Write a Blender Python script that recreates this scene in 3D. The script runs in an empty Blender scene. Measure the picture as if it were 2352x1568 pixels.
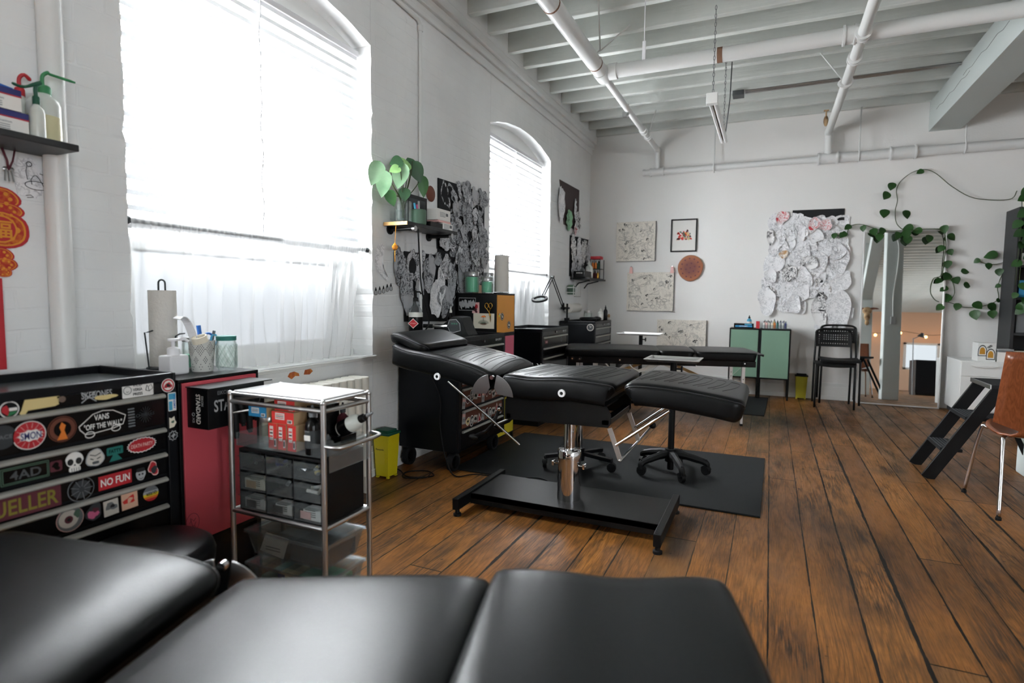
import bpy, bmesh, math, random
from mathutils import Vector, Matrix
from math import sin, cos, pi, sqrt, radians
random.seed(7)
SC = bpy.context.scene
COL = SC.collection
# ------------------------------------------------------------------ materials
def lin(c):
    return tuple((x/12.92 if x <= .04045 else ((x+.055)/1.055)**2.4) for x in c)
def hexc(h):
    return lin(tuple(int(h[i:i+2], 16)/255 for i in (0, 2, 4)))
MATS = {}
def setin(b, names, v):
    for n in names:
        if n in b.inputs:
            b.inputs[n].default_value = v
            return
def mat(name, col, rough=.5, metal=0., spec=.5, trans=0., ior=1.45, alpha=1., coat=0., bump=0., bscale=60., emit=None, estr=0., sheen=0., var=0., vscale=8., vcol=None):
    """plain procedural material: base colour, optional noise variation and bump"""
    m = bpy.data.materials.new(name); m.use_nodes = True
    nt = m.node_tree; b = nt.nodes['Principled BSDF']
    c = hexc(col) if isinstance(col, str) else lin(col)
    b.inputs['Base Color'].default_value = (*c, 1)
    b.inputs['Roughness'].default_value = rough
    b.inputs['Metallic'].default_value = metal
    setin(b, ['Specular IOR Level'], spec)
    setin(b, ['Transmission Weight'], trans)
    b.inputs['IOR'].default_value = ior
    b.inputs['Alpha'].default_value = alpha
    setin(b, ['Coat Weight'], coat)
    if emit:
        setin(b, ['Emission Color'], (*(hexc(emit)), 1)); setin(b, ['Emission Strength'], estr)
    tc = None
    if bump or var:
        tc = nt.nodes.new('ShaderNodeTexCoord')
    if var:
        n = nt.nodes.new('ShaderNodeTexNoise'); n.inputs['Scale'].default_value = vscale; n.inputs['Detail'].default_value = 5
        nt.links.new(tc.outputs['Object'], n.inputs['Vector'])
        r = nt.nodes.new('ShaderNodeMix'); r.data_type = 'RGBA'
        c2 = hexc(vcol) if vcol else tuple(x*.6 for x in c)
        r.inputs['A'].default_value = (*c, 1); r.inputs['B'].default_value = (*c2, 1)
        mr = nt.nodes.new('ShaderNodeMapRange'); mr.inputs['From Min'].default_value = .42; mr.inputs['From Max'].default_value = .68
        mr.inputs['To Max'].default_value = var
        nt.links.new(n.outputs['Fac'], mr.inputs['Value']); nt.links.new(mr.outputs['Result'], r.inputs['Factor'])
        nt.links.new(r.outputs['Result'], b.inputs['Base Color'])
    if bump:
        n = nt.nodes.new('ShaderNodeTexNoise'); n.inputs['Scale'].default_value = bscale; n.inputs['Detail'].default_value = 4
        nt.links.new(tc.outputs['Object'], n.inputs['Vector'])
        bp = nt.nodes.new('ShaderNodeBump'); bp.inputs['Strength'].default_value = bump; bp.inputs['Distance'].default_value = .01
        nt.links.new(n.outputs['Fac'], bp.inputs['Height']); nt.links.new(bp.outputs['Normal'], b.inputs['Normal'])
    MATS[name] = m
    return m
class N:
    """tiny node-building helper"""
    def __init__(s, name):
        s.m = bpy.data.materials.new(name); s.m.use_nodes = True; s.t = s.m.node_tree
        s.b = s.t.nodes['Principled BSDF']; s.out = s.t.nodes['Material Output']; MATS[name] = s.m
    def n(s, typ, **kw):
        x = s.t.nodes.new('ShaderNode'+typ)
        for k, v in kw.items():
            if hasattr(x, k) and k not in x.inputs: setattr(x, k, v)
            else: x.inputs[k].default_value = v
        return x
    def l(s, a, b): s.t.links.new(a, b)
    def val(s, sock, v):
        if isinstance(v, (int, float)): sock.default_value = v
        else: s.l(v, sock)
    def math(s, op, a, b=None, c=None):
        x = s.t.nodes.new('ShaderNodeMath'); x.operation = op
        for i, v in enumerate((a, b, c)):
            if v is not None: s.val(x.inputs[i], v)
        return x.outputs[0]
    def ramp(s, fac, stops, interp='LINEAR'):
        x = s.t.nodes.new('ShaderNodeValToRGB'); x.color_ramp.interpolation = interp
        e = x.color_ramp.elements
        while len(e) < len(stops): e.new(.5)
        for k, (p, c) in enumerate(stops):
            e[k].position = p; e[k].color = (*(hexc(c) if isinstance(c, str) else c), 1)
        s.l(fac, x.inputs['Fac']); return x.outputs['Color']
    def mix(s, f, a, b, typ='MIX'):
        x = s.t.nodes.new('ShaderNodeMix'); x.data_type = 'RGBA'; x.blend_type = typ
        s.val(x.inputs['Factor'], f)
        for k, v in (('A', a), ('B', b)):
            if isinstance(v, str): x.inputs[k].default_value = (*hexc(v), 1)
            elif isinstance(v, tuple): x.inputs[k].default_value = (*v, 1)
            else: s.l(v, x.inputs[k])
        return x.outputs['Result']
    def rng(s, v, a, b, c=0., d=1.):
        x = s.t.nodes.new('ShaderNodeMapRange')
        for k, q in zip(('From Min', 'From Max', 'To Min', 'To Max'), (a, b, c, d)): x.inputs[k].default_value = q
        s.l(v, x.inputs['Value']); return x.outputs['Result']
    def noise(s, vec, scale, detail=4, dist=0., rough=.5):
        x = s.n('TexNoise', Scale=scale, Detail=detail, Distortion=dist, Roughness=rough)
        if vec is not None: s.l(vec, x.inputs['Vector'])
        return x.outputs['Fac']
    def mapping(s, vec, loc=(0, 0, 0), rot=(0, 0, 0), sc=(1, 1, 1)):
        x = s.t.nodes.new('ShaderNodeMapping')
        x.inputs['Location'].default_value = loc; x.inputs['Rotation'].default_value = rot; x.inputs['Scale'].default_value = sc
        s.l(vec, x.inputs['Vector']); return x.outputs['Vector']
    def coord(s, k='Object'): return s.n('TexCoord').outputs[k]
    def bump(s, h, strength=.4, dist=.01):
        x = s.n('Bump', Strength=strength, Distance=dist); s.l(h, x.inputs['Height']); s.l(x.outputs['Normal'], s.b.inputs['Normal'])
# ------------------------------------------------------------------ meshes
_TXT = {}
def text_mesh(s, bold=False):
    """vertices (0..width, cap height 1) and faces of a string"""
    k = (s, bold)
    if k not in _TXT:
        cu = bpy.data.curves.new('lettering', 'FONT'); cu.body = s; cu.size = 1.; cu.resolution_u = 3
        if bold: cu.offset = .018
        ob = bpy.data.objects.new('lettering', cu); COL.objects.link(ob)
        dg = bpy.context.evaluated_depsgraph_get(); dg.update()
        ev = ob.evaluated_get(dg); me = ev.to_mesh()
        v = [tuple(x.co) for x in me.vertices]; f = [tuple(p.vertices) for p in me.polygons]
        ev.to_mesh_clear(); bpy.data.objects.remove(ob); bpy.data.curves.remove(cu)
        x0 = min(a[0] for a in v); x1 = max(a[0] for a in v); y0 = min(a[1] for a in v); y1 = max(a[1] for a in v)
        _TXT[k] = ([((a[0]-x0), (a[1]-y0)) for a in v], f, x1-x0, y1-y0)
    return _TXT[k]
class MB:
    def __init__(s, m=None):
        s.v = []; s.f = []; s.mi = []; s.ms = []; s.cur = 0
        if m: s.use(m)
    def use(s, m):
        if m not in s.ms: s.ms.append(m)
        s.cur = s.ms.index(m); return s
    def add(s, vs, fs):
        o = len(s.v); s.v += [tuple(v) for v in vs]
        for f in fs: s.f.append(tuple(i+o for i in f)); s.mi.append(s.cur)
        return s
    def box(s, x0, x1, y0, y1, z0, z1):
        vs = [(x, y, z) for x in (x0, x1) for y in (y0, y1) for z in (z0, z1)]
        return s.add(vs, [(0, 1, 3, 2), (4, 6, 7, 5), (0, 4, 5, 1), (2, 3, 7, 6), (0, 2, 6, 4), (1, 5, 7, 3)])
    def boxc(s, c, d, M=None):
        x, y, z = (k/2 for k in d)
        vs = [Vector((a*x, b*y, e*z)) for a in (-1, 1) for b in (-1, 1) for e in (-1, 1)]
        vs = [(M @ v if M else v)+Vector(c) for v in vs]
        return s.add(vs, [(0, 1, 3, 2), (4, 6, 7, 5), (0, 4, 5, 1), (2, 3, 7, 6), (0, 2, 6, 4), (1, 5, 7, 3)])
    def bar(s, a, b, w, h, up=(0, 0, 1)):
        """rectangular bar from a to b"""
        a, b = Vector(a), Vector(b); d = (b-a).normalized(); u = Vector(up)
        r = d.cross(u)
        if r.length < 1e-4: r = d.cross(Vector((1, 0, 0)))
        r.normalize(); u = r.cross(d)
        vs = [p+r*(i*w/2)+u*(j*h/2) for p in (a, b) for i, j in ((-1, -1), (1, -1), (1, 1), (-1, 1))]
        return s.add(vs, [(3, 2, 1, 0), (4, 5, 6, 7), (0, 1, 5, 4), (1, 2, 6, 5), (2, 3, 7, 6), (3, 0, 4, 7)])
    def tube(s, pts, r, n=8, closed=False, cap=True):
        pts = [Vector(p) for p in pts]; k = len(pts)
        rs = r if isinstance(r, (list, tuple)) else [r]*k
        if len(rs) != k: rs = [rs[min(int(i*len(rs)/k), len(rs)-1)] for i in range(k)]
        prev = None; rings = []
        for i, p in enumerate(pts):
            if closed: t = pts[(i+1) % k]-pts[i-1]
            else: t = (pts[min(i+1, k-1)]-pts[max(i-1, 0)])
            if t.length < 1e-9: t = Vector((0, 0, 1))
            t.normalize()
            if prev is None:
                q = Vector((0, 0, 1)) if abs(t.z) < .9 else Vector((1, 0, 0))
                u = t.cross(q).normalized()
            else:
                u = prev-t*prev.dot(t)
                if u.length < 1e-6: u = t.orthogonal()
                u.normalize()
            prev = u; w = t.cross(u)
            rings.append([p+(u*cos(2*pi*j/n)+w*sin(2*pi*j/n))*rs[i] for j in range(n)])
        vs = [v for g in rings for v in g]; fs = []
        for i in range(k if closed else k-1):
            a, b = i*n, ((i+1) % k)*n
            for j in range(n): fs.append((a+j, a+(j+1) % n, b+(j+1) % n, b+j))
        if cap and not closed:
            fs.append(tuple(range(n-1, -1, -1))); fs.append(tuple(range((k-1)*n, k*n)))
        return s.add(vs, fs)
    def cyl(s, a, b, r, n=16): return s.tube([a, b], r, n)
    def lathe(s, prof, c=(0, 0, 0), n=20, M=None, cap=True):
        """profile [(radius, height)] turned about z (M turns the result)"""
        vs = []; fs = []; k = len(prof)
        for r, z in prof:
            for j in range(n):
                v = Vector((max(r, 1e-5)*cos(2*pi*j/n), max(r, 1e-5)*sin(2*pi*j/n), z))
                vs.append((M @ v if M else v)+Vector(c))
        for i in range(k-1):
            for j in range(n): fs.append((i*n+j, i*n+(j+1) % n, (i+1)*n+(j+1) % n, (i+1)*n+j))
        if cap: fs.append(tuple(range(n-1, -1, -1))); fs.append(tuple(range((k-1)*n, k*n)))
        return s.add(vs, fs)
    def prism(s, poly, o, u, v, d, w=None):
        """polygon [(a,b)] in the plane o+a*u+b*v, thickened by d along w"""
        o, u, v = Vector(o), Vector(u), Vector(v); w = Vector(w) if w else u.cross(v).normalized()
        k = len(poly)
        if d == 0: return s.add([o+u*a+v*b for a, b in poly], [tuple(range(k))])
        vs = [o+u*a+v*b for a, b in poly]+[o+u*a+v*b+w*d for a, b in poly]
        fs = [tuple(range(k-1, -1, -1)), tuple(range(k, 2*k))]+[(i, (i+1) % k, (i+1) % k+k, i+k) for i in range(k)]
        return s.add(vs, fs)
    def grid(s, fn, nu, nv, cu=False):
        vs = [fn(i, j) for i in range(nu) for j in range(nv)]; fs = []
        for i in range(nu if cu else nu-1):
            for j in range(nv-1):
                a, b = i*nv, ((i+1) % nu)*nv
                fs.append((a+j, b+j, b+j+1, a+j+1))
        return s.add(vs, fs)
    def ball(s, c, r, sc=(1, 1, 1), n=12, m=8, M=None):
        prof = []
        vs = []; fs = []
        for i in range(m+1):
            a = -pi/2+pi*i/m
            for j in range(n):
                p = Vector((max(cos(a), 1e-4)*cos(2*pi*j/n)*sc[0], max(cos(a), 1e-4)*sin(2*pi*j/n)*sc[1], sin(a)*sc[2]))*r
                vs.append((M @ p if M else p)+Vector(c))
        for i in range(m):
            for j in range(n): fs.append((i*n+j, i*n+(j+1) % n, (i+1)*n+(j+1) % n, (i+1)*n+j))
        return s.add(vs, fs)
    def text(s, t, o, u, v, h, width=None, center=True, bold=True):
        """flat lettering of cap height h, centred on o, in the plane u,v"""
        vs, fs, W, H = text_mesh(t, bold); o, u, v = Vector(o), Vector(u).normalized(), Vector(v).normalized()
        k = h/H; kx = k if width is None else width/W
        dx, dy = (W*kx/2, h/2) if center else (0, 0)
        return s.add([o+u*(a*kx-dx)+v*(b*k-dy) for a, b in vs], fs)
LOC = {}
def build(name, mb, parent=None, smooth=False, bevel=0., bseg=2, sub=0, world=True, label=None, base=None, auto=None, solid=0.):
    me = bpy.data.meshes.new(name)
    vs = mb.v
    if parent is not None and world and parent.name in LOC:
        inv = LOC[parent.name].inverted(); vs = [inv @ Vector(v) for v in vs]
    if base is not None: vs = [Vector(v)-Vector(base) for v in vs]
    me.from_pydata([tuple(v) for v in vs], [], mb.f)
    for m in mb.ms: me.materials.append(MATS[m])
    me.polygons.foreach_set('material_index', mb.mi)
    me.update()
    bm = bmesh.new(); bm.from_mesh(me); bmesh.ops.recalc_face_normals(bm, faces=bm.faces); bm.to_mesh(me); bm.free()
    if smooth:
        me.polygons.foreach_set('use_smooth', [True]*len(me.polygons))
        if auto is not None or smooth == 'auto':
            me.set_sharp_from_angle(angle=radians(auto or 40))
    o = bpy.data.objects.new(name, me); COL.objects.link(o)
    if base is not None: o.location = base
    if parent is not None:
        o.parent = parent
        LOC[o.name] = LOC.get(parent.name, Matrix())
    if solid:
        md = o.modifiers.new('solid', 'SOLIDIFY'); md.thickness = solid; md.offset = 0
    if bevel:
        md = o.modifiers.new('bevel', 'BEVEL'); md.width = bevel; md.segments = bseg; md.limit_method = 'ANGLE'; md.angle_limit = radians(40)
    if sub:
        md = o.modifiers.new('sub', 'SUBSURF'); md.levels = sub; md.render_levels = sub
    if label: o['label'] = label
    return o
def thing(name, label, cat, loc=(0, 0, 0), rz=0., group=None):
    o = bpy.data.objects.new(name, None); COL.objects.link(o)
    o.empty_display_size = .05
    o.location = loc; o.rotation_euler = (0, 0, rz)
    LOC[o.name] = Matrix.Translation(loc) @ Matrix.Rotation(rz, 4, 'Z')
    o['label'] = label; o['category'] = cat
    if group: o['group'] = group
    return o
def tag(o, label, cat, group=None, kind=None):
    o['label'] = label; o['category'] = cat
    if group: o['group'] = group
    if kind: o['kind'] = kind
    return o
def single(name, mb, label, cat, base=None, group=None, **kw):
    """a thing that is one mesh, its origin at its base"""
    if base is None:
        xs = [v[0] for v in mb.v]; ys = [v[1] for v in mb.v]; zs = [v[2] for v in mb.v]
        base = ((min(xs)+max(xs))/2, (min(ys)+max(ys))/2, min(zs))
    return tag(build(name, mb, base=base, **kw), label, cat, group)
def struct(name, mb, parent=None, **kw):
    o = build(name, mb, parent, **kw); o['kind'] = 'structure'; return o
def kids(o): return [c for c in o.children]
def dup(o, loc=None, rz=None, label=None, parent=None):
    c = o.copy(); COL.objects.link(c)
    if parent is not None: c.parent = parent
    for ch in o.children: dup(ch, parent=c)
    if loc is not None: c.location = loc
    if rz is not None: c.rotation_euler = (0, 0, rz)
    if label: c['label'] = label
    return c
def arc(c, r, a0, a1, n, u=(1, 0, 0), v=(0, 1, 0)):
    c, u, v = Vector(c), Vector(u), Vector(v)
    return [c+u*r*cos(a0+(a1-a0)*i/n)+v*r*sin(a0+(a1-a0)*i/n) for i in range(n+1)]
def circ(r, n=20, sx=1., sy=1., cx=0., cy=0.): return [(cx+r*sx*cos(2*pi*i/n), cy+r*sy*sin(2*pi*i/n)) for i in range(n)]
def rrect(w, h, r, n=4):
    p = []
    for cx, cy, a in ((w/2-r, h/2-r, 0), (-w/2+r, h/2-r, pi/2), (-w/2+r, -h/2+r, pi), (w/2-r, -h/2+r, 3*pi/2)):
        p += [(cx+r*cos(a+pi/2*i/n), cy+r*sin(a+pi/2*i/n)) for i in range(n+1)]
    return p
def smoothpts(pts, n=6):
    """Catmull-Rom through pts"""
    P = [Vector(p) for p in pts]; out = []
    for i in range(len(P)-1):
        p0, p1, p2, p3 = P[max(i-1, 0)], P[i], P[i+1], P[min(i+2, len(P)-1)]
        for k in range(n):
            t = k/n
            out.append(.5*((2*p1)+(p2-p0)*t+(2*p0-5*p1+4*p2-p3)*t*t+(3*p1-p0-3*p2+p3)*t**3))
    out.append(P[-1]); return out
# ------------------------------------------------------------------ palette
mat('leather', '0a0b0c', .35, spec=.19, bump=.05, bscale=240)
mat('leather_dark', '0c0d0e', .45)
mat('black_metal', '0a0b0c', .42, spec=.28, bump=.05, bscale=400)
mat('black_satin', '0b0c0e', .3, spec=.28)
mat('chest_black', '090b0f', .38, spec=.28)
mat('drawer_black', '0c0c0d', .22, spec=.28)
mat('black_plastic', '0b0c0d', .5, spec=.28)
mat('rubber', '17181a', .75, spec=.28, bump=.25, bscale=300)
mat('mat_rubber', '121416', .75, spec=.3, bump=.35, bscale=500, var=.5, vscale=3, vcol='1b1d1e')
mat('chrome', 'dcdcde', .08, 1.)
mat('steel', 'b4b4b4', .28, 1.)
mat('brushed', 'c9c9c9', .33, 1.)
mat('alu', 'd8d8d8', .38, .9)
mat('handle', 'a3a29c', .42, .35)
mat('white_paint', 'e6e7e5', .45)
mat('pipe_white', 'e2e3e2', .35, bump=.1, bscale=25)
mat('pipe_joint', '7a5a46', .7)
mat('white_plastic', 'e9e9ec', .35)
mat('white_gloss', 'eeeeee', .1, coat=.5)
mat('paper_white', 'eceae6', .8)
mat('towel', 'd8d4cd', .95, bump=.3, bscale=90)
mat('cream', 'e9e2cf', .8)
mat('red', 'b4262f', .5)
mat('red_box', 'd2342f', .55)
mat('red_door', 'c9525c', .42, bump=.08, bscale=300)
mat('pink_door', 'cc5f78', .45)
mat('orange_door', 'd9922a', .45)
mat('yellow_bin', 'd9c81c', .45)
mat('olive_bin', 'a8a12a', .5)
mat('green_lid', '17513c', .5)
mat('sage', '71907d', .5)
mat('sage_dark', '4f6a58', .5)
mat('cardboard', 'a98358', .85)
mat('kraft', 'c9a980', .85)
mat('blue', '1f66b8', .45)
mat('blue_box', '2a86b8', .5)
mat('navy', '2b2f6c', .5)
mat('teal', '1f6f66', .5)
mat('cyan', '4aa4c8', .5)
mat('green', '2f7d4e', .5)
mat('mint', '6fc09a', .35)
mat('yellow', 'd9c62f', .5)
mat('orange', 'd9772a', .5)
mat('gold', 'd2a24a', .25, 1.)
mat('brown', '6b3a2a', .6)
mat('maroon', '5a2530', .6)
mat('brown_board', '463a3a', .85)
mat('grey', '6c6f72', .6)
mat('grey_dark', '34373a', .6)
mat('grey_light', 'a9abad', .6)
mat('ink', '1b1b1d', .7)
mat('faint_ink', '8f9195', .8)
mat('canvas_line', 'a9a7a1', .8)
mat('tape', 'd8c48a', .7)
mat('pink', 'd86a94', .6)
mat('rose', 'e7b9b4', .7)
mat('skin_peach', 'e2b79c', .7)
mat('shelf_wood', '222325', .45, var=.5, vscale=14, vcol='3a3a3a')
mat('raw_wood', 'd3a86c', .6)
mat('bottle_white', 'dfe3dc', .3, trans=.15)
mat('liquid', 'e6dfb4', .25, trans=.2)
mat('green_glass', '2fa678', .1, trans=.6)
mat('water', 'd9e0d2', .02, trans=1., ior=1.33)
mat('porcelain', 'd9dad4', .35, bump=.06, bscale=30)
mat('brick_red', 'a4532e', .9, bump=.3, bscale=60, var=.8, vscale=30, vcol='d08a3e')
mat('black_board', '16171a', .8)
mat('ornament_red', 'b02a20', .6, var=.8, vscale=60, vcol='d67a26')
mat('ornament_gold', 'd98f2a', .5)
mat('leaf', '35602f', .45, var=.7, vscale=12, vcol='1f3f22')
mat('leaf_pale', '86a684', .42, var=.7, vscale=9, vcol='5c8560')
mat('leaf_bright', '84ad6c', .42)
mat('leaf_dark', '2c4f31', .42)
mat('vine_leaf', '264c1e', .42, var=.8, vscale=5, vcol='162f13')
mat('vine_stem', '3f4a2e', .7)
mat('slate', '2f3335', .6)
mat('bone', 'b89a74', .8, var=.9, vscale=14, vcol='5a3a26')
mat('bulb', 'ffd9a0', .3, emit='ffb765', estr=6)
mat('warm_wall', 'e6c2a6', .9)
mat('ceiling_box', '55585a', .45, .6)
mat('display', '2f6e54', .3)
mat('lens', 'dfe8ea', .05, trans=.8)
mat('glove', '0b0b0c', .6)
mat('beam_paint', 'c3cac8', .6, bump=.3, bscale=12)
mat('radiator', 'd9d6cc', .4, bump=.1, bscale=40)
def thin_clear(name, tint, cloud, rough, cc='e8eef0'):
    k = N(name); tr = k.n('BsdfTransparent'); tr.inputs['Color'].default_value = (*hexc(tint), 1)
    gl = k.n('BsdfGlossy', Roughness=rough); df = k.n('BsdfDiffuse'); df.inputs['Color'].default_value = (*hexc(cc), 1)
    a = k.n('MixShader', Fac=cloud); k.l(tr.outputs[0], a.inputs[1]); k.l(df.outputs[0], a.inputs[2])
    fr = k.n('LayerWeight', Blend=.25); m = k.n('MixShader'); k.l(k.math('MULTIPLY', fr.outputs['Fresnel'], .4), m.inputs[0]); k.l(a.outputs[0], m.inputs[1]); k.l(gl.outputs[0], m.inputs[2])
    k.l(m.outputs[0], k.out.inputs['Surface']); k.t.nodes.remove(k.b)
thin_clear('glass', 'fafdfc', .02, .03)
thin_clear('clear_plastic', 'f4f7f8', .055, .10)
# mirror silvering
mat('mirror', 'f2f4f3', .0, 1.)
mat('skull_grey', 'cfcac2', .6)
mat('tray_liner', '565a5c', .22)
mat('dull_yellow', '7d7328', .6)
mat('dull_grey', '4b4e50', .6)
def brick_wall(name, base, horiz, wear=.5, warm=None):
    """painted brick: bump from a brick pattern, patchy paint"""
    k = N(name); c = k.coord('Object')
    sep = k.n('SeparateXYZ'); k.l(c, sep.inputs[0])
    com = k.n('CombineXYZ'); k.l(sep.outputs[horiz], com.inputs[0]); k.l(sep.outputs['Z'], com.inputs[1])
    w = k.noise(c, 3.2, 3)
    wob = k.n('VectorMath', operation='MULTIPLY_ADD'); k.l(com.outputs[0], wob.inputs[0])
    wob.inputs[1].default_value = (1, 1, 1)
    cw = k.n('CombineXYZ'); k.l(k.math('MULTIPLY', k.math('SUBTRACT', w, .5), .03), cw.inputs[1]); k.l(k.math('MULTIPLY', k.math('SUBTRACT', w, .5), .05), cw.inputs[0]); k.l(cw.outputs[0], wob.inputs[2])
    br = k.n('TexBrick', Scale=1., **{'Mortar Size': .006, 'Mortar Smooth': .6, 'Brick Width': .215, 'Row Height': .073}); br.offset = .5
    k.l(wob.outputs[0], br.inputs['Vector'])
    big = k.noise(c, 1.1, 4); fine = k.noise(c, 38, 5); mid = k.noise(c, 9, 4)
    col = k.mix(k.rng(big, .35, .7), base, k_dark(base, .93))
    chips = k.rng(k.noise(c, 21, 3, 1.2), .74, .78)
    col = k.mix(k.math('MULTIPLY', chips, .35*wear), col, '9b9a96')
    k.l(col, k.b.inputs['Base Color']); k.b.inputs['Roughness'].default_value = .62
    h = k.math('ADD', k.math('MULTIPLY', k.math('MULTIPLY', k.math('SUBTRACT', 1., br.outputs['Fac']), k.rng(k.noise(c, 4.5, 3), .3, .6, .1, 1.)), .27), k.math('ADD', k.math('MULTIPLY', fine, .12), k.math('MULTIPLY', mid, .6)))
    k.bump(h, .42, .012)
    return k.m
def k_dark(hx, f): return ''.join('%02x' % int(int(hx[i:i+2], 16)*f) for i in (0, 2, 4))
brick_wall('wall_brick', 'f1f2f2', 'Y')
# back wall: smooth painted plaster
k = N('wall_plaster'); c = k.coord(); big = k.noise(c, .8, 4)
k.l(k.mix(k.rng(big, .3, .7), 'eceae8', 'e6e6e4'), k.b.inputs['Base Color']); k.b.inputs['Roughness'].default_value = .6
k.bump(k.math('ADD', k.noise(c, 60, 4), k.math('MULTIPLY', k.noise(c, 6, 3), .8)), .12, .01)
# painted joists and boards
k = N('joist_paint'); c = k.coord(); st = k.mapping(c, sc=(1.2, 14, 14))
k.l(k.mix(k.rng(k.noise(c, 2.5, 4), .35, .7), 'd6d9d5', 'c9cdc9'), k.b.inputs['Base Color']); k.b.inputs['Roughness'].default_value = .6
k.bump(k.math('ADD', k.noise(st, 4, 4), k.math('MULTIPLY', k.noise(c, 20, 3), .5)), .3, .01)
k = N('ceiling_board'); c = k.coord(); sep = k.n('SeparateXYZ'); k.l(c, sep.inputs[0])
fx = k.math('FRACT', k.math('DIVIDE', sep.outputs['X'], .14)); gap = k.rng(k.math('ABSOLUTE', k.math('SUBTRACT', fx, .5)), .47, .49)
k.l(k.mix(gap, 'b9bdb9', '868986'), k.b.inputs['Base Color']); k.b.inputs['Roughness'].default_value = .7
k.bump(k.noise(k.mapping(c, sc=(10, 1, 1)), 5, 4), .25, .01)
# floor: worn varnished pine boards that run along y
k = N('floor_boards'); setin(k.b, ['Specular IOR Level'], .26); c = k.coord(); sep = k.n('SeparateXYZ'); k.l(c, sep.inputs[0])
wobx = k.math('ADD', sep.outputs['X'], k.math('MULTIPLY', k.math('SUBTRACT', k.noise(c, 1.7, 2), .5), .006))
q = k.math('DIVIDE', k.math('SUBTRACT', wobx, 2.346), .157)
idx = k.math('FLOOR', q); fr = k.math('SUBTRACT', q, idx)
r1 = k.n('TexWhiteNoise', noise_dimensions='1D'); k.l(idx, r1.inputs['W'])
off = k.math('MULTIPLY', r1.outputs['Value'], 9.)
yy = k.math('DIVIDE', k.math('ADD', sep.outputs['Y'], off), 3.1); iy = k.math('FLOOR', yy); fy = k.math('SUBTRACT', yy, iy)
cmb = k.n('CombineXYZ'); k.l(idx, cmb.inputs[0]); k.l(iy, cmb.inputs[1])
r2 = k.n('TexWhiteNoise', noise_dimensions='2D'); k.l(cmb.outputs[0], r2.inputs['Vector'])
bv = r2.outputs['Value']
# grain: long rings distorted along the board
gv = k.n('CombineXYZ'); k.l(k.math('ADD', k.math('MULTIPLY', fr, .157), k.math('MULTIPLY', bv, 17.)), gv.inputs[0])
k.l(k.math('MULTIPLY', sep.outputs['Y'], .09), gv.inputs[1]); k.l(k.math('MULTIPLY', bv, 31.), gv.inputs[2])
ring = k.math('FRACT', k.math('MULTIPLY', k.noise(gv.outputs[0], 9, 1.5), 17.))
ringc = k.math('ABSOLUTE', k.math('SUBTRACT', ring, .5))
fine = k.noise(k.mapping(c, sc=(90, 2.2, 1)), 3., 4)
blot = k.noise(c, 2.1, 5); blot2 = k.noise(k.mapping(c, sc=(3.2, .8, 1)), 2.6, 6, 0, .6)
micro = k.noise(k.mapping(c, sc=(210, 5, 1)), 3., 4, 0, .65)
col = k.ramp(bv, [(0, '7d4f24'), (.25, '925e29'), (.5, '6d4520'), (.75, '9b652d'), (1, '5a4630')])
col = k.mix(k.rng(ringc, .25, .5, 0, .62), col, '4a2f1a')
col = k.mix(k.rng(fine, .42, .68, 0, .55), col, '3d2817')
r3 = k.n('TexWhiteNoise', noise_dimensions='2D'); cm3 = k.n('CombineXYZ'); k.l(idx, cm3.inputs[0]); k.l(k.math('ADD', iy, 37.), cm3.inputs[1]); k.l(cm3.outputs[0], r3.inputs['Vector'])
wear = k.math('MULTIPLY', k.math('MULTIPLY', k.rng(k.math('ADD', blot2, k.math('MULTIPLY', r3.outputs['Value'], .12)), .5, .66), 1.), k.rng(k.noise(k.mapping(c, sc=(60, 2.6, 1)), 2.2, 6, 0, .65), .4, .6))
col = k.mix(k.math('MULTIPLY', wear, .92), col, '24211d')
col = k.mix(k.rng(blot, .54, .70, 0, .55), col, '2a1e14')
col = k.mix(k.rng(k.noise(k.mapping(c, sc=(2.2, .7, 1)), 1.3, 3), .45, .7, 0, .4), col, 'a2682c')
col = k.mix(k.rng(micro, .5, .62, 0, .5), col, '2c1b0e')
# knots, nail heads and spills
vor = k.n('TexVoronoi', Scale=3.4); k.l(k.mapping(c, sc=(1.6, .8, 1)), vor.inputs['Vector'])
kn = k.math('SUBTRACT', 1., k.rng(vor.outputs['Distance'], .03, .06))
vsel = k.n('SeparateColor'); k.l(vor.outputs['Color'], vsel.inputs[0])
kn = k.math('MULTIPLY', kn, k.rng(vsel.outputs[0], .4, .42))
col = k.mix(k.math('MULTIPLY', kn, .85), col, '1d120b')
v2 = k.n('TexVoronoi', Scale=14.); k.l(c, v2.inputs['Vector'])
nl = k.math('SUBTRACT', 1., k.rng(v2.outputs['Distance'], .07, .12))
vs2 = k.n('SeparateColor'); k.l(v2.outputs['Color'], vs2.inputs[0])
nl = k.math('MULTIPLY', nl, k.rng(vs2.outputs[1], .55, .57))
col = k.mix(k.math('MULTIPLY', nl, .7), col, '1d140e')
gapw = k.math('MULTIPLY', k.math('ADD', .012, k.math('MULTIPLY', k.math('POWER', r1.outputs['Value'], 2.), .046)), k.rng(k.noise(k.mapping(c, sc=(4, 1, 1)), 3.5, 5, 0, .7), .35, .62, .35, 1.35))
edge = k.math('MINIMUM', fr, k.math('SUBTRACT', 1., fr))
gx = k.math('SUBTRACT', 1., k.math('SMOOTH_MIN', 1., k.math('DIVIDE', edge, gapw), .3))
gx = k.math('GREATER_THAN', gx, .05)
ey = k.math('MINIMUM', fy, k.math('SUBTRACT', 1., fy)); gy = k.math('LESS_THAN', ey, .0011)
gap = k.math('MAXIMUM', gx, gy)
col = k.mix(gap, col, '0d0a08')
k.l(col, k.b.inputs['Base Color'])
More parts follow.
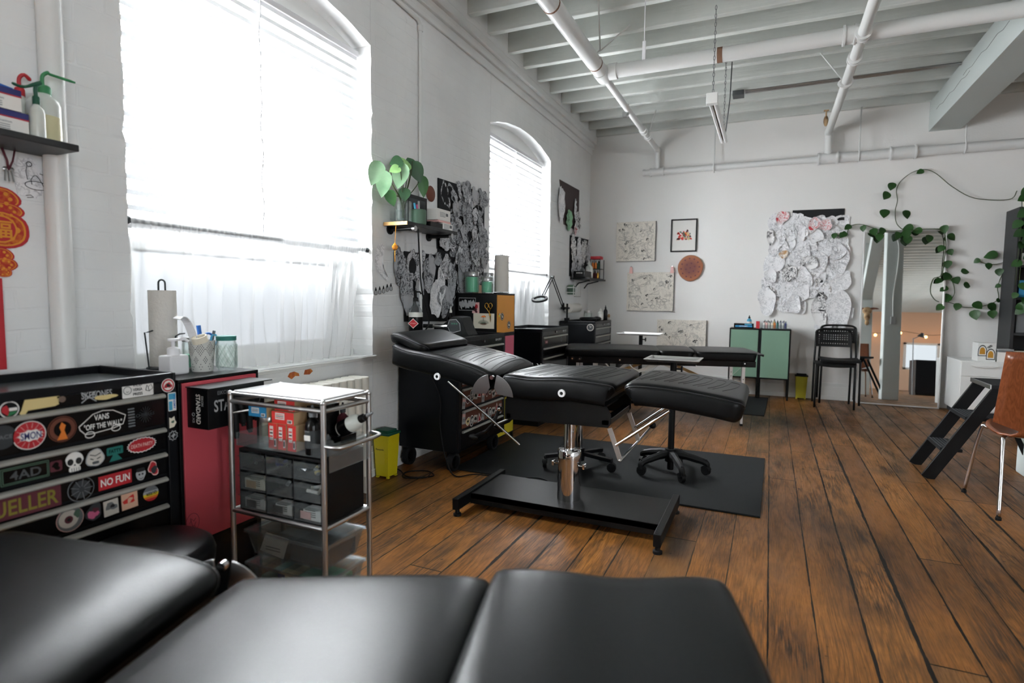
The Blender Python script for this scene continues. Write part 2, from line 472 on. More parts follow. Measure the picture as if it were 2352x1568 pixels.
k.l(k.math('ADD', k.rng(blot2, .35, .7, .285, .46), k.math('MULTIPLY', k.math('ADD', fine, gap), .12)), k.b.inputs['Roughness'])
k.bump(k.math('SUBTRACT', k.math('ADD', k.math('ADD', k.math('MULTIPLY', fine, .2), k.math('MULTIPLY', micro, .2)), k.math('MULTIPLY', k.noise(k.mapping(c, sc=(8, 1, 1)), 2, 3), .3)), k.math('MULTIPLY', gap, 1.2)), .3, .006)
# chair plywood
k = N('plywood'); c = k.coord()
g = k.math('FRACT', k.math('MULTIPLY', k.noise(k.mapping(c, sc=(7, 7, .8)), 2.2, 2, .4), 13.))
f = k.noise(k.mapping(c, sc=(120, 120, 3)), 2., 3)
col = k.mix(k.rng(k.math('ABSOLUTE', k.math('SUBTRACT', g, .5)), .05, .5, 0, .45), '713d22', '4c2514')
col = k.mix(k.rng(f, .45, .7, 0, .4), col, '4a2413'); k.l(col, k.b.inputs['Base Color']); k.b.inputs['Roughness'].default_value = .26
# slab of wood with holes
k = N('wood_slab'); c = k.coord(); d = k.n('VectorMath', operation='LENGTH'); k.l(k.mapping(c, sc=(1, .2, 1)), d.inputs[0])
g = k.math('FRACT', k.math('MULTIPLY', k.math('ADD', d.outputs['Value'], k.math('MULTIPLY', k.noise(c, 5, 2), .06)), 38.))
col = k.mix(k.rng(d.outputs['Value'], .06, .16), '6b3028', '98582d'); col = k.mix(k.rng(g, .3, 1, 0, .35), col, '6b3a20')
k.l(col, k.b.inputs['Base Color']); k.b.inputs['Roughness'].default_value = .5
def fabric(name, colour, opacity, thin=.5):
    """cloth that lets daylight through: part open weave, part diffusing thread"""
    k = N(name); t = k.t
    tr = k.n('BsdfTransparent'); tl = k.n('BsdfTranslucent'); df = k.n('BsdfDiffuse')
    c = (*hexc(colour), 1); tl.inputs['Color'].default_value = c; df.inputs['Color'].default_value = c
    tr.inputs['Color'].default_value = (1, 1, 1, 1)
    a = k.n('MixShader', Fac=1-thin); k.l(tl.outputs[0], a.inputs[1]); k.l(df.outputs[0], a.inputs[2])
    b = k.n('MixShader', Fac=opacity); k.l(tr.outputs[0], b.inputs[1]); k.l(a.outputs[0], b.inputs[2])
    k.l(b.outputs[0], k.out.inputs['Surface']); t.nodes.remove(k.b); return k
fabric('blind_cloth', 'f4f5f5', .58)
fabric('pleat_shading', 'e9ebed', 1., .0165)  # dense strips put the pleats' shading into the cloth itself
fabric('sheer', 'f2f2f2', .36)
# tracing paper with inked line drawing
def stencil(name, paper, inkc, dense, scale, seed, alpha=1., blotch=.5):
    k = N(name); c = k.mapping(k.coord('Object'), loc=(seed*3.1, seed*1.7, seed*.9))
    w = k.noise(c, scale, 3, 1.4); w2 = k.noise(c, scale*2.3, 3, 1.0)
    l1 = k.math('SUBTRACT', 1., k.rng(k.math('ABSOLUTE', k.math('SUBTRACT', k.math('FRACT', k.math('MULTIPLY', w, 5.)), .5)), .05, .16))
    l2 = k.math('SUBTRACT', 1., k.rng(k.math('ABSOLUTE', k.math('SUBTRACT', k.math('FRACT', k.math('MULTIPLY', w2, 4.)), .5)), .05, .17))
    where = k.rng(k.noise(c, scale*.45, 2), .36, .46)
    f = k.math('MULTIPLY', k.math('MAXIMUM', l1, k.math('MULTIPLY', l2, .8)), k.math('MULTIPLY', where, dense))
    b2 = k.math('MULTIPLY', k.rng(k.noise(c, scale*.8, 2, .8), .62, .66), k.math('MULTIPLY', where, blotch))
    col = k.mix(k.math('MAXIMUM', f, b2), paper, inkc)
    k.l(col, k.b.inputs['Base Color']); k.b.inputs['Roughness'].default_value = .75
    k.bump(k.noise(c, 14, 3), .25, .01)
    return k.m
stencil('trace_a', 'f1f1f3', '85888e', .5, 15, 1, blotch=.25)
stencil('trace_b', 'f0f0f2', '5c5f65', .6, 13, 2, blotch=.6)
stencil('trace_c', 'cfd0d4', '2a2b2f', 1., 13, 3, blotch=.85)
stencil('trace_d', 'efeeee', '1c1c1f', 1., 11, 4, blotch=1.)
stencil('trace_red', 'e6e1e2', 'c2464c', .9, 13, 5, blotch=1.)
stencil('trace_ochre', 'e6e3dc', 'a8752a', .9, 14, 6, blotch=1.)
stencil('trace_grey', 'b4b6ba', '2b2d31', 1., 14, 7, blotch=.8)
stencil('trace_grey2', 'a0a2a6', '222428', 1., 12, 8, blotch=.9)
stencil('trace_green', '8fbf9a', '2b4a3a', .8, 12, 9, blotch=.6)
# printed canvas with grey line drawings and small black figures
k = N('canvas_print'); c = k.coord()
w = k.noise(c, 9, 3, 2.); w2 = k.noise(k.mapping(c, rot=(0, .7, 0), sc=(1, 1, .35)), 16, 2, .8)
l1 = k.math('SUBTRACT', 1., k.rng(k.math('ABSOLUTE', k.math('SUBTRACT', k.math('FRACT', k.math('MULTIPLY', w, 6.)), .5)), .05, .16))
l2 = k.math('SUBTRACT', 1., k.rng(k.math('ABSOLUTE', k.math('SUBTRACT', k.math('FRACT', k.math('MULTIPLY', w2, 7.)), .5)), .05, .15))
col = k.mix(k.math('MULTIPLY', l1, .35), 'eae4da', 'a8a49c'); col = k.mix(k.math('MULTIPLY', l2, .3), col, 'aaa69e')
k.l(col, k.b.inputs['Base Color']); k.b.inputs['Roughness'].default_value = .8
# brushed reflection-free grey for the far bookcase side
mat('bookcase_side', '27282a', .6)
# ------------------------------------------------------------------ the room
XR, YB, YF, ZJ, ZC = 9.5, 7.7, -14., 3.335, 3.62
mb = MB('floor_boards'); mb.box(-.4, XR+.2, YF-.2, YB+.2, -.05, 0); struct('floor', mb)
rj = random.Random(3)
WINS = [(1.46, 2.965), (4.63, 6.15), (-1.71, -.205), (-4.88, -3.375), (-8.05, -6.545)]
SILL, SPR, RISE = .77, 2.69, .13
def jag(z0, z1, y, sgn):
    """rough brick edge of an opening, from z0 up to z1"""
    n = int((z1-z0)/.036); pts = []
    for i in range(n+1):
        pts.append((y+sgn*(rj.random()*.006 + (.010 if rj.random() < .08 else 0)), z0+(z1-z0)*i/n))
    return pts
mb = MB('wall_brick')
def wprism(poly): mb.prism(poly, (0, 0, 0), (0, 1, 0), (0, 0, 1), .38, (-1, 0, 0))
ws = sorted(WINS); y = YF
for k, (a, b) in enumerate(ws):
    # pier before the window
    if k == 0: left = [(y, 0), ]; lp = [(YF, 0), (YF, ZC)]
    else: lp = [(prev_b, 0)]+jag(SILL, SPR, prev_b, 1)+[(prev_b, ZC)]
    rp = jag(SILL, SPR, a, -1)
    poly = [(lp[0][0], 0), (a, 0)]+rp+[(a, ZC)]+list(reversed(lp[1:]))
    wprism(poly)
    wprism([(a, 0), (b, 0), (b, SILL), (a, SILL)])
    n = 28; ym = (a+b)/2; hw = (b-a)/2; R = (hw*hw+RISE*RISE)/(2*RISE)
    ar = [(a+(b-a)*i/n, SPR+sqrt(R*R-(a+(b-a)*i/n-ym)**2)-(R-RISE)+rj.random()*.006) for i in range(n+1)]
    wprism([(a, ZC)]+ar[:1]+ar+[(b, ZC)])
    prev_b = b
lp = [(prev_b, 0)]+jag(SILL, SPR, prev_b, 1)+[(prev_b, ZC)]
wprism([(prev_b, 0), (YB, 0), (YB, ZC)]+list(reversed(lp[1:])))
wl = struct('wall_left', mb)
# spot under the sill where the paint is gone and the brick shows
mb = MB('brick_red')
mb.prism([(2.255, .728), (2.28, .712), (2.305, .726), (2.335, .722), (2.33, .738), (2.30, .75), (2.27, .746)], (0, 0, 0), (0, 1, 0), (0, 0, 1), .004, (1, 0, 0))
mb.prism([(2.37, .726), (2.41, .722), (2.435, .738), (2.42, .752), (2.38, .75)], (0, 0, 0), (0, 1, 0), (0, 0, 1), .004, (1, 0, 0))
build('peeled_paint_patch', mb, wl)
mb = MB('wall_plaster'); mb.box(-.4, XR+.2, YB, YB+.2, 0, ZC); struct('wall_back', mb)
mb = MB('warm_wall')
for x0, x1, z0, z1 in ((-.4, 7.6, 0, ZC), (8.9, XR+.2, 0, ZC), (7.6, 8.9, 0, .9), (7.6, 8.9, 2.05, ZC)): mb.box(x0, x1, YF-.2, YF, z0, z1)
struct('wall_rear', mb)
mb = MB('wall_plaster'); FILL_WINS = [(-6.9, -5.4), (-3.6, -2.1)]; yy = YF  # two openings added out of view as fill light
for a, b in FILL_WINS: mb.box(XR, XR+.2, yy, a, 0, ZC); mb.box(XR, XR+.2, a, b, 0, .8); mb.box(XR, XR+.2, a, b, 2.7, ZC); yy = b
mb.box(XR, XR+.2, yy, YB, 0, ZC); struct('wall_right', mb)
mb = MB('ceiling_board'); mb.box(-.4, XR+.2, YF-.2, YB+.2, ZC, ZC+.06); ceil = struct('ceiling', mb)
# joists under the boards
yj = [7.638, 7.283, 6.909, 6.561, 6.223, 5.858, 5.503, 5.143, 4.794, 4.387, 4.042]
while yj[-1] > YF+.4: yj.append(yj[-1]-.358)
jm = None
for i, y in enumerate(yj):
    if jm is None:
        mb = MB('joist_paint'); mb.box(.08, XR, -.03, .03, ZJ, ZC); jm = build('joist', mb, bevel=.006); jm['kind'] = 'structure'; o = jm
    else: o = jm.copy(); COL.objects.link(o)
    o.parent = ceil; o.location = (0, y+.03, 0)
# corbelled cornice at the top of the brick wall
mb = MB('wall_brick')
for x1, z0 in ((.022, 3.107), (.05, 3.175), (.085, 3.235)): mb.box(0, x1, YF, YB, z0, 3.30)
mb.box(0, .085, YF, YB, 3.30, ZC)
struct('trim_1', mb, bevel=.006)
# big painted beam with its posts and brace
mb = MB('beam_paint'); mb.box(3.806, 4.095, YF, YB, 3.02, ZJ); mb.use('grey_dark')
for z, ya, yb in ((3.17, 7.4, 6.3), (3.2, 6.5, 5.4)): mb.tube([(3.8055, ya+(yb-ya)*t/9, z+.012*sin(t*2.1)) for t in range(10)], .0022, 4)
struct('trim_2', mb, bevel=.008)
for k, (x0, x1, y0, y1) in enumerate(((3.903, 4.126, 4.74, 4.985), (3.97, 4.17, 1.75, 2.0))):
    mb = MB('beam_paint'); mb.box(x0, x1, y0, y1, 0, 3.02); struct('pillar', mb, bevel=.012)
mb = MB('beam_paint'); mb.bar((4.05, 2.0, 1.95), (4.05, 3.25, 3.02), .19, .19); struct('beam_brace', mb, bevel=.008)
# baseboards
def bboard(name, f):
    mb = MB('white_paint')
    f(mb, 0, .022, 0, .16); f(mb, 0, .03, 0, .05); f(mb, 0, .015, .16, .20); return struct(name, mb, bevel=.004)
bboard('baseboard_back', lambda m, d0, d1, z0, z1: m.box(0, XR, YB-d1, YB, z0, z1))
bboard('baseboard_left', lambda m, d0, d1, z0, z1: m.box(0, d1, YF, YB, z0, z1))
# ------------------------------------------------------------------ windows
for nm, tint in (('pane_glass', (1, 1, 1)), ('fill_glass', (.54, .545, .55)), ('dimming_glass', (.102, .1035, .105))):  # the darker glasses are invented to hold the daylight down
    k = N(nm); tr = k.n('BsdfTransparent'); tr.inputs['Color'].default_value = (*tint, 1)
    gl = k.n('BsdfGlossy', Roughness=.02); fr = k.n('LayerWeight', Blend=.15)
    mx = k.n('MixShader'); k.l(k.math('MULTIPLY', fr.outputs['Fresnel'], .6), mx.inputs[0]); k.l(tr.outputs[0], mx.inputs[1]); k.l(gl.outputs[0], mx.inputs[2]); k.l(mx.outputs[0], k.out.inputs['Surface']); k.t.nodes.remove(k.b)
def window(n, a, b):
    mb = MB('white_paint')
    mb.box(-.30, .03, a-.0, b+.0, SILL-.0, SILL+.012); mb.box(.0, .022, a-.02, b+.02, SILL-.012, SILL+.012)
    sl = struct('window_%d' % n, mb, bevel=.004)
    mb = MB('white_paint')
    mb.box(-.30, -.16, a, a+.06, SILL, 2.72); mb.box(-.30, -.16, b-.06, b, SILL, 2.72); mb.box(-.30, -.16, a, b, 2.60, 2.72)
    mb.box(-.30, -.15, a, b, SILL, SILL+.05)
    fr = struct('window_frame', mb, sl, bevel=.004)
    mb = MB('white_paint')     # arched board that fills the head of the opening
    ym = (a+b)/2; hw = (b-a)/2; R = (hw*hw+RISE*RISE)/(2*RISE); m = 20
    mb.prism([(b, 2.64), (a, 2.64)]+[(a+(b-a)*i/m, SPR+sqrt(R*R-(a+(b-a)*i/m-ym)**2)-(R-RISE)+.004) for i in range(m+1)], (-.135, 0, 0), (0, 1, 0), (0, 0, 1), .02, (-1, 0, 0))
    struct('head_board', mb, sl)
    for z0, z1, x in ((SILL+.05, 1.40, -.20), (1.34, 2.60, -.26)):
        mb = MB('white_paint'); w = .055
        mb.box(x, x+.04, a+.06, a+.06+w, z0, z1); mb.box(x, x+.04, b-.06-w, b-.06, z0, z1)
        mb.box(x, x+.04, a+.06+w, b-.06-w, z1-w, z1); zr = z0+w+.02 if x > -.25 else z0+.15; mb.box(x, x+.04, a+.06+w, b-.06-w, z0, zr)
        sa = struct('sash', mb, sl, bevel=.004)
        mb = MB('dimming_glass' if n < 3 and x == -.20 else 'pane_glass'); mb.box(x+.018, x+.022, a+.06+w, b-.06-w, zr, z1-w); struct('pane', mb, sa)  # lower panes in view dimmed so the curtains keep their tone
    return sl
for i, (a, b) in enumerate(WINS): window(i+1, a, b)
# window in the rear wall, seen in the mirror
mb = MB('white_paint')
for x0, x1, z0, z1 in ((7.6, 7.7, .9, 2.05), (8.8, 8.9, .9, 2.05), (7.6, 8.9, .9, .98), (7.6, 8.9, 1.97, 2.05)): mb.box(x0, x1, YF-.15, YF+.02, z0, z1)
w7 = struct('window_7', mb); mb = MB('dimming_glass'); mb.box(7.7, 8.8, YF-.1, YF-.095, .98, 1.97); struct('pane', mb, w7)  # pane darkened to weaken the light from behind
for n_, (a, b) in enumerate(FILL_WINS):  # unseen windows added to brighten the brick wall; their glass sets the strength
    mb = MB('white_paint')
    for y0, y1, z0, z1 in ((a, a+.07, .8, 2.7), (b-.07, b, .8, 2.7), (a, b, .8, .88), (a, b, 2.62, 2.7), (a, b, 1.72, 1.79)): mb.box(XR+.04, XR+.12, y0, y1, z0, z1)
    fill_win = struct('window_%d' % (8+n_), mb); mb = MB('fill_glass'); mb.box(XR+.078, XR+.082, a+.07, b-.07, .88, 2.62); struct('pane', mb, fill_win)
# pleated shades, rods and sheer half curtains on the two windows in view; unseen windows get added shades
def shade(a, b, label):
    T = thing('pleated_shade', label, 'window blind', (-.11, (a+b)/2, 1.44), group='pleated shades')
    mb = MB('white_plastic'); mb.box(-.125, -.085, a+.006, b-.006, 2.635, 2.668); build('headrail', mb, T, bevel=.003)
    p = .062; n = int((2.635-1.43)/p); mb = MB('blind_cloth')
    strip = lambda z0, x0, z1, x1: mb.add([(x0, a+.008, z0), (x0, b-.008, z0), (x1, b-.008, z1), (x1, a+.008, z1)], [(0, 1, 2, 3)])
    for i in range(n+1):
        z = 2.635-p*i; mb.use('pleat_shading'); strip(z, -.098, z-p*.34, -.098); mb.use('blind_cloth'); strip(z-p*.34, -.098, z-p*.42, -.103); strip(z-p*.42, -.103, z-p*.92, -.103); strip(z-p*.92, -.103, z-p, -.098)  # nearly flat strips; the denser cloth draws the shaded stripe of each pleat
    build('pleated_cloth', mb, T)
    mb = MB('white_plastic'); mb.box(-.12, -.09, a+.008, b-.008, 1.425, 1.442); build('bottom_rail', mb, T, bevel=.003)
    mb = MB('white_plastic'); ym = (a+b)/2-.02
    mb.tube([(-.082+.004*sin(i*.9), ym+.006*sin(i*1.3), 2.66-i*.05) for i in range(25)], .0035, 6)
    build('cord', mb, T, smooth=True)
shade(*WINS[0], 'large white pleated shade over the arched window beside the shelf with washing bottles')
for i_, lb_ in ((2, 'third'), (3, 'fourth'), (4, 'fifth')): shade(*WINS[i_], 'white pleated shade added to dim the %s window, unseen behind the camera' % lb_)  # unseen shades added to cut the daylight behind the camera
shade(*WINS[1], 'white pleated shade over the farther arched window beside the corner')
def curtain_rod(a, b, z, label):
    mb = MB('slate'); mb.cyl((-.03, a, z), (-.03, b, z), .011, 12)
    for y in (a+.006, b-.006): mb.cyl((-.03, y-.006, z), (-.03, y+.006, z), .016, 12)
    single('curtain_rod', mb, label, 'curtain rod', smooth='auto', base=(-.03, (a+b)/2, z))
curtain_rod(1.464, 2.96, 1.447, 'dark tension rod holding the sheer curtain in the larger window')
curtain_rod(4.634, 6.145, 1.425, 'tension rod holding the sheer curtain in the window by the corner')
def sheer(name, y0, y1, yb0, yb1, zt, zb, folds, seed, label, amp=.013, dx=0.):
    r = random.Random(seed); n = folds*12; ph = [r.uniform(.6, 1.5) for _ in range(folds+2)]; rows = 26
    acc = [0]
    for i in range(n): acc.append(acc[-1]+ph[min(int(i/12), folds)])
    tot = acc[-1]
    def fn(i, j):
        u = acc[i]/tot; t = j/(rows-1)
        yt = y0+(y1-y0)*u; yb = yb0+(yb1-yb0)*u
        s = t**.7; yy = yt+(yb-yt)*s
        a = amp*(.5+.8*t)*(1+.5*sin(i*.13+seed))
        x = -.03+a*sin(2*pi*i/12)*(1 if t > .05 else .6)+.008*sin(7*t+i*.2)
        yy += .012*t*sin(2*pi*i/12+.8)+.01*sin(t*5+seed)*t
        z = zt+(.018*(1+.5*sin(i*1.9)) if j == 0 else 0)-(zt-zb)*t
        if t < .07: x = -.03+.0165+.0035*sin(i*1.7)
        elif x < -.03+.012 and t < .12: x = -.03+.013
        return (x+dx, yy, z)
    mb = MB('sheer'); mb.grid(fn, n+1, rows)
    o = single(name, mb, label, 'curtain', smooth=True, base=(-.03, (y0+y1)/2, zb)); return o
sheer('sheer_curtain', 1.475, 2.275, 1.475, 2.26, 1.447, .80, 10, 2, 'sheer white half curtain behind the paper towel roll and perforated pot')
sheer('sheer_curtain', 2.245, 2.92, 2.215, 2.76, 1.447, .80, 11, 5, 'gathered sheer white half curtain above the old radiator', .024, .012)
sheer('sheer_curtain', 4.66, 6.11, 4.68, 6.08, 1.425, .80, 22, 9, 'sheer white half curtain in the farther window behind the magnifier lamp')
# ------------------------------------------------------------------ ceiling pipes
def fitting(mb, c, axis, r, w):
    a = Vector(axis).normalized(); c = Vector(c)
    mb.cyl(c-a*w/2, c+a*w/2, r*1.28, 18)
    for s in (-1, 1): mb.cyl(c+a*(s*w/2-.008), c+a*(s*w/2+.008), r*1.45, 18)
PW = 'pipe_white'
T = thing('ceiling_pipe', 'thick white pipe hung under the joists, running toward the window wall corner', 'pipe', (.91, 4.9, 3.09))
mb = MB(PW); mb.cyl((.91, -13.9, 3.09), (.91, 4.93, 3.09), .062, 20); build('pipe_run', mb, T, smooth='auto')
for y in (4.72, 3.68): mb = MB('pipe_joint'); mb.cyl((.91, y-.008, 3.09), (.91, y+.008, 3.09), .064, 20); build('taped_joint', mb, T, smooth='auto')
mb = MB(PW); mb.cyl((.91, 4.86, 3.09), (.91, 5.02, 3.09), .068, 20); mb.ball((.91, 4.96, 3.09), .068, n=16); build('elbow', mb, T, smooth='auto')
mb = MB(PW); mb.tube([(.91, 4.99, 3.085), (.91, 6.0, 3.075), (.91, 7.52, 3.075)], .031, 14); fitting(mb, (.91, 6.7, 3.075), (0, 1, 0), .031, .09); fitting(mb, (.91, 6.95, 3.075), (0, 1, 0), .031, .05)
build('thin_pipe_run', mb, T, smooth='auto')
mb = MB('steel'); mb.cyl((.90, 5.92, 3.02), (.90, 5.92, 3.13), .022, 10); mb.boxc((.88, 5.92, 3.03), (.04, .05, .05)); build('valve', mb, T, bevel=.003)
T = thing('ceiling_pipe', 'thick white pipe crossing the room below the joists with one brown taped joint', 'pipe', (1.0, 4.95, 3.095))
mb = MB(PW); mb.cyl((.97, 4.95, 3.095), (XR, 4.95, 3.095), .056, 20); build('pipe_run', mb, T, smooth='auto')
mb = MB('pipe_joint'); mb.cyl((1.845, 4.95, 3.095), (1.885, 4.95, 3.095), .058, 20); build('taped_joint', mb, T, smooth='auto')
mb = MB(PW); mb.cyl((.97, 4.95, 3.095), (1.04, 4.95, 3.095), .066, 20); build('tee', mb, T, smooth='auto'); mb = MB(PW); mb.cyl((2.72, 4.95, 3.095), (2.86, 4.95, 3.095), .064, 20)
for x in (2.72, 2.79, 2.86): mb.cyl((x-.008, 4.95, 3.095), (x+.008, 4.95, 3.095), .072, 20)
build('coupling', mb, T, smooth='auto')
T = thing('ceiling_pipe', 'slim white pipe running under the joists past the beam to its wall riser', 'pipe', (2.835, 6, 3.07))
mb = MB(PW); mb.cyl((2.835, -3, 3.03), (2.835, 7.55, 3.085), .037, 16); fitting(mb, (2.835, 5.35, 3.07), (0, 1, 0), .037, .05); fitting(mb, (2.835, 5.9, 3.075), (0, 1, 0), .037, .02); fitting(mb, (2.835, 4.9, 3.07), (0, 1, 0), .037, .06)
build('pipe_run', mb, T, smooth='auto')
T = thing('wall_pipe', 'white pipe along the back wall with two risers and cast couplings', 'pipe', (2.6, 7.6, 2.8))
yp = 7.62
mb = MB(PW); mb.cyl((.75, yp, 2.80), (2.80, yp, 2.80), .036, 16); build('pipe_run', mb, T, smooth='auto')
mb = MB(PW); mb.cyl((2.80, yp, 2.80), (XR, yp, 2.80), .052, 18); build('pipe_run', mb, T, smooth='auto')
mb = MB(PW); mb.cyl((.91, yp, 2.80), (.91, yp, 3.075), .034, 16); mb.ball((.91, yp-.01, 3.075), .042); mb.cyl((.91, yp-.12, 3.075), (.91, yp, 3.075), .036, 14); build('riser', mb, T, smooth='auto')
mb = MB(PW); mb.cyl((2.845, yp, 2.80), (2.845, yp, 3.09), .042, 16); mb.ball((2.845, yp-.01, 3.09), .05); mb.cyl((2.84, yp-.12, 3.085), (2.845, yp, 3.09), .042, 14); build('riser', mb, T, smooth='auto')
for x, r, w in ((.91, .036, .16), (2.845, .048, .19), (3.57, .052, .23)):
    mb = MB(PW); fitting(mb, (x, yp, 2.80), (1, 0, 0), r, w); build('coupling', mb, T, smooth='auto')
mb = MB(PW); mb.cyl((.73, yp, 2.80), (.76, yp, 2.80), .042, 16); build('end_cap', mb, T, smooth='auto')
for x, zt in ((1.606, ZJ), (3.151, ZJ), (4.12, 3.05)):
    mb = MB(PW); mb.tube([(x, yp-.02, zt), (x, yp-.02, 2.9), (x, yp-.05, 2.83), (x, yp-.055, 2.78), (x, yp-.02, 2.745), (x, yp+.02, 2.745)], .0075, 8); build('hanger', mb, T, smooth=True)
# thin rods and hooks from the joists
for (x, y), (x2, y2), zt, z, lb in (((1.09, 4.16), (.98, 4.62), ZJ, 3.15, 'thin white rod holding up the thick pipe near its elbow'), ((1.2, 4.7), (.98, 4.63), ZJ, 3.15, 'bent wire hook over the thick pipe near its elbow'), ((2.62, 5.85), (2.80, 5.85), ZJ, 3.08, 'thin rod slanting to the slim white ceiling pipe'), ((1.02, 6.85), (.94, 6.85), ZJ, 3.08, 'thin rod holding the narrow end of the pipe by the corner')):
    mb = MB(PW); mb.tube([(x, y, zt), (x2, y2, z)], .006, 6); mb.tube(arc((x2, y2, z-.03), .03, pi/2, pi*1.6, 6, (1, 0, 0), (0, 0, 1)), .006, 6); single('hanger_rod', mb, lb, 'rod', base=(x, y, zt), smooth=True)
T = thing('pull_switch', 'white pull cord with a small plastic toggle hanging from the joists', 'pull switch', (1.4, 4.3, 2.9))
mb = MB('white_plastic'); mb.tube([(1.4, 4.3, ZJ), (1.4, 4.3, 3.0)], .004, 6); build('cord', mb, T)
mb = MB('white_plastic'); mb.box(1.388, 1.412, 4.292, 4.308, 2.89, 3.02); build('toggle', mb, T, bevel=.004)
# conduit and junction box
T = thing('electrical_conduit', 'metal conduit strapped under the joists with a square junction box', 'conduit', (2.9, 6.55, 3.3))
mb = MB('steel'); mb.cyl((1.98, 6.57, 3.326), (3.8, 6.55, 3.326), .011, 10); mb.cyl((1.98, 6.61, 3.318), (3.8, 6.56, 3.318), .008, 8); build('tube', mb, T, smooth='auto')
mb = MB('ceiling_box'); mb.box(1.86, 1.97, 6.53, 6.66, 3.285, 3.335); build('junction_box', mb, T, bevel=.004)
# fluorescent strip on chains
T = thing('fluorescent_light', 'slim white fluorescent fixture hanging on chains below the crossing pipe', 'light fixture', (1.855, 5.15, 2.6))
mb = MB('white_paint'); mb.box(1.83, 1.88, 4.55, 5.75, 2.635, 2.675); mb.box(1.815, 1.895, 4.545, 4.60, 2.60, 2.68); build('housing', mb, T, bevel=.004)
for x in (1.838, 1.872): mb = MB('white_gloss'); mb.cyl((x, 4.58, 2.622), (x, 5.75, 2.622), .013, 12); build('lamp_tube', mb, T, smooth='auto')
for y in (4.62, 5.68):
    mb = MB('grey')
    for i in range(22):
        z = 2.68+i*.03; dx, dy = ((.006, 0) if i % 2 else (0, .006))
        mb.tube([(1.855+dx*cos(q)*1., y+dy*cos(q), z+.018*sin(q)) for q in [2*pi*t/8 for t in range(8)]], .0022, 4, closed=True)
    build('chain', mb, T, smooth=True)
mb = MB('grey_dark'); mb.tube([(1.90, 5.76, ZJ), (1.895, 5.74, 3.0), (1.87, 5.72, 2.7)], .005, 6); build('cord', mb, T, smooth=True)
# old hook by the riser
mb = MB('bone'); mb.ball((2.79, 7.38, 3.16), .035, (.7, .7, 1.7)); mb.cyl((2.79, 7.38, 3.2), (2.79, 7.38, 3.27), .008, 8); mb.box(2.765, 2.815, 7.37, 7.39, 3.265, 3.28)
single('shutoff_valve', mb, 'dark brass valve on the riser of the slim pipe', 'valve', base=(2.79, 7.38, 3.2), smooth='auto')
# pipes on the brick wall
def wall_pipe(y, x, r, z0, z1, lb):
    mb = MB(PW); mb.cyl((x, y, z0), (x, y, z1), r, 14); single('wall_pipe', mb, lb, 'pipe', smooth='auto', base=(x, y, z0))
wall_pipe(1.19, .045, .036, .2, 3.2, 'thick white pipe up the brick wall beside the black shelf with bottles')
T = thing('wall_conduit', 'thin white conduit running down the brick between the two windows', 'conduit', (.02, 3.49, 1.6))
mb = MB(PW); mb.cyl((.018, 3.49, .98), (.018, 3.49, 3.03), .013, 10); mb.tube([(.018, 3.49, 3.03), (.018, 3.46, 3.06), (.02, 2.9, 3.09), (.02, 1., 3.09)], .013, 10); build('tube', mb, T, smooth='auto')
mb = MB(PW); mb.cyl((.018, 3.49, 2.99), (.018, 3.49, 3.03), .02, 10); build('coupling', mb, T, smooth='auto')
# ------------------------------------------------------------------ light: overcast sky through the windows
wd = bpy.data.worlds.new('sky'); SC.world = wd; wd.use_nodes = True; nt = wd.node_tree
bg = nt.nodes['Background']; tc = nt.nodes.new('ShaderNodeTexCoord'); sp = nt.nodes.new('ShaderNodeSeparateXYZ'); nt.links.new(tc.outputs['Generated'], sp.inputs[0])
rp = nt.nodes.new('ShaderNodeValToRGB'); nt.links.new(sp.outputs['Z'], rp.inputs['Fac'])
mrr = nt.nodes.new('ShaderNodeMapRange'); mrr.inputs['From Min'].default_value = -1; nt.links.new(sp.outputs['Z'], mrr.inputs['Value']); nt.links.new(mrr.outputs['Result'], rp.inputs['Fac'])
e = rp.color_ramp.elements; e[0].position = .35; e[0].color = (.42, .43, .44, 1); e[1].position = .8; e[1].color = (.93, .97, 1.0, 1)
m1 = e.new(.5); m1.color = (.72, .75, .78, 1)
nt.links.new(rp.outputs['Color'], bg.inputs['Color']); bg.inputs['Strength'].default_value = SKY = 48.0
def portal(name, loc, rot, sx, sy):
    L = bpy.data.lights.new(name, 'AREA'); L.shape = 'RECTANGLE'; L.size = sx; L.size_y = sy; L.cycles.is_portal = True
    o = bpy.data.objects.new(name, L); COL.objects.link(o); o.location = loc; o.rotation_euler = rot
for a, b in WINS: portal('daylight', (-.36, (a+b)/2, (SILL+2.75)/2), (0, -pi/2, 0), 2.0, b-a)
for a, b in FILL_WINS: portal('daylight', (XR+.19, (a+b)/2, 1.75), (0, pi/2, 0), 1.9, b-a)
portal('daylight', (8.25, YF-.19, 1.5), (-pi/2, 0, 0), 1.3, 1.1)
# ------------------------------------------------------------------ camera
cd = bpy.data.cameras.new('camera'); cam = bpy.data.objects.new('camera', cd); COL.objects.link(cam); SC.camera = cam
cd.sensor_width = 36.; cd.lens = 36*1316/2352; cd.clip_start = .02; cd.clip_end = 100
YAW, PIT, ROL = .42148, -.07484, .01164
f = Vector((-sin(YAW), cos(YAW), 0)); r = Vector((cos(YAW), sin(YAW), 0)); u = Vector((0, 0, 1))
f2 = f*cos(PIT)+u*sin(PIT); u2 = u*cos(PIT)-f*sin(PIT); r3 = r*cos(ROL)+u2*sin(ROL); u3 = u2*cos(ROL)-r*sin(ROL)
M = Matrix((r3, u3, -f2)).transposed().to_4x4(); M.translation = (2.307, 0, 1.153); cam.matrix_world = M
cd.dof.use_dof = True; cd.dof.focus_distance = 3.3; cd.dof.aperture_fstop = 2.1
SC.view_settings.view_transform = 'Standard'; SC.view_settings.look = 'None'; SC.view_settings.gamma = 1; SC.view_settings.exposure = 1.2
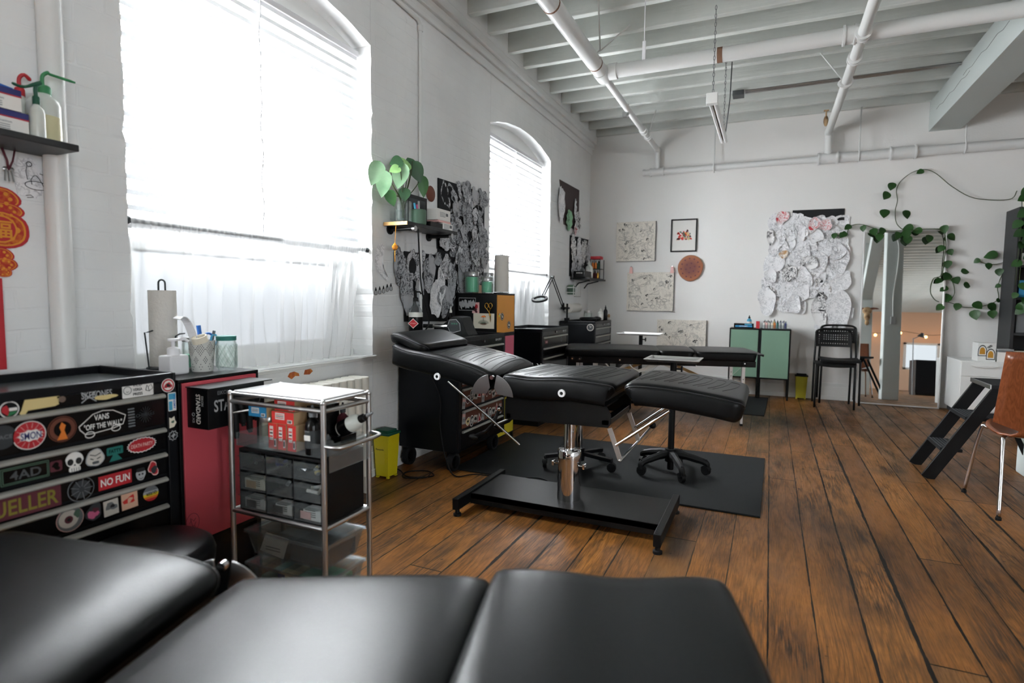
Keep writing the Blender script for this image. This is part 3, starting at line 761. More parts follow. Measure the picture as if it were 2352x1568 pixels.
SC.cycles.use_denoising = True
try: SC.cycles.denoiser = 'OPENIMAGEDENOISE'
except Exception: pass
SC.cycles.max_bounces = 10; SC.cycles.diffuse_bounces = 5; SC.cycles.glossy_bounces = 4; SC.cycles.transmission_bounces = 8; SC.cycles.transparent_max_bounces = 16
SC.cycles.sample_clamp_indirect = 6.; SC.cycles.caustics_reflective = False; SC.cycles.caustics_refractive = False
# ------------------------------------------------------------------ padded tattoo beds
class Pad:
    """upholstered cushion swept along a path of (x, z) top points"""
    def __init__(s, path, yc, hw, thk, re=.03, rp=.06, crown=.012, waist=0.):
        P = smoothpts([(x, 0, z) for x, z in path], 8)
        L = [0]
        for a, b in zip(P, P[1:]): L.append(L[-1]+(b-a).length)
        s.P, s.L, s.tot = P, L, L[-1]; s.yc, s.hw, s.thk, s.re, s.rp, s.crown, s.waist = yc, hw, thk, re, rp, crown, waist
    def at(s, d):
        d = min(max(d, 0), s.tot); i = 0
        while i < len(s.L)-2 and s.L[i+1] < d: i += 1
        t = (d-s.L[i])/max(s.L[i+1]-s.L[i], 1e-6); p = s.P[i].lerp(s.P[i+1], t)
        a, b = s.P[max(i-1, 0)], s.P[min(i+2, len(s.P)-1)]; tg = (b-a).normalized()
        return p, tg, Vector((-tg.z, 0, tg.x)) if tg.x > 0 else Vector((tg.z, 0, -tg.x))
    def inset(s, d):
        e = min(d, s.tot-d)
        ip = s.rp-sqrt(max(s.rp**2-(s.rp-e)**2, 0)) if e < s.rp else 0
        iz = s.re-sqrt(max(s.re**2-(s.re-e)**2, 0)) if e < s.re else 0
        return ip, iz
    def top(s, d, t, lift=0.):
        p, tg, n = s.at(d); ip, iz = s.inset(d); w = s.hw-ip
        h = s.crown*(1-abs(t/s.hw)**3)-iz+lift
        e = s.hw-ip-abs(t)
        if e < s.re: h -= s.re-sqrt(max(s.re**2-(s.re-max(e, 0))**2, 0))
        return p+Vector((0, s.yc+t, 0))+n*h
    def loop(s, d):
        p, tg, n = s.at(d); ip, iz = s.inset(d); w = s.hw-ip; re = min(s.re, w*.9); out = []
        w -= s.waist*sin(pi*d/s.tot)
        m = 5; nt = 14
        for i in range(nt+1):
            t = -(w-re)+(2*(w-re))*i/nt; out.append((t, s.crown*(1-abs(t/s.hw)**3)-iz))
        c0 = out[-1][1]
        for i in range(1, m+1): a = pi/2*(1-i/m); out.append((w-re+re*cos(a), c0-re+re*sin(a)))
        s.kp = len(out)-3
        rb = re*.8
        for i in range(0, m+1): a = -pi/2*i/m; out.append((w-rb+rb*cos(a), -s.thk+iz+rb+rb*sin(a)))
        half = out[nt+1:]
        out += [(-t, h) for t, h in reversed(half)]
        return [p+Vector((0, s.yc+t, 0))+n*h for t, h in out]
    def mesh(s, m='leather'):
        ds = [s.rp*(1-cos(pi/2*i/7)) for i in range(8)]; ds[0] = .002
        mid = [s.rp+(s.tot-2*s.rp)*i/14 for i in range(1, 14)]
        ds = ds+mid+[s.tot-d for d in reversed(ds)]
        mb = MB(m); loops = [s.loop(d) for d in ds]; k = len(loops[0])
        vs = [v for l in loops for v in l]; fs = [(i*k+j, i*k+(j+1) % k, (i+1)*k+(j+1) % k, (i+1)*k+j) for i in range(len(loops)-1) for j in range(k)]
        fs += [tuple(range(k)), tuple(range((len(loops)-1)*k, len(loops)*k))]
        mb.add(vs, fs)
        return mb
    def piping(s):
        ds = [s.rp*(1-cos(pi/2*i/7)) for i in range(8)]; ds[0] = .003
        ds = ds+[s.rp+(s.tot-2*s.rp)*i/14 for i in range(1, 14)]+[s.tot-d for d in reversed(ds)]
        a = []; b = []
        for d in ds:
            l = s.loop(d); k = s.kp; n = len(l)
            a.append(l[k]); b.append(l[14-k+n if 14-k < 0 else 14-k])
        mb = MB('leather_dark'); mb.tube(a+list(reversed(b)), .0038, 6, closed=True); return mb
    def stitch(s, u0, u1, n, t0=-.8, t1=.62, skew=.06):
        """U-shaped stitch channels across the cushion"""
        mb = MB('leather_dark'); w = (u1-u0)*s.tot/n
        for i in range(n):
            c = u0*s.tot+w*(i+.5); h = w*.33; pts = []
            for q in range(9): t = (t0+(t1-t0)*q/8)*s.hw; pts.append((c-h-skew*(1-q/8)**2, t))
            for q in range(1, 6): a = pi-pi*q/5; pts.append((c+h*cos(a), t1*s.hw+h*.8*sin(a)))
            for q in range(8, -1, -1): t = (t0+(t1-t0)*q/8)*s.hw; pts.append((c+h-skew*(1-q/8)**2, t))
            mb.tube([s.top(min(max(d, .01), s.tot-.01), t, .0004) for d, t in pts], .0011, 4)
        return mb
def tattoo_bed(label, loc, rz, drop=0., slope=1., pillow=True, quilt=True, prof=None):
    T = thing('tattoo_bed', label, 'tattoo bed', loc, rz, None)
    K = dict(world=False)
    D = -drop; yc = .03
    # base
    mb = MB('black_metal'); mb.box(-.515, .505, -.155, .225, .055, .088); mb.box(-.515, .505, -.155, -.15, .03, .088); mb.box(-.515, .505, .22, .225, .03, .088)
    build('base_plate', mb, T, bevel=.004, **K)
    for x0, x1 in ((-.545, -.51), (.503, .538)):
        mb = MB('black_metal'); mb.box(x0, x1, -.30, .295, .036, .098); build('base_bar', mb, T, bevel=.004, **K)
        for y in (-.275, .27):
            mb = MB('black_plastic'); xm = (x0+x1)/2; mb.lathe([(.022, 0), (.022, .012), (.012, .016), (.012, .04)], (xm, y, 0), 14); build('foot', mb, T, smooth='auto', **K)
    mb = MB('chrome'); mb.lathe([(.062, .086), (.062, .31), (.062, .352), (.057, .36), (.03, .362)], (0, 0, 0), 40); build('cylinder', mb, T, smooth='auto', **K)
    mb = MB('chrome'); mb.lathe([(.030, .30), (.030, .56+D)], (0, 0, 0), 28); build('piston', mb, T, smooth='auto', **K)
    for sx in (-1, 1):
        mb = MB('chrome'); mb.cyl((sx*.055, -.01, .275), (sx*.095, -.01, .275), .006, 10); mb.boxc((sx*.085, -.01, .275), (.012, .03, .028)); build('pedal_bolt', mb, T, bevel=.002, **K)
    # under-seat box
    mb = MB('black_metal')
    pr = [(-.296, .63), (-.297, .525), (.255, .535), (.268, .56), (.268, .60), (.245, .64), (.2, .66), (-.25, .66)]
    mb.prism([(x, z+D) for x, z in pr], (0, -.19, 0), (1, 0, 0), (0, 0, 1), .006, (0, 1, 0)); mb.prism([(x, z+D) for x, z in pr], (0, .25, 0), (1, 0, 0), (0, 0, 1), .006, (0, 1, 0))
    mb.box(-.29, .2, -.184, .25, .60+D, .655+D); mb.box(.22, .26, -.19, .256, .545+D, .575+D); mb.box(-.29, -.26, -.19, .256, .53+D, .56+D); mb.box(-.09, .09, -.09, .12, .52+D, .62+D)
    build('underframe', mb, T, bevel=.003, **K)
    # cushions
    sp = [(-.304, .745+D), (-.25, .770+D), (-.12, .765+D), (.06, .776+D), (.2, .770+D), (.28, .762+D), (.314, .74+D)]
    seat = Pad(prof[0] if prof else sp, yc, .30, .118, .055 if prof else .034, .045 if prof else .055, .006)
    so = build('seat', seat.mesh(), T, smooth='auto', **K); build('piping', seat.piping(), so, smooth=True, **K)
    if quilt: build('stitching', seat.stitch(.08, .94, 7), so, **K)
    lp = [(.322, .735+D), (.36, .764+D), (.43, .772+D), (.58, .765+D), (.72, .749+D), (.80, .738+D), (.872, .722+D)]
    leg = Pad(prof[1] if prof else lp, yc, .30, .118 if prof else .105, .058 if prof else .034, .06 if prof else .065, .004)
    lo = build('leg_rest', leg.mesh(), T, smooth='auto', **K); build('piping', leg.piping(), lo, smooth=True, **K)
    if quilt: build('stitching', leg.stitch(.12, .93, 7, -.55, .5), lo, **K)
    z0 = .75+D; bz = lambda dx, z: z0+(z-.75)*slope+D*0
    bp = [(-.985, bz(0, .885)), (-.94, bz(0, .895)), (-.86, bz(0, .872)), (-.74, bz(0, .858)), (-.60, bz(0, .838)), (-.44, bz(0, .804)), (-.35, bz(0, .772)), (-.318, bz(0, .75))]
    back = Pad(prof[2] if prof else bp, yc, .30, .115, .034, .07, .006)
    bo = build('backrest', back.mesh(), T, smooth='auto', **K); build('piping', back.piping(), bo, smooth=True, **K)
    if quilt: build('stitching', back.stitch(.36, .95, 6, -.75, .66, -.05), bo, **K)
    if pillow:
        pl = Pad([(-1.0, bz(0, .95)), (-.93, bz(0, .953)), (-.84, bz(0, .925)), (-.74, bz(0, .892))], yc-.02, .255, .055, .026, .05, .004)
        po = build('headrest', pl.mesh(), T, smooth='auto', **K); build('piping', pl.piping(), po, smooth=True, **K)
    # chrome hinge plates with bolt
    for y in (yc-.306, yc+.302):
        for a0, a1 in ((102, 176), (78, 4)):
            mb = MB('steel'); c = (-.329, .65+D)
            n = 9; outer = [(c[0]+.118*cos(radians(a0+(a1-a0)*i/n)), c[1]+.118*sin(radians(a0+(a1-a0)*i/n))) for i in range(n+1)]
            sg = 1 if a0 < 90 else -1
            poly = outer+[(c[0]+sg*.03, c[1]+.018), (c[0]+sg*.012, c[1]+.05)]
            mb.prism(poly, (0, y, 0), (1, 0, 0), (0, 0, 1), .004, (0, 1, 0)); build('hinge_plate', mb, T, bevel=.001, **K)
        mb = MB('chrome'); mb.cyl((-.329, y-.006, .752+D), (-.329, y+.010, .752+D), .011, 12); build('hinge_bolt', mb, T, smooth='auto', **K)
    # adjusting rods, stays and handles
    for y, a, b in ((-.25, (-.60, .71), (-.181, .416)), (.28, (-.52, .70), (-.20, .45))):
        mb = MB('chrome'); mb.cyl((a[0], y, a[1]+D), (b[0], y, b[1]+D), .0065, 12); build('support_rod', mb, T, smooth='auto', **K)
    for y in (-.12, .18):
        mb = MB('black_metal'); mb.tube([(-.36, y, .56+D), (-.40, y, .47+D), (-.44, y, .43+D), (-.50, y, .40+D)], .010, 8)
        ro = build('recline_handle', mb, T, smooth=True, **K)
        mb = MB('black_plastic'); mb.ball((-.515, y, .392+D), .02, (1.5, .9, .8)); build('handle_knob', mb, ro, smooth=True, **K)
    mb = MB('chrome'); mb.cyl((-.40, -.12, .465+D), (-.40, .18, .465+D), .005, 10); mb.ball((-.358, -.12, .562+D), .016); build('handle_crossbar', mb, T, smooth='auto', **K)
    for y, dx in ((-.19, 0), (.23, 0)):
        mb = MB('brushed'); mb.bar((.262+dx, y, .535+D), (.318+dx, y, .385+D), .005, .024, (1, 0, .4)); build('stay', mb, T, bevel=.001, **K)
        mb = MB('chrome'); mb.cyl((.296+dx, y, .455+D), (.54+dx, y, .645+D), .0075, 12); build('support_rod', mb, T, smooth='auto', **K)
    mb = MB('brushed'); mb.tube([(.318, -.20, .385+D), (.318, .24, .385+D), (.36, .33, .44+D)], .006, 8); mb.use('black_plastic'); mb.ball((.37, .345, .455+D), .02); build('leg_handle', mb, T, smooth=True, **K)
    # white-rimmed eyelets on the side
    for x, z in ((-.655, bz(0, .79)-.055), (.044, .70+D)):
        mb = MB('white_plastic'); y = yc-.303
        R = Matrix.Rotation(pi/2, 3, 'X')
        mb.lathe([(.0085, 0), (.0085, .005), (.018, .005), (.019, .0), (.019, -.003)], (x, y, z), 24, R, cap=False); mb.use('leather_dark'); mb.cyl((x, y-.001, z), (x, y+.004, z), .009, 16); build('eyelet', mb, T, smooth='auto', label='white ring eyelet in the side of the cushion', **K)
    return T
tattoo_bed('black padded tattoo bed with chrome column, its headrest up, on the black floor mat', (1.364, 2.87, 0), 0.)
PS = lambda l: [(a+.318, b) for a, b in l]
tattoo_bed('black padded tattoo bed closest to the camera, filling the bottom of the picture', (1.561, .683, 0), radians(15.5), .235, .8, False, False,
           (PS([(-.60, .49), (-.57, .512), (-.45, .526), (-.332, .540), (-.128, .560), (-.02, .563), (.03, .545)]), PS([(-.012, .548), (.012, .580), (.057, .592), (.16, .594), (.252, .590), (.341, .597), (.42, .606), (.475, .60), (.51, .58)]), PS([(-1.24, .555), (-1.2, .572), (-1.067, .565), (-.887, .558), (-.747, .547), (-.66, .525), (-.612, .50)])))
# ------------------------------------------------------------------ floor mats
def mat_on_floor(poly, h, lb):
    mb = MB('mat_rubber'); mb.prism(poly, (0, 0, .0), (1, 0, 0), (0, 1, 0), h, (0, 0, 1)); single('floor_mat', mb, lb, 'floor mat', bevel=.003)
mat_on_floor([(.402, 3.30), (2.306, 3.263), (2.32, 4.519), (.43, 4.47)], .01, 'large black rubber mat under the wheeled stands beside the central tattoo bed')
mat_on_floor([(2.03, 6.24), (2.30, 6.235), (2.335, 7.45), (2.06, 7.45)], .008, 'small black mat in front of the sage green cabinets')
# ------------------------------------------------------------------ wheeled stands
def castor(T, x, y, r=.028, w=.02, ang=0., clear=False, z0=0., stem=.09):
    a = Vector((cos(ang), sin(ang), 0)); c = Vector((x, y, z0+r))
    mb = MB('black_plastic'); mb.cyl(c-a*w*.5, c+a*w*.5, r, 18)
    if clear:
        mb.use('glass')
    mb.use('black_plastic'); hood = [(r*1.08*cos(t), r*1.08*sin(t)) for t in [pi*.15+pi*.75*i/8 for i in range(9)]]
    u = Vector((-a.y, a.x, 0)); mb.prism(hood+[(-.2*r, 0)], c-a*w*.7, u, (0, 0, 1), w*1.4, a)
    mb.cyl((x, y, z0+r*1.4), (x, y, z0+stem), .007, 8)
    build('castor', mb, T, smooth='auto', world=True)
def star_base(T, cx, cy, R, a0, zhub, m, clear=False, flat=False):
    mb = MB(m)
    for i in range(5):
        a = a0+2*pi*i/5; d = Vector((cos(a), sin(a), 0)); o = Vector((cx, cy, 0))
        if flat: mb.bar(o+Vector((0, 0, zhub)), o+d*R+Vector((0, 0, zhub-.02)), .035, .022)
        else:
            pts = [o+d*.02+Vector((0, 0, zhub)), o+d*R*.35+Vector((0, 0, zhub-.005)), o+d*R*.75+Vector((0, 0, zhub-.025)), o+d*R+Vector((0, 0, zhub-.045)), o+d*(R+.008)+Vector((0, 0, zhub-.08))]
            mb.tube(smoothpts(pts, 4), [.028]*5+[.024]*4+[.021]*5+[.018]*3, 8)
    mb.cyl((cx, cy, zhub-.05), (cx, cy, zhub+.035), .038, 18)
    build('star_base', mb, T, smooth='auto')
    for i in range(5):
        a = a0+2*pi*i/5; castor(T, cx+R*cos(a), cy+R*sin(a), .03, .024, a+.9+i, clear, z0=.012, stem=zhub-.03)
def tray_stand(label, cx, cy, ztray, rot, size, traymat, base=True, mat_z=.012):
    T = thing('instrument_stand', label, 'tray stand', (cx, cy, mat_z if base else 0))
    if base: star_base(T, cx, cy, .225, rot, .135, 'black_plastic')
    else:
        mb = MB('black_metal'); mb.box(cx-.2, cx+.2, cy-.02, cy+.02, 0, .03); mb.box(cx-.02, cx+.02, cy-.15, cy+.15, 0, .03); build('foot_bar', mb, T, bevel=.004)
    mb = MB('black_metal'); mb.cyl((cx, cy, .03), (cx, cy, ztray-.02), .021, 16); build('post', mb, T, smooth='auto')
    mb = MB('black_plastic'); mb.cyl((cx, cy, ztray-.07), (cx+.05, cy-.01, ztray-.07), .006, 8); mb.prism(circ(.022, 14), (cx+.05, cy-.01, ztray-.07), (0, 1, 0), (0, 0, 1), .008, (1, 0, 0)); build('clamp_knob', mb, T, smooth='auto')
    w, d = size; R = Matrix.Rotation(rot*0+.0, 3, 'Z')
    mb = MB(traymat); lip = .018
    o = [(-w/2-lip, -d/2-lip), (w/2+lip, -d/2-lip), (w/2+lip, d/2+lip), (-w/2-lip, d/2+lip)]; i_ = [(-w/2, -d/2), (w/2, -d/2), (w/2, d/2), (-w/2, d/2)]
    z0 = ztray-.02; z1 = ztray
    vs = [(cx+a, cy+b, z1) for a, b in o]+[(cx+a, cy+b, z1) for a, b in i_]+[(cx+a*.94, cy+b*.92, z0+.004) for a, b in i_]+[(cx+a, cy+b, z1-.006) for a, b in o]+[(cx+a*.97, cy+b*.95, z0) for a, b in i_]
    fs = [(8, 9, 10, 11), (16, 17, 18, 19)]
    for k in range(4):
        q = (k+1) % 4; fs += [(k, q, 4+q, 4+k), (4+k, 4+q, 8+q, 8+k), (k, q, 12+q, 12+k), (12+k, 12+q, 16+q, 16+k)]
    mb.add(vs, fs); build('tray', mb, T, bevel=.002)
    return T
tray_stand('steel instrument tray on a black post with five-armed wheeled base, behind the leg rest', 1.745, 3.86, .775, .15, (.31, .235), 'brushed')
tray_stand('white topped tray table on a black post near the back wall canvases', 1.02, 6.35, .79, 0, (.44, .26), 'white_gloss', False)
# rolling stool under the bed
T = thing('rolling_stool', 'rolling stool with chrome column and clear-rimmed castors, its seat hidden behind the bed', 'stool', (1.16, 3.70, .012))
star_base(T, 1.16, 3.70, .235, 1.15, .11, 'black_satin', True, True)
mb = MB('chrome'); mb.cyl((1.16, 3.70, .12), (1.16, 3.70, .42), .024, 18); build('column', mb, T, smooth='auto')
mb = MB('leather'); mb.lathe([(.02, .41), (.16, .415), (.175, .43), (.178, .46), (.165, .485), (.1, .497), (0, .50)], (1.16, 3.70, 0), 32); build('seat', mb, T, smooth='auto')
# stool by the tool chest
T = thing('round_stool', 'round black leather stool in front of the stickered tool chest', 'stool', (.685, 1.04, 0))
mb = MB('leather'); mb.lathe([(.05, .345), (.165, .347), (.178, .36), (.181, .39), (.174, .412), (.155, .425), (.1, .431), (0, .433)], (.685, 1.04, 0), 40); so = build('seat', mb, T, smooth='auto')
mb = MB('chrome'); mb.cyl((.685, 1.04, .1), (.685, 1.04, .35), .025, 16); build('column', mb, T, smooth='auto')
star_base(T, .685, 1.04, .17, .3, .1, 'black_plastic')
# ------------------------------------------------------------------ stickers: thin printed shapes on a face
UY, UZ = Vector((0, 1, 0)), Vector((0, 0, 1))
class Stk:
    """one sticker: layers of flat shapes centred on o in the plane (u, v)"""
    def __init__(s, o, u=UY, v=UZ, rot=0.):
        u, v = Vector(u), Vector(v); s.o = Vector(o); s.u = u*cos(rot)+v*sin(rot); s.v = v*cos(rot)-u*sin(rot)
        s.w = u.cross(v).normalized(); s.mb = MB(); s.k = 0
    def shape(s, poly, m, dx=0, dy=0, sc=1.):
        s.k += 1; s.mb.use(m)
        s.mb.prism([(a*sc, b*sc) for a, b in poly], s.o+s.u*dx+s.v*dy, s.u, s.v, .0004+.0004*s.k, s.w); return s
    def disc(s, r, m, dx=0, dy=0, sx=1., sy=1., n=24): return s.shape(circ(r, n, sx, sy), m, dx, dy)
    def ring(s, r, m, m2, t=.12): s.disc(r, m); return s.disc(r*(1-t), m2)
    def rect(s, w, h, m, dx=0, dy=0, r=.001): return s.shape(rrect(w, h, min(r, w/2.1, h/2.1), 2), m, dx, dy)
    def text(s, t, h, m, dx=0, dy=0, width=None, bold=True):
        s.k += 1; s.mb.use(m); s.mb.text(t, s.o+s.u*dx+s.v*dy+s.w*(.0006+.0004*s.k), s.u, s.v, h, width, bold=bold); return s
    def line(s, pts, r, m):
        s.k += 1; s.mb.use(m); s.mb.tube([s.o+s.u*p[0]+s.v*p[1]+s.w*(.0006+.0004*s.k) for p in pts], r, 4); return s
    def build(s, parent, label=None, name='sticker', **kw): return build(name, s.mb, parent, label=label, **kw)
def blob(r, n=18, amp=.15, seed=0, sx=1., sy=1.):
    q = random.Random(seed); k = [q.uniform(0, 6.28) for _ in range(4)]
    return [((r*sx)*(1+amp*(sin(2*a+k[0])*.6+sin(3*a+k[1])*.5+.3*sin(5*a+k[2])))*cos(a), (r*sy)*(1+amp*(sin(2*a+k[0])*.6+sin(3*a+k[1])*.5+.3*sin(5*a+k[2])))*sin(a)) for a in [2*pi*i/n for i in range(n)]]
def star(r1, r2, n, sx=1., sy=1.): return [((r1 if i % 2 else r2)*sx*cos(pi*i/n), (r1 if i % 2 else r2)*sy*sin(pi*i/n)) for i in range(2*n)]
# ------------------------------------------------------------------ steel tool chests
def tool_chest(label, x0, x1, y0, y1, z0, z1, drawers, castors=False, logo=True, lidz=.07):
    T = thing('tool_chest', label, 'tool chest', ((x0+x1)/2, (y0+y1)/2, 0), 0., None)
    mb = MB('chest_black'); d = .03
    mb.box(x0, x1-.012, y0, y1, z0, z1-d); t = .012
    for a in ((x0, x1, y0, y0+t), (x0, x1, y1-t, y1), (x0, x0+t, y0+t, y1-t), (x1-t, x1, y0+t, y1-t)): mb.box(*a, z1-d, z1)
    mb.box(x1-.012, x1, y0, y0+.035, z0, z1-d); mb.box(x1-.012, x1, y1-.035, y1, z0, z1-d)
    body = build('body', mb, T, bevel=.004)
    mb = MB('tray_liner'); mb.box(x0+t, x1-t, y0+t, y1-t, z1-d, z1-d+.004); build('top_tray', mb, T)
    mb = MB('drawer_black'); mb.box(x1-.012, x1-.002, y0+.035, y1-.035, z1-lidz, z1-d); lp = build('front_panel', mb, T, bevel=.002)
    mb = MB('chrome'); ym = y0+(y1-y0)*.5; mb.cyl((x1-.002, ym, z1-lidz*.62), (x1+.006, ym, z1-lidz*.62), .009, 14); build('lock', mb, lp, smooth='auto')
    if logo:
        Stk((x1-.002, y1-.105, z1-lidz*.62)).text('HUSKY', .016, 'grey_light', width=.085).line([(-.062, -.006), (-.056, .008), (-.05, -.004), (-.052, -.008)], .002, 'grey_light').build(lp, name='logo')
    out = []
    for a, b in drawers:
        mb = MB('drawer_black'); mb.box(x1-.014, x1-.003, y0+.04, y1-.04, a+.004, b-.004); dr = build('drawer', mb, T, bevel=.002)
        mb = MB('handle'); n = 6
        pf = [(0, -.007), (.012, -.008), (.017, -.004), (.015, .003), (.008, .007), (0, .008)]
        mb.prism(pf, (x1-.003, y0+.045, b-.004-.008), (1, 0, 0), (0, 0, 1), (y1-y0-.09), (0, 1, 0)); build('handle', mb, dr, bevel=.002, label='pale metal full-width drawer handle')
        out.append(dr)
    if castors:
        for x, y, big in ((x0+.05, y0+.05, 1), (x1-.07, y0+.05, 1), (x0+.05, y1-.06, 1), (x1-.07, y1-.06, 1)):
            mb = MB('rubber'); r = .062
            pr = [(r*.72, -.02), (r*.95, -.021), (r, -.012), (r, .012), (r*.95, .021), (r*.72, .02)]
            mb.lathe(pr+[pr[0]], (x, y, r), 28, Matrix.Rotation(pi/2, 3, 'Y'), cap=False)
            mb.use('black_satin')
            for k in range(7):
                a = 2*pi*k/7; mb.bar((x, y, r), (x, y+r*.76*cos(a), r+r*.76*sin(a)), .03, .010, (1, 0, 0))
            mb.cyl((x-.022, y, r), (x+.022, y, r), .016, 14); mb.box(x-.03, x-.024, y-.03, y+.03, r-.01, z0); mb.box(x-.03, x+.03, y-.035, y+.035, z0-.012, z0)
            build('castor', mb, T, smooth='auto', auto=35)
    else:
        mb = MB('black_metal'); mb.box(x0+.01, x1-.03, y0+.01, y1-.01, 0, z0); build('plinth', mb, T)
    return T, lp, out
X = .492
TA, lp, DR = tool_chest('black tool chest covered in band stickers beside the red cabinet', .085, X, .595, 1.285, .06, .893, [(.72, .832), (.637, .718), (.554, .635), (.463, .552), (.36, .461), (.20, .358), (.07, .198)], logo=False, lidz=.061)
XD = X-.003
def sk(dr, y, z, rot=0., x=None): return Stk((x if x else XD, y, z), rot=rot), dr
# on the top panel
S = Stk((XD+.002, .819, .846)); S.ring(.022, 'paper_white', 'black_plastic'); S.shape([(-.018, -.004), (-.004, -.016), (.0, .0), (-.006, .012), (-.016, .008)], 'red').rect(.018, .008, 'paper_white', .008, 0).shape([(-.006, -.018), (.012, -.012), (.016, -.006), (0, -.006)], 'green'); S.build(lp, 'round sticker with a heart in red, black, white and green')
S = Stk((XD+.002, .890, .85)); S.shape([(-.045, -.012), (-.05, -.02), (-.038, -.026), (-.03, -.014), (.035, -.012), (.045, -.008), (.04, .013), (.047, .015), (-.036, .016)], 'tape'); S.build(lp, 'torn strip of masking tape')
S = Stk((XD+.002, 1.037, .851)); S.text('SKEBONES', .02, 'grey_light', -.002, .004, .085); S.line([(-.045, -.016), (-.005, .014)], .0016, 'grey_light').line([(-.045, .014), (-.005, -.016)], .0016, 'grey_light'); S.shape(blob(.02, 16, .2, 4, 1.5, .4), 'tape', .022, -.008); S.build(lp, 'lettered sticker with crossed bones')
S = Stk((XD+.002, 1.157, .853)); S.rect(.098, .048, 'paper_white', 0, 0, .003); S.ring(.001, 'ink', 'ink'); S.line(arc((-.034, 0, 0), .012, 0, 6.28, 20), .0008, 'ink'); S.line([(-.038, -.003), (-.034, -.006), (-.03, -.003)], .0007, 'ink')
for i, t in enumerate(('VICE-', 'VERSA', 'PRESS')): S.text(t, .0095, 'ink', -.003, .014-.014*i, .030)
S.line([(.022, -.006), (.033, -.01), (.045, -.002), (.04, .011), (.03, .004), (.026, .01), (.022, -.006)], .0009, 'ink').line([(.033, -.01), (.03, .004)], .0008, 'ink'); S.build(lp, 'white sticker with a face and an open book')
# along the frame
S = Stk((X, 1.2555, .852)); S.ring(.023, 'paper_white', 'red', .10).disc(.016, 'paper_white').shape(blob(.011, 14, .4, 3), 'red').shape(blob(.006, 12, .3, 9), 'ink'); S.build(TA, 'round red and white sticker')
S = Stk((X, 1.268, .795)); S.rect(.028, .062, 'paper_white', 0, 0, .003).rect(.024, .02, 'cyan', 0, .018).rect(.012, .03, 'cyan', -.006, -.013)
S2 = Stk((X+.001, 1.268, .795), rot=pi/2); S2.text('AMERICA', .008, 'blue', 0, -.007, .048); S.build(TA, 'blue and white upright sticker'); S2.build(TA, name='sticker_lettering')
S = Stk((X, 1.268, .727)); S.shape([(-.012, -.02), (.004, -.018), (.013, -.004), (.008, .004), (.006, .018), (-.004, .012), (-.012, .016)], 'cream').shape(blob(.005, 10, .3, 1), 'sage_dark'); S.build(TA)
S = Stk((X, 1.268, .68)); S.shape(star(.018, .014, 9), 'grey_light').shape(star(.015, .011, 9), 'black_plastic').shape(blob(.006, 10, .4, 2), 'grey_light').line([(0, -.012), (0, .012)], .001, 'grey_light').line([(-.011, 0), (.011, 0)], .001, 'grey_light'); S.build(TA, 'pale geometric flower sticker')
# first drawer
d = DR[0]
S = Stk((XD, .801, .775)); S.disc(.032, 'grey_dark').text('SPACE', .011, 'grey', 0, 0, .045); S.build(d)
S = Stk((XD, .862, .768)); S.ring(.039, 'paper_white', 'red', .06)
for k in range(14): a = 2*pi*k/14; S.line([(.02*cos(a), .02*sin(a)), (.034*cos(a), .034*sin(a))], .0006, 'rose')
S.shape(star(.03, .024, 9, 1, .55), 'paper_white').text('SMON', .02, 'navy', 0, 0, .048); S.build(d, 'round red sticker with a white starburst')
S = Stk((XD, .941, .769)); S.ring(.037, 'brown', 'drawer_black', .06).disc(.033, 'brown').disc(.022, 'drawer_black').shape([(-.015, -.03), (.012, -.03), (.004, -.004), (.008, .01), (-.002, .02), (-.008, .006), (-.004, -.008)], 'orange'); S.build(d, 'round brown sticker with an orange bird')
S = Stk((XD, 1.05, .766))
car = [(-.066, .0), (-.05, .012), (-.028, .030), (.0, .037), (.03, .033), (.052, .020), (.066, .012), (.062, -.002), (.058, -.014), (.03, -.022), (-.03, -.027), (-.05, -.026), (-.064, -.010)]
S.line(car+[car[0]], .0014, 'paper_white')
for cx in (-.038, .036): S.line([(cx+.013*cos(a), -.029+.009*sin(a)+(.006 if cx > 0 else 0)) for a in [2*pi*q/16 for q in range(17)]], .0013, 'paper_white')
S.text('VANS', .017, 'paper_white', -.004, .019, .042); S.text('"OFF THE WALL"', .017, 'paper_white', 0, -.006, .108); S.build(d, 'white outlined skateboard sticker with lettering')
S = Stk((XD, 1.134, .766))
for i in range(7): S.rect(.02, .0045, 'grey', 0, .027-.009*i)
S.build(d)
S = Stk((XD, 1.178, .768)); S.text('CHSOLLS', .010, 'grey_dark', 0, .0, .06)
for i in range(8): a = pi*i/8; S.line([(.022*cos(a), .026*sin(a)), (-.022*cos(a), -.026*sin(a))], .0006, 'grey_dark')
S.build(d)
# second drawer
d = DR[1]
S = Stk((XD, .848, .667)); S.rect(.112, .046, 'sage_dark', 0, 0, .002).rect(.108, .042, 'drawer_black').rect(.104, .038, 'sage_dark').rect(.1, .034, 'drawer_black').text('4AD', .024, 'dull_grey', 0, 0, .072); S.build(d, 'dark framed sticker with three letters')
S = Stk((XD, .921, .667)); S.rect(.03, .03, 'maroon', 0, 0, .004).shape(blob(.01, 12, .4, 5), 'drawer_black'); S.build(d)
S = Stk((XD, .968, .664)); S.shape([(.024*cos(a)*(1 if a < pi else .9), .006+.026*sin(a)*(1 if a < pi else .75)) for a in [2*pi*q/24 for q in range(24)]], 'paper_white').rect(.03, .014, 'paper_white', 0, -.018, .004)
for sx in (-1, 1): S.disc(.008, 'ink', sx*.011, .004, 1, 1.2)
S.shape([(-.003, -.008), (.003, -.008), (0, -.003)], 'ink')
for i in range(4): S.line([(-.009+.006*i, -.014), (-.009+.006*i, -.024)], .0007, 'ink')
S.build(d, 'white skull sticker with round black eyes')
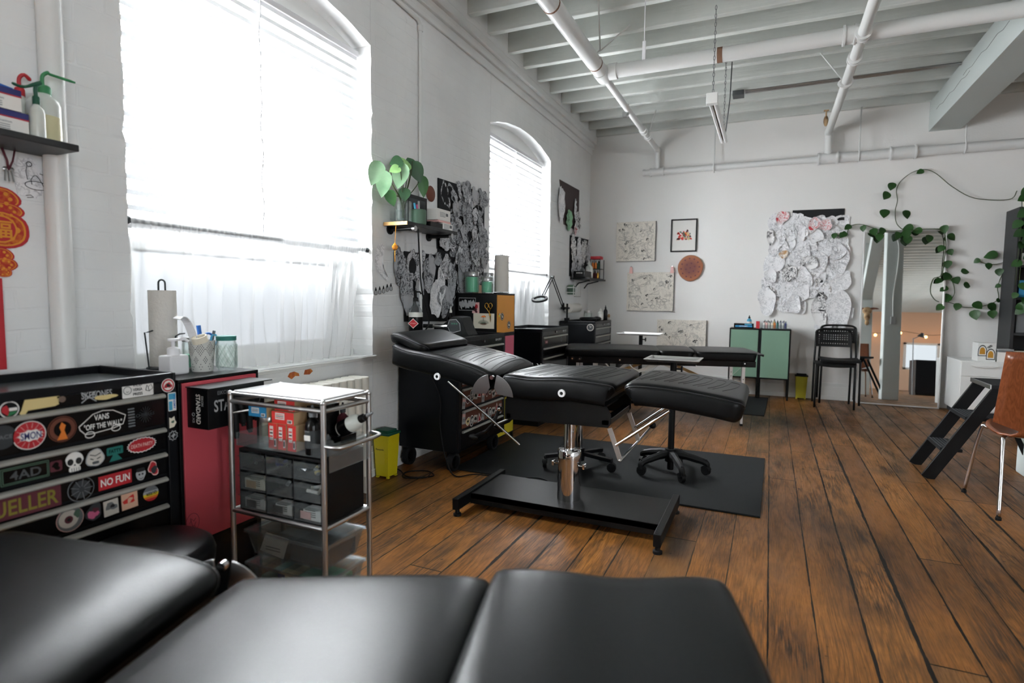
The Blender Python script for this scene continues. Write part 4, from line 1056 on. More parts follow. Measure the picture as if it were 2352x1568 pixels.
S = Stk((XD, 1.024, .665)); S.shape(blob(.027, 20, .12, 3, .9, 1.05), 'grey_light').shape(blob(.024, 20, .12, 3, .9, 1.05), 'skull_grey').line([(-.015, .012), (0, .006), (.015, .012)], .0012, 'ink').line([(-.014, .0), (-.006, -.004)], .0012, 'ink').line([(.004, -.004), (.014, .0)], .0012, 'ink').rect(.018, .008, 'grey', 0, -.014, .003)
for i in range(5): S.line([(-.007+.0035*i, -.018), (-.007+.0035*i, -.010)], .0005, 'ink')
S.build(d, 'grey wrinkled skull sticker')
S = Stk((XD, 1.081, .667)); S.rect(.048, .024, 'teal', 0, .006, .003).shape([(-.018, -.026), (.02, -.024), (.006, -.006), (-.006, -.006)], 'teal').text('FATTY', .011, 'drawer_black', 0, .006, .036); S.build(d, 'teal lettered sticker')
S = Stk((XD, 1.164, .672)); S.shape(star(.048, .043, 22, 1, .52), 'paper_white').shape(star(.045, .040, 22, 1, .49), 'red').text('DEATH PARTY', .012, 'rose', 0, 0, .07); S.build(d, 'spiky red sticker')
# third drawer
d = DR[2]
S = Stk((XD, .84, .583)); S.rect(.20, .06, 'maroon', -.01, 0, .002).text('MUELLER', .042, 'dull_yellow', -.01, 0, .185); S.build(d, 'wide sticker with yellow capitals')
S = Stk((XD, .982, .582)); S.ring(.036, 'grey', 'drawer_black', .06).disc(.026, 'grey_dark')
for i in range(9): a = 2*pi*i/9; S.line([(.008*cos(a), .008*sin(a)), (.03*cos(a), .03*sin(a))], .0012, 'grey')
S.build(d, 'round dark wheel sticker')
S = Stk((XD, 1.079, .582)); S.rect(.098, .043, 'red', 0, 0, .001).text('NO FUN', .023, 'paper_white', 0, 0, .086); S.build(d, 'red rectangular sticker')
S = Stk((XD, 1.157, .576)); S.shape(blob(.016, 16, .14, 8, .9, 1.2), 'grey_light').rect(.026, .012, 'ink', 0, .016, .004).disc(.003, 'ink', -.005, .002).disc(.003, 'ink', .005, .002).line([(-.006, -.01), (0, -.013), (.006, -.009)], .001, 'ink'); S.build(d, 'small grey face sticker')
S = Stk((XD, 1.198, .586)); S.shape(blob(.019, 18, .28, 12, .8, 1.3), 'rose').shape(blob(.016, 18, .28, 12, .8, 1.3), 'red').shape(blob(.011, 14, .2, 2, .9, 1.1), 'grey_dark', .002, -.004); S.build(d, 'small sticker of a red-haired head')
# fourth drawer
d = DR[3]
S = Stk((XD, .95, .503)); S.ring(.036, 'rose', 'grey', .05).disc(.026, 'skull_grey', -.004, .002).disc(.011, 'maroon', -.004, .0).disc(.005, 'ink', -.004, 0).shape(blob(.01, 12, .4, 6), 'sage_dark', .018, .012); S.build(d, 'round sticker with a wide eye')
S = Stk((XD, 1.014, .502)); S.shape(blob(.024, 18, .2, 14, .85, 1.15), 'grey_dark').shape(blob(.014, 14, .3, 4), 'pink', -.003, -.006).shape(blob(.008, 12, .3, 7), 'maroon', .004, .006); S.build(d)
S = Stk((XD, 1.063, .5), rot=.04); S.rect(.043, .048, 'skull_grey', 0, 0, .001).shape(blob(.014, 14, .4, 16), 'grey', 0, .004).shape(blob(.006, 10, .3, 3), 'ink', .004, .004); S.build(d)
S = Stk((XD, 1.119, .504), rot=.03); S.rect(.05, .052, 'skin_peach', 0, 0, .001); S.shape(blob(.014, 14, .5, 21), 'red_box', 0, .002).shape(blob(.008, 12, .4, 22), 'skin_peach', 0, .002); S.build(d, 'peach square sticker with a red drawing')
S = Stk((XD, 1.187, .506)); r = .025
for k, (m, a, b) in enumerate((('grey', .33, 1.), ('grey_light', 0., .34), ('yellow', -.34, 0.), ('orange', -.62, -.34), ('red', -1., -.62))):
    S.shape([(r*sqrt(max(1-q*q, 0)), r*q) for q in [a+(b-a)*i/6 for i in range(7)]]+[(-r*sqrt(max(1-q*q, 0)), r*q) for q in [b+(a-b)*i/6 for i in range(7)]], m)
S.k += 1; S.mb.use('ink'); S.mb.text('QUEER', S.o+S.v*.001+S.w*.004, -S.u, -S.v, .011, .036); S.build(d, 'round rainbow sticker, upside down')
# ------------------------------------------------------------------ red cabinet and what stands on it
def metal_cabinet(label, x0, x1, y0, y1, z0, z1, door, legs=True, knob=True, group=None):
    T = thing('metal_cabinet', label, 'cabinet', ((x0+x1)/2, (y0+y1)/2, 0), 0., group)
    mb = MB('black_metal'); t = .012
    mb.box(x0, x1, y0, y1, z1-t, z1); mb.box(x0, x1, y0, y1, z0, z0+t); mb.box(x0, x1, y0, y0+t, z0+t, z1-t); mb.box(x0, x1, y1-t, y1, z0+t, z1-t); mb.box(x0, x0+.006, y0+t, y1-t, z0+t, z1-t)
    build('carcass', mb, T, bevel=.002)
    mb = MB(door); mb.box(x1-.014, x1+.002, y0+t+.002, y1-t-.002, z0+t+.002, z1-t-.002); dr = build('door', mb, T, bevel=.002)
    if knob: mb = MB('chrome'); mb.cyl((x1, y0+.04, (z0+z1)/2), (x1+.012, y0+.04, (z0+z1)/2), .008, 12); build('lock', mb, dr, smooth='auto')
    if legs:
        for x in (x0+.01, x1-.012):
            for y in (y0+.01, y1-.01): mb = MB('black_metal'); mb.box(x-.01, x+.01, y-.01, y+.01, 0, z0); build('leg', mb, T)
    return T, dr
TR, rd = metal_cabinet('tall red-fronted metal cabinet with a dispenser of black gloves on its door', .03, .44, 1.328, 1.672, .245, .857, 'red_door', knob=False)
mb = MB('chest_black'); mb.box(.04, .41, 1.34, 1.66, 0, .244); build('plinth', mb, TR)
S = Stk((.4425, 1.365, .335)); S.line([(.026*cos(a), .034*sin(a)) for a in [2*pi*q/18 for q in range(19)]], .0008, 'maroon').line([(-.012, .0), (-.004, .016), (.004, .004), (.012, .014)], .0009, 'maroon').line([(-.014, -.012), (-.006, -.02), (.002, -.01), (.012, -.018)], .0009, 'maroon').line([(-.01, .02), (0, -.02), (.012, .0)], .0009, 'maroon'); S.build(rd, 'inked stamp of a face', 'stamp')
T = thing('glove_box', 'open black box of gloves fixed to the red cabinet door', 'glove box', (.49, 1.48, .685))
mb = MB('black_satin'); x0, x1, y0, y1, z0, z1 = .444, .55, 1.356, 1.60, .685, .826
mb.box(x0, x1, y0, y1, z0, z1); build('carton', mb, T, bevel=.002)
mb = MB('black_metal'); mb.box(x0, x1+.01, y0-.004, y1+.03, z1+.001, z1+.005); build('lid_flap', mb, T)
S = Stk((x1, 1.42, .765)); S.text('EIKON', .014, 'grey', .0, .045, .05).text('STANDARD', .042, 'grey_light', .06, .0, .20); S.build(T, name='lettering')
S = Stk(((x0+x1)/2+.004, y0, .755), u=(1, 0, 0), v=(0, 0, 1), rot=-pi/2); S.text('STANDARD', .022, 'paper_white', .0, .002, .105).text('EIKON', .011, 'grey_light', -.03, .024, .035).text('XS', .012, 'grey_light', .04, -.022, .02); S.line([(.02+.006*cos(a), -.022+.006*sin(a)) for a in [2*pi*q/12 for q in range(13)]], .001, 'grey_light'); S.build(T, name='side_lettering')
mb = MB('glove')
for k, (y, dz) in enumerate(((1.44, .11), (1.47, .07), (1.50, .10), (1.53, .06))):
    mb.tube(smoothpts([(.545, y, .775), (.558, y+.005, .78), (.566, y+.012, .755-dz*.3), (.560, y+.02, .765-dz), (.562, y+.022, .745-dz)], 4), [.014]*8+[.012]*6+[.008]*3, 8)
mb.ball((.556, 1.485, .775), .03, (.5, 1.9, .9)); build('gloves', mb, T, smooth=True)
def paper_roll(label, x, y, z, r=.049, h=.30, holder='slate', wire=True):
    T = thing('paper_towel_holder', label, 'paper towel roll', (x, y, z))
    mb = MB('towel'); mb.lathe([(.018, 0), (r, 0), (r*1.01, .004), (r*1.01, h-.004), (r, h), (.018, h)], (x, y, z+.012), 36); build('roll', mb, T, smooth='auto', label='roll of off-white paper towel')
    mb = MB(holder); mb.cyl((x, y-.014, z), (x, y-.014, z+h+.04), .0035, 8); mb.cyl((x, y+.014, z), (x, y+.014, z+h+.04), .0035, 8); mb.tube(arc((x, y, z+h+.04), .014, 0, pi, 8, (0, 1, 0), (0, 0, 1)), .0035, 8)
    mb.tube([(x+.06*cos(a), y+.06*sin(a), z+.004) for a in [2*pi*q/24 for q in range(24)]], .0035, 6, closed=True)
    if wire:
        mb.tube([(x+.02, y-.075, z+.004), (x+.03, y-.095, z+.15), (x+.04, y-.085, z+.152), (x+.01, y-.05, z+.155)], .003, 6)
        mb.tube([(x+.06, y-.0, z+.09), (x+.066, y+.005, z+.132), (x+.07, y+.02, z+.14), (x+.05, y+.055, z+.14)], .003, 6)
    build('wire_holder', mb, T, smooth='auto'); return T
ZT = .857
paper_roll('paper towel roll on a dark wire holder standing on the red cabinet', .10, 1.515, ZT)
T = thing('soap_dispenser', 'square white pump bottle standing on the red cabinet corner', 'soap dispenser', (.29, 1.425, ZT))
mb = MB('white_plastic'); mb.box(.252, .325, 1.385, 1.46, ZT, ZT+.072); build('bottle', mb, T, bevel=.008, bseg=3)
mb = MB('white_plastic'); c = (.288, 1.422, ZT); mb.lathe([(.021, .072), (.021, .095), (.016, .1), (.007, .102), (.007, .122), (.018, .124), (.018, .132), (0, .134)], c, 20); mb.tube([(.288, 1.422, ZT+.128), (.30, 1.46, ZT+.13), (.302, 1.472, ZT+.12)], .006, 8); build('pump', mb, T, smooth='auto')
def jar(label, x, y, z, r, h, lid='steel', glass='glass', fill=None, group=None, lidh=.016, diamonds=False):
    T = thing('glass_jar', label, 'jar', (x, y, z), 0., group)
    mb = MB(glass); t = .003
    mb.lathe([(0, .001), (r*.8, 0), (r*.97, .008), (r, .02), (r, h*.82), (r*.92, h*.9), (r*.92, h), (r*.92-t, h), (r*.92-t, h*.9), (r-t, h*.82), (r-t, .02), (r*.9, .006), (0, .006)], (x, y, z), 28, cap=False); g = build('glass', mb, T, smooth='auto')
    if diamonds:
        mb = MB('glass')
        for k in range(12):
            for sg in (-1, 1):
                mb.tube([(x+(r+.0005)*cos(2*pi*k/12+sg*q*.16), y+(r+.0005)*sin(2*pi*k/12+sg*q*.16), z+.012+(h*.7)*q/8) for q in range(9)], .0018, 5)
        build('diamond_pattern', mb, g)
    mb = MB(lid); mb.lathe([(r*.96, h-lidh*.6), (r*.98, h+lidh*.4), (r*.94, h+lidh*.5), (0, h+lidh*.52)], (x, y, z), 28); build('lid', mb, T, smooth='auto')
    if fill: mb = MB(fill[0]); mb.lathe([(0, .008), (r*.88, .008), (r*.92, .02), (r*.92, h*fill[1]), (r*.85, h*fill[1]+.004), (0, h*fill[1]+.004)], (x, y, z), 20); build('contents', mb, T, smooth='auto', label=fill[2] if len(fill) > 2 else None)
    return T
jar('lidded glass jar of green soap behind the perforated white pot', .188, 1.572, ZT, .036, .118, 'steel', fill=('mint', .45, 'green liquid'))
jar('empty quilted glass jar with a green lid at the end of the red cabinet', .35, 1.60, ZT, .038, .128, 'teal', diamonds=True)
# perforated pot of tools
T = thing('perforated_pot', 'white lace-cut metal pot full of tools on the red cabinet', 'pot', (.295, 1.535, ZT))
px, py = .295, 1.535
mb = MB('porcelain'); mb.lathe([(0, .002), (.036, 0), (.038, .006), (.047, .118), (.0485, .12), (.0455, .12), (.036, .01), (0, .008)], (px, py, ZT), 36, cap=False); pt = build('pot', mb, T, smooth='auto')
mb = MB('grey_dark')
def hole(a, h, r): q = .0385+.0085*h/.12; mb.prism([(r*cos(t), r*sin(t)) for t in (0, pi/2, pi, 3*pi/2)], (px+q*cos(a), py+q*sin(a), ZT+h), (-sin(a), cos(a), 0), (0, 0, 1), .0006)
for k in range(8):
    a0 = 2*pi*k/8
    for i in range(-4, 5):
        for j in range(-4, 5):
            if (i+j) % 2 == 0 and abs(i)+abs(j) <= 4: hole(a0+i*.085, .088+j*.006, .0022)
            if (i+j) % 2 == 0 and abs(i)+abs(j) <= 3: hole(a0+pi/8+i*.08, .046+j*.006, .0022)
    for i, j in ((0, 2), (2, 0), (-2, 0), (0, -2)): hole(a0+i*.06, .02+j*.005, .002)
build('lace_holes', mb, pt)
def stick(name, a, b, r, m, lb, cat, tip=None, n=8):
    mb = MB(m); mb.cyl(a, b, r, n)
    if tip: mb.use(tip); d = (Vector(b)-Vector(a)).normalized(); mb.cyl(b, Vector(b)+d*.02, r*1.05, n)
    return single(name, mb, lb, cat, base=a, smooth='auto')
stick('marker_pen', (px+.005, py+.004, ZT+.02), (px-.006, py-.008, ZT+.178), .008, 'blue', 'blue marker pen standing in the perforated white pot', 'pen')
stick('stylus', (px+.0, py+.02, ZT+.02), (px+.005, py+.052, ZT+.155), .0055, 'grey', 'slim grey pen leaning in the perforated white pot', 'pen')
mb = MB('white_plastic'); P = smoothpts([(px, py-.01, ZT+.03), (px-.005, py-.028, ZT+.12), (px-.012, py-.05, ZT+.19), (px-.014, py-.072, ZT+.212), (px-.014, py-.092, ZT+.205)], 5)
for a, b in zip(P, P[1:]): mb.bar(a, b, .004, .034, (1, .3, 0))
single('shaving_razor', mb, 'white plastic scraper curving out of the perforated pot', 'scraper', base=P[0], bevel=.001)
mb = MB('cream'); mb.lathe([(.022, 0), (.028, 0), (.028, .024), (.022, .024), (.022, 0)], (px+.028, py-.025, ZT+.115), 26, Matrix.Rotation(.35, 3, 'X'), cap=False); single('tape_roll', mb, 'roll of cream tape hung over the rim of the perforated pot', 'tape', smooth='auto')
mb = MB('blue'); mb.tube([(px-.0+.0*a, py+.028+.02*cos(a), ZT+.128+.018*sin(a)) for a in [2*pi*q/20 for q in range(20)]], .0045, 8, closed=True); mb.bar((px, py+.02, ZT+.115), (px, py+.005, ZT+.04), .004, .01); mb.use('cyan'); mb.tube([(px+.006, py+.05+.014*cos(a), ZT+.12+.02*sin(a)) for a in [2*pi*q/20 for q in range(20)]], .004, 8, closed=True)
single('scissors', mb, 'blue-handled scissors in the perforated white pot', 'scissors', base=(px, py+.01, ZT+.04), smooth='auto')
# ------------------------------------------------------------------ chrome trolley
tx0, tx1, ty0, ty1, tz = .577, 1.0, 1.425, 1.655, .815
T = thing('utility_trolley', 'chrome-framed trolley with a glass top beside the red cabinet', 'trolley', ((tx0+tx1)/2, (ty0+ty1)/2, 0))
for x in (tx0, tx1):
    for y in (ty0, ty1):
        mb = MB('brushed'); mb.cyl((x, y, .055), (x, y, tz-.01), .0095, 14); mb.ball((x, y, tz-.008), .011); build('post', mb, T, smooth='auto')
        castor(T, x, y, .022, .016, .5, stem=.06)
for z in (tz-.035, .385, .07):
    mb = MB('brushed')
    for y in (ty0, ty1): mb.cyl((tx0, y, z), (tx1, y, z), .008, 12)
    for x in (tx0, tx1): mb.cyl((x, ty0, z), (x, ty1, z), .008, 12)
    build('rail', mb, T, smooth='auto')
mb = MB('brushed'); mb.box(tx0-.005, tx1+.005, ty0-.005, ty1+.005, tz-.012, tz-.002); mb.use('white_gloss'); mb.box(tx0+.01, tx1-.01, ty0+.006, ty1-.006, tz-.002, tz+.004); build('top', mb, T, bevel=.003)
mb = MB('brushed'); z = .665; mb.tube(smoothpts([(tx1, ty0, z), (tx1+.05, ty0+.005, z), (tx1+.066, ty0+.05, z), (tx1+.066, ty1-.05, z), (tx1+.05, ty1-.005, z), (tx1, ty1, z)], 4), .0065, 10); build('push_handle', mb, T, smooth='auto')
mb = MB('brushed'); mb.tube([(tx0, ty0, .735), (tx0+.03, ty0+.02, .742), (tx0+.08, ty0+.04, .75)], .005, 8); build('hook', mb, T, smooth='auto')
mb = MB('brushed'); mb.box(tx0+.005, tx1-.005, ty0+.004, ty1-.004, .382, .39); build('shelf', mb, T)
mb = MB('clear_plastic')
a0, a1, b0, b1, z0, z1, t = tx0+.018, tx1-.012, ty0+.004, ty1-.012, .622, .668, .003
mb.box(a0, a1, b0, b1, z0, z0+t); mb.box(a0, a1, b0, b0+t, z0, z1); mb.box(a0, a1, b1-t, b1, z0, z1); mb.box(a0, a0+t, b0, b1, z0, z1)
mb.box(tx1+.012, tx1+.016, ty0+.01, ty1-.01, .575, .66); mb.box(a1, tx1+.014, ty0+.01, ty1-.01, .655, .66)
build('acrylic_tray', mb, T, bevel=.001, label='clear acrylic tray')
# nine-drawer organiser
ox0, ox1, oy0, oy1, oz0, oz1 = .604, .982, 1.435, 1.645, .391, .612
T = thing('drawer_organiser', 'black organiser with nine clear drawers on the chrome trolley', 'drawer organiser', ((ox0+ox1)/2, (oy0+oy1)/2, oz0))
mb = MB('black_plastic'); t = .004
mb.box(ox0, ox1, oy0, oy1, oz0, oz0+t); mb.box(ox0, ox1, oy0, oy1, oz1-.008, oz1); mb.box(ox0, ox1, oy1-t, oy1, oz0, oz1)
for i in range(4): x = ox0+(ox1-ox0)*i/3; mb.box(x-t/2, x+t/2, oy0, oy1, oz0, oz1)
for j in (1, 2): z = oz0+(oz1-oz0)*j/3; mb.box(ox0, ox1, oy0+.01, oy1, z-t/2, z+t/2)
build('case', mb, T, bevel=.001)
rr = random.Random(11)
inside = [[('grey_dark', 'steel'), ('black_plastic', 'navy'), ('brushed', 'tape')], [('cream', 'kraft'), ('glass', 'grey_light'), ('cream', 'paper_white')], [('paper_white', 'steel'), ('paper_white', 'grey_dark'), ('paper_white', 'rose')]]
for j in range(3):
    for i in range(3):
        xa = ox0+(ox1-ox0)*i/3+.005; xb = ox0+(ox1-ox0)*(i+1)/3-.005; zb = oz1-.01-(oz1-oz0-.01)*j/3-.004; za = zb-(oz1-oz0)/3+.012; t = .002
        mb = MB('clear_plastic'); mb.box(xa, xb, oy0-.004, oy0-.004+t, za, zb); mb.box(xa, xb, oy0, oy1-.02, za, za+t); mb.box(xa, xa+t, oy0, oy1-.02, za, zb-.01); mb.box(xb-t, xb, oy0, oy1-.02, za, zb-.01)
        mb.box(xa+.002, xb-.002, oy0-.016, oy0-.003, zb-.012, zb-.008); dr = build('drawer', mb, T, bevel=.0006)
        m1, m2 = inside[j][i]; mb = MB(m1)
        if j < 2 and not (j == 1 and i == 0):
            for q in range(9): c = (rr.uniform(xa+.02, xb-.02), rr.uniform(oy0+.02, oy0+.08), za+.012+rr.random()*.02); mb.use(m1 if q % 2 else m2); mb.tube([c, (c[0]+rr.uniform(-.03, .03), c[1]+rr.uniform(-.01, .03), c[2]+rr.uniform(0, .012))], .006, 6)
        else:
            mb.box(xa+.012+(.02 if i else 0), xb-.008, oy0+.006, oy0+.05, za+.004, zb-.022); mb.use(m2); mb.box(xa+.02, xb-.05, oy0+.004, oy0+.006, za+.006, zb-.03)
            mb.use('ink')
            for q in range(4): mb.box(xa+.04, xb-.03, oy0+.0045, oy0+.0055, za+.016+q*.007, za+.018+q*.007)
        build('contents', mb, dr)
# lidded clear storage boxes below
def clear_box(label, x0, x1, y0, y1, z0, z1, cont):
    T = thing('storage_box', label, 'storage box', ((x0+x1)/2, (y0+y1)/2, z0), 0., None)
    mb = MB('clear_plastic'); e = .018
    o = [(x0+e, y0+e), (x1-e, y0+e), (x1-e, y1-e), (x0+e, y1-e)]; p = [(x0, y0), (x1, y0), (x1, y1), (x0, y1)]
    vs = [(a, b, z0) for a, b in o]+[(a, b, z1-.012) for a, b in p]; fs = [(3, 2, 1, 0)]+[(k, (k+1) % 4, 4+(k+1) % 4, 4+k) for k in range(4)]
    mb.add(vs, fs); build('tub', mb, T, solid=.002)
    mb = MB('clear_plastic'); mb.box(x0-.006, x1+.006, y0-.006, y1+.006, z1-.012, z1-.008); mb.box(x0+.02, x1-.02, y0+.02, y1-.02, z1-.008, z1-.002)
    for a in ((x0-.008, x1+.008, y0-.008, y0-.004), (x0-.008, x1+.008, y1+.004, y1+.008), (x0-.008, x0-.004, y0-.004, y1+.004), (x1+.004, x1+.008, y0-.004, y1+.004)): mb.box(*a, z1-.018, z1-.006)
    build('lid', mb, T, bevel=.001)
    return T
clear_box('upper clear lidded box under the nine-drawer organiser', .625, .985, 1.44, 1.64, .225, .325, 0)
clear_box('lower clear lidded box near the bottom of the chrome trolley', .625, .985, 1.44, 1.64, .08, .205, 0)
mb = MB('paper_white'); mb.prism([(0, 0), (.115, -.01), (.12, .055), (.01, .06)], (.665, 1.462, .238), (1, 0, 0), (0, .35, 1), .001); mb.use('faint_ink')
for i in range(2): mb.box(.69, .76, 1.463, 1.4645, .245+.01*i, .248+.01*i)
single('instruction_leaflet', mb, 'printed leaflet inside the upper clear box on the trolley', 'leaflet')
for k, (a, lb, m) in enumerate((((.80, .965, 1.47, 1.62, .227, .285), 'dark carton inside the upper clear box on the trolley', 'grey_dark'), ((.655, .79, 1.50, 1.62, .227, .262), 'grey packet behind the leaflet in the upper clear box', 'grey'), ((.80, .95, 1.47, 1.62, .083, .15), 'green packet in the lower clear box on the trolley', 'green'), ((.66, .74, 1.47, 1.6, .083, .14), 'grey green packet in the lower clear box on the trolley', 'sage_dark'), ((.75, .785, 1.46, 1.58, .083, .17), 'kraft needle carton with a blue end in the lower clear box', 'kraft'))):
    mb = MB(m); mb.box(*a)
    if m == 'kraft': mb.use('navy'); mb.box(a[0]+.001, a[1]-.001, a[2]-.001, a[2], a[4], a[5]); mb.use('paper_white'); mb.box(a[0]+.02, a[1]-.004, a[2]-.0015, a[2]-.001, a[4]+.03, a[5]-.01)
    single('packet', mb, lb, 'packet', bevel=.001)
# cartridges, ink bottles on the acrylic tray
def carton(label, x0, x1, y0, y1, z0, z1, face, side='kraft', t=None, g='needle cartons on the trolley', pic=None):
    T = thing('needle_carton', label, 'carton', ((x0+x1)/2, (y0+y1)/2, z0), 0., g)
    mb = MB(side); mb.box(x0, x1, y0+.0006, y1, z0, z1); build('carton_body', mb, T, bevel=.0008)
    mb = MB(face); mb.box(x0, x1, y0, y0+.0006, z0, z1); fc = build('printed_end', mb, T)
    w, h = x1-x0, z1-z0
    S = Stk(((x0+x1)/2, y0, (z0+z1)/2), u=(1, 0, 0), v=(0, 0, 1)); S.rect(w*.42, h*.55, 'paper_white', -w*.12, h*.12, .0005)
    for i in range(3): S.rect(w*.34, h*.05, 'ink' if i == 1 else face, -w*.12, h*(.25-.13*i), .0003)
    S.rect(w*.2, h*.3, 'paper_white', w*.33, -h*.25, .0005)
    for i in range(3): S.rect(w*.03, h*.2, 'ink', w*(.27+.06*i), -h*.25, .0003)
    S.build(fc, name='print'); return T
zt = .6265
carton('blue-fronted needle carton resting on a steel lidded jar on the trolley', .637, .722, 1.45, 1.60, .728, .764, 'blue_box')
jar('clear jar with a steel lid under the blue needle carton', .68, 1.50, zt, .034, .09, 'steel', lidh=.02)
for k, x in enumerate((.741, .783, .828)):
    carton(('red needle carton standing at the bluest end of the row of three', 'middle red needle carton of the standing row of three', 'red needle carton standing beside the ink bottle')[k], x, x+.038, 1.44, 1.56, zt, .715, 'red_box')
carton('red needle carton lying across the standing row of three', .752, .852, 1.445, 1.57, .7155, .757, 'red_box')
carton('topmost red needle carton on the trolley under the glass top', .750, .842, 1.46, 1.58, .7575, .794, 'red_box')
mb = MB('drawer_black'); mb.box(.858, .915, 1.50, 1.60, zt, .775); S = None
single('ink_carton', mb, 'black ink carton with a white crest beside the red cartons', 'carton', bevel=.001, base=(.886, 1.55, zt))
S = Stk((.887, 1.4995, .745), u=(1, 0, 0), v=(0, 0, 1)); S.rect(.04, .014, 'grey_light', 0, 0, .001).text('DYNAMIC', .007, 'ink', 0, 0, .034); o = S.build(bpy.data.objects['ink_carton'], name='crest', world=False); o.matrix_parent_inverse = Matrix.Translation((-.886, -1.55, -zt))
def ink_bottle(label, x, y, z, r, h, body, cap, lbl=None, cat='ink bottle', g=None, tilt=None, name='ink_bottle'):
    T = thing(name, label, cat, (x, y, z), 0., g)
    mb = MB(body); mb.lathe([(0, 0), (r*.95, 0), (r, .004), (r, h*.58), (r*.85, h*.66), (r*.36, h*.74), (r*.36, h*.78)], (x, y, z), 18); build('bottle', mb, T, smooth='auto')
    mb = MB(cap); mb.lathe([(r*.46, h*.76), (r*.46, h*.84), (r*.3, h*.86), (r*.13, h), (0, h)], (x, y, z), 14); build('nozzle_cap', mb, T, smooth='auto')
    if lbl: mb = MB(lbl); mb.lathe([(r*1.012, h*.14), (r*1.012, h*.5)], (x, y, z), 18, cap=False); build('label_band', mb, T, smooth=True)
    return T
b = ink_bottle('dark ink bottle with a grey nozzle in front of the trolley tray', .93, 1.452, zt, .026, .165, 'drawer_black', 'grey', 'slate')
S = Stk((.93, 1.4255, .675), u=(1, 0, 0), v=(0, 0, 1)); S.rect(.026, .018, 'paper_white', 0, .01, .001).text('OUTLAW', .004, 'grey_light', 0, .032, .022); S.build(b, name='bottle_label')
ink_bottle('small clear bottle by the corner post of the trolley', .985, 1.462, zt, .02, .07, 'clear_plastic', 'grey_dark')
ink_bottle('brown ink bottle beside the tipped white bottle on the trolley', .93, 1.60, zt, .022, .15, 'maroon', 'grey_dark', 'ink')
# squeeze bottle lying on the others
T = thing('squeeze_bottle', 'white squeeze bottle tipped over with a black label on the trolley', 'squeeze bottle', (1.0, 1.60, .70))
R = Matrix.Rotation(radians(62), 3, 'Y'); c = (.955, 1.56, .688)
mb = MB('bottle_white'); mb.lathe([(0, 0), (.027, .002), (.028, .01), (.028, .075), (.02, .092), (.012, .098)], c, 20, R); build('bottle', mb, T, smooth='auto')
mb = MB('drawer_black'); mb.lathe([(.0285, .008), (.0285, .05)], c, 20, R, cap=False); build('label_band', mb, T, smooth=True)
mb = MB('black_plastic'); mb.lathe([(.014, .097), (.014, .115), (.009, .118), (.008, .13)], c, 14, R); mb.use('grey'); mb.lathe([(.007, .13), (.004, .155)], c, 10, R); build('nozzle', mb, T, smooth='auto')
mb = MB('drawer_black'); mb.box(.94, .99, 1.52, 1.60, zt, .675); S = Stk((.965, 1.52, .655), u=(1, 0, 0), v=(0, 0, 1)); S.text('PANTHERA', .008, 'paper_white', 0, 0, .042); o = single('ink_carton', mb, 'black carton under the tipped squeeze bottle', 'carton', base=(.965, 1.56, zt), bevel=.001)
# ------------------------------------------------------------------ shelf with washing bottles, drawing and paper ornaments
mb = MB('shelf_wood'); mb.box(.002, .20, .45, 1.18, 1.62, 1.642); single('wall_shelf', mb, 'dark shelf with washing bottles high on the brick wall beside the thick pipe', 'shelf', bevel=.003, base=(.1, .8, 1.62))
zs = 1.642
def wash_bottle(label, x, y, r, h, capm, liq=None, spout=None, body='bottle_white'):
    T = thing('wash_bottle', label, 'wash bottle', (x, y, zs))
    mb = MB(body); mb.lathe([(0, 0), (r*.95, 0), (r, .006), (r, h*.78), (r*.9, h*.9), (r*.45, h), (r*.42, h+.01)], (x, y, zs), 26); bo = build('bottle', mb, T, smooth='auto')
    if liq: mb = MB('liquid'); mb.lathe([(r*1.004, .006), (r*1.004, h*liq)], (x, y, zs), 26, cap=False); build('liquid', mb, bo, smooth=True, label='yellowish liquid')
    mb = MB(capm); mb.lathe([(r*.5, h+.004), (r*.5, h+.026), (r*.42, h+.03), (0, h+.03)], (x, y, zs), 16)
    mb.tube(smoothpts([(x, y, zs+h+.025), (x, y, zs+h+.06), (x+.006, y+.012, zs+h+.075)]+spout, 4), [.006]*8+[.0045]*(4*(len(spout)-1))+[.003], 8); build('spout_cap', mb, T, smooth='auto'); return T
wash_bottle('translucent wash bottle with green spout, half full of yellowish liquid', .11, 1.128, .046, .155, 'green', .55, [(.115, 1.15, zs+.228), (.13, 1.215, zs+.222)])
wash_bottle('pale wash bottle with a red spout behind the half-full one', .034, 1.10, .028, .15, 'red', None, [(.04, 1.13, zs+.212)])
wash_bottle('small bottle with a dark green cap beside the carton stack', .165, 1.08, .021, .10, 'green_lid', None, [(.162, 1.05, zs+.15), (.16, 1.02, zs+.152)])
for k, (lb, y1, z0) in enumerate((('lower white and navy glove carton on the shelf of wash bottles', 1.052, zs), ('upper white and navy glove carton on the shelf of wash bottles', 1.035, zs+.066))):
    T = thing('glove_carton', lb, 'carton', (.12, .96, z0), 0., 'cartons on the shelf of wash bottles'); mb = MB('paper_white'); mb.box(.06, .175, .84, y1, z0, z0+.064); build('carton', mb, T, bevel=.001)
    mb = MB('navy'); mb.box(.0595, .1755, .839, y1+.0005, z0+.046, z0+.0642); mb.use('red'); mb.box(.0594, .1757, .839, y1+.0007, z0+.042, z0+.046); build('printed_band', mb, T)
    S = Stk((.1752, y1-.09, z0+.022)); S.text('Latex Examination', .007, 'faint_ink', 0, .008, .09)
    for i in range(3): S.rect(.08, .002, 'faint_ink', 0, -.002-.006*i, .0003)
    S.rect(.04, .003, 'red', -.03, .016, .0003); S.build(T, name='print')
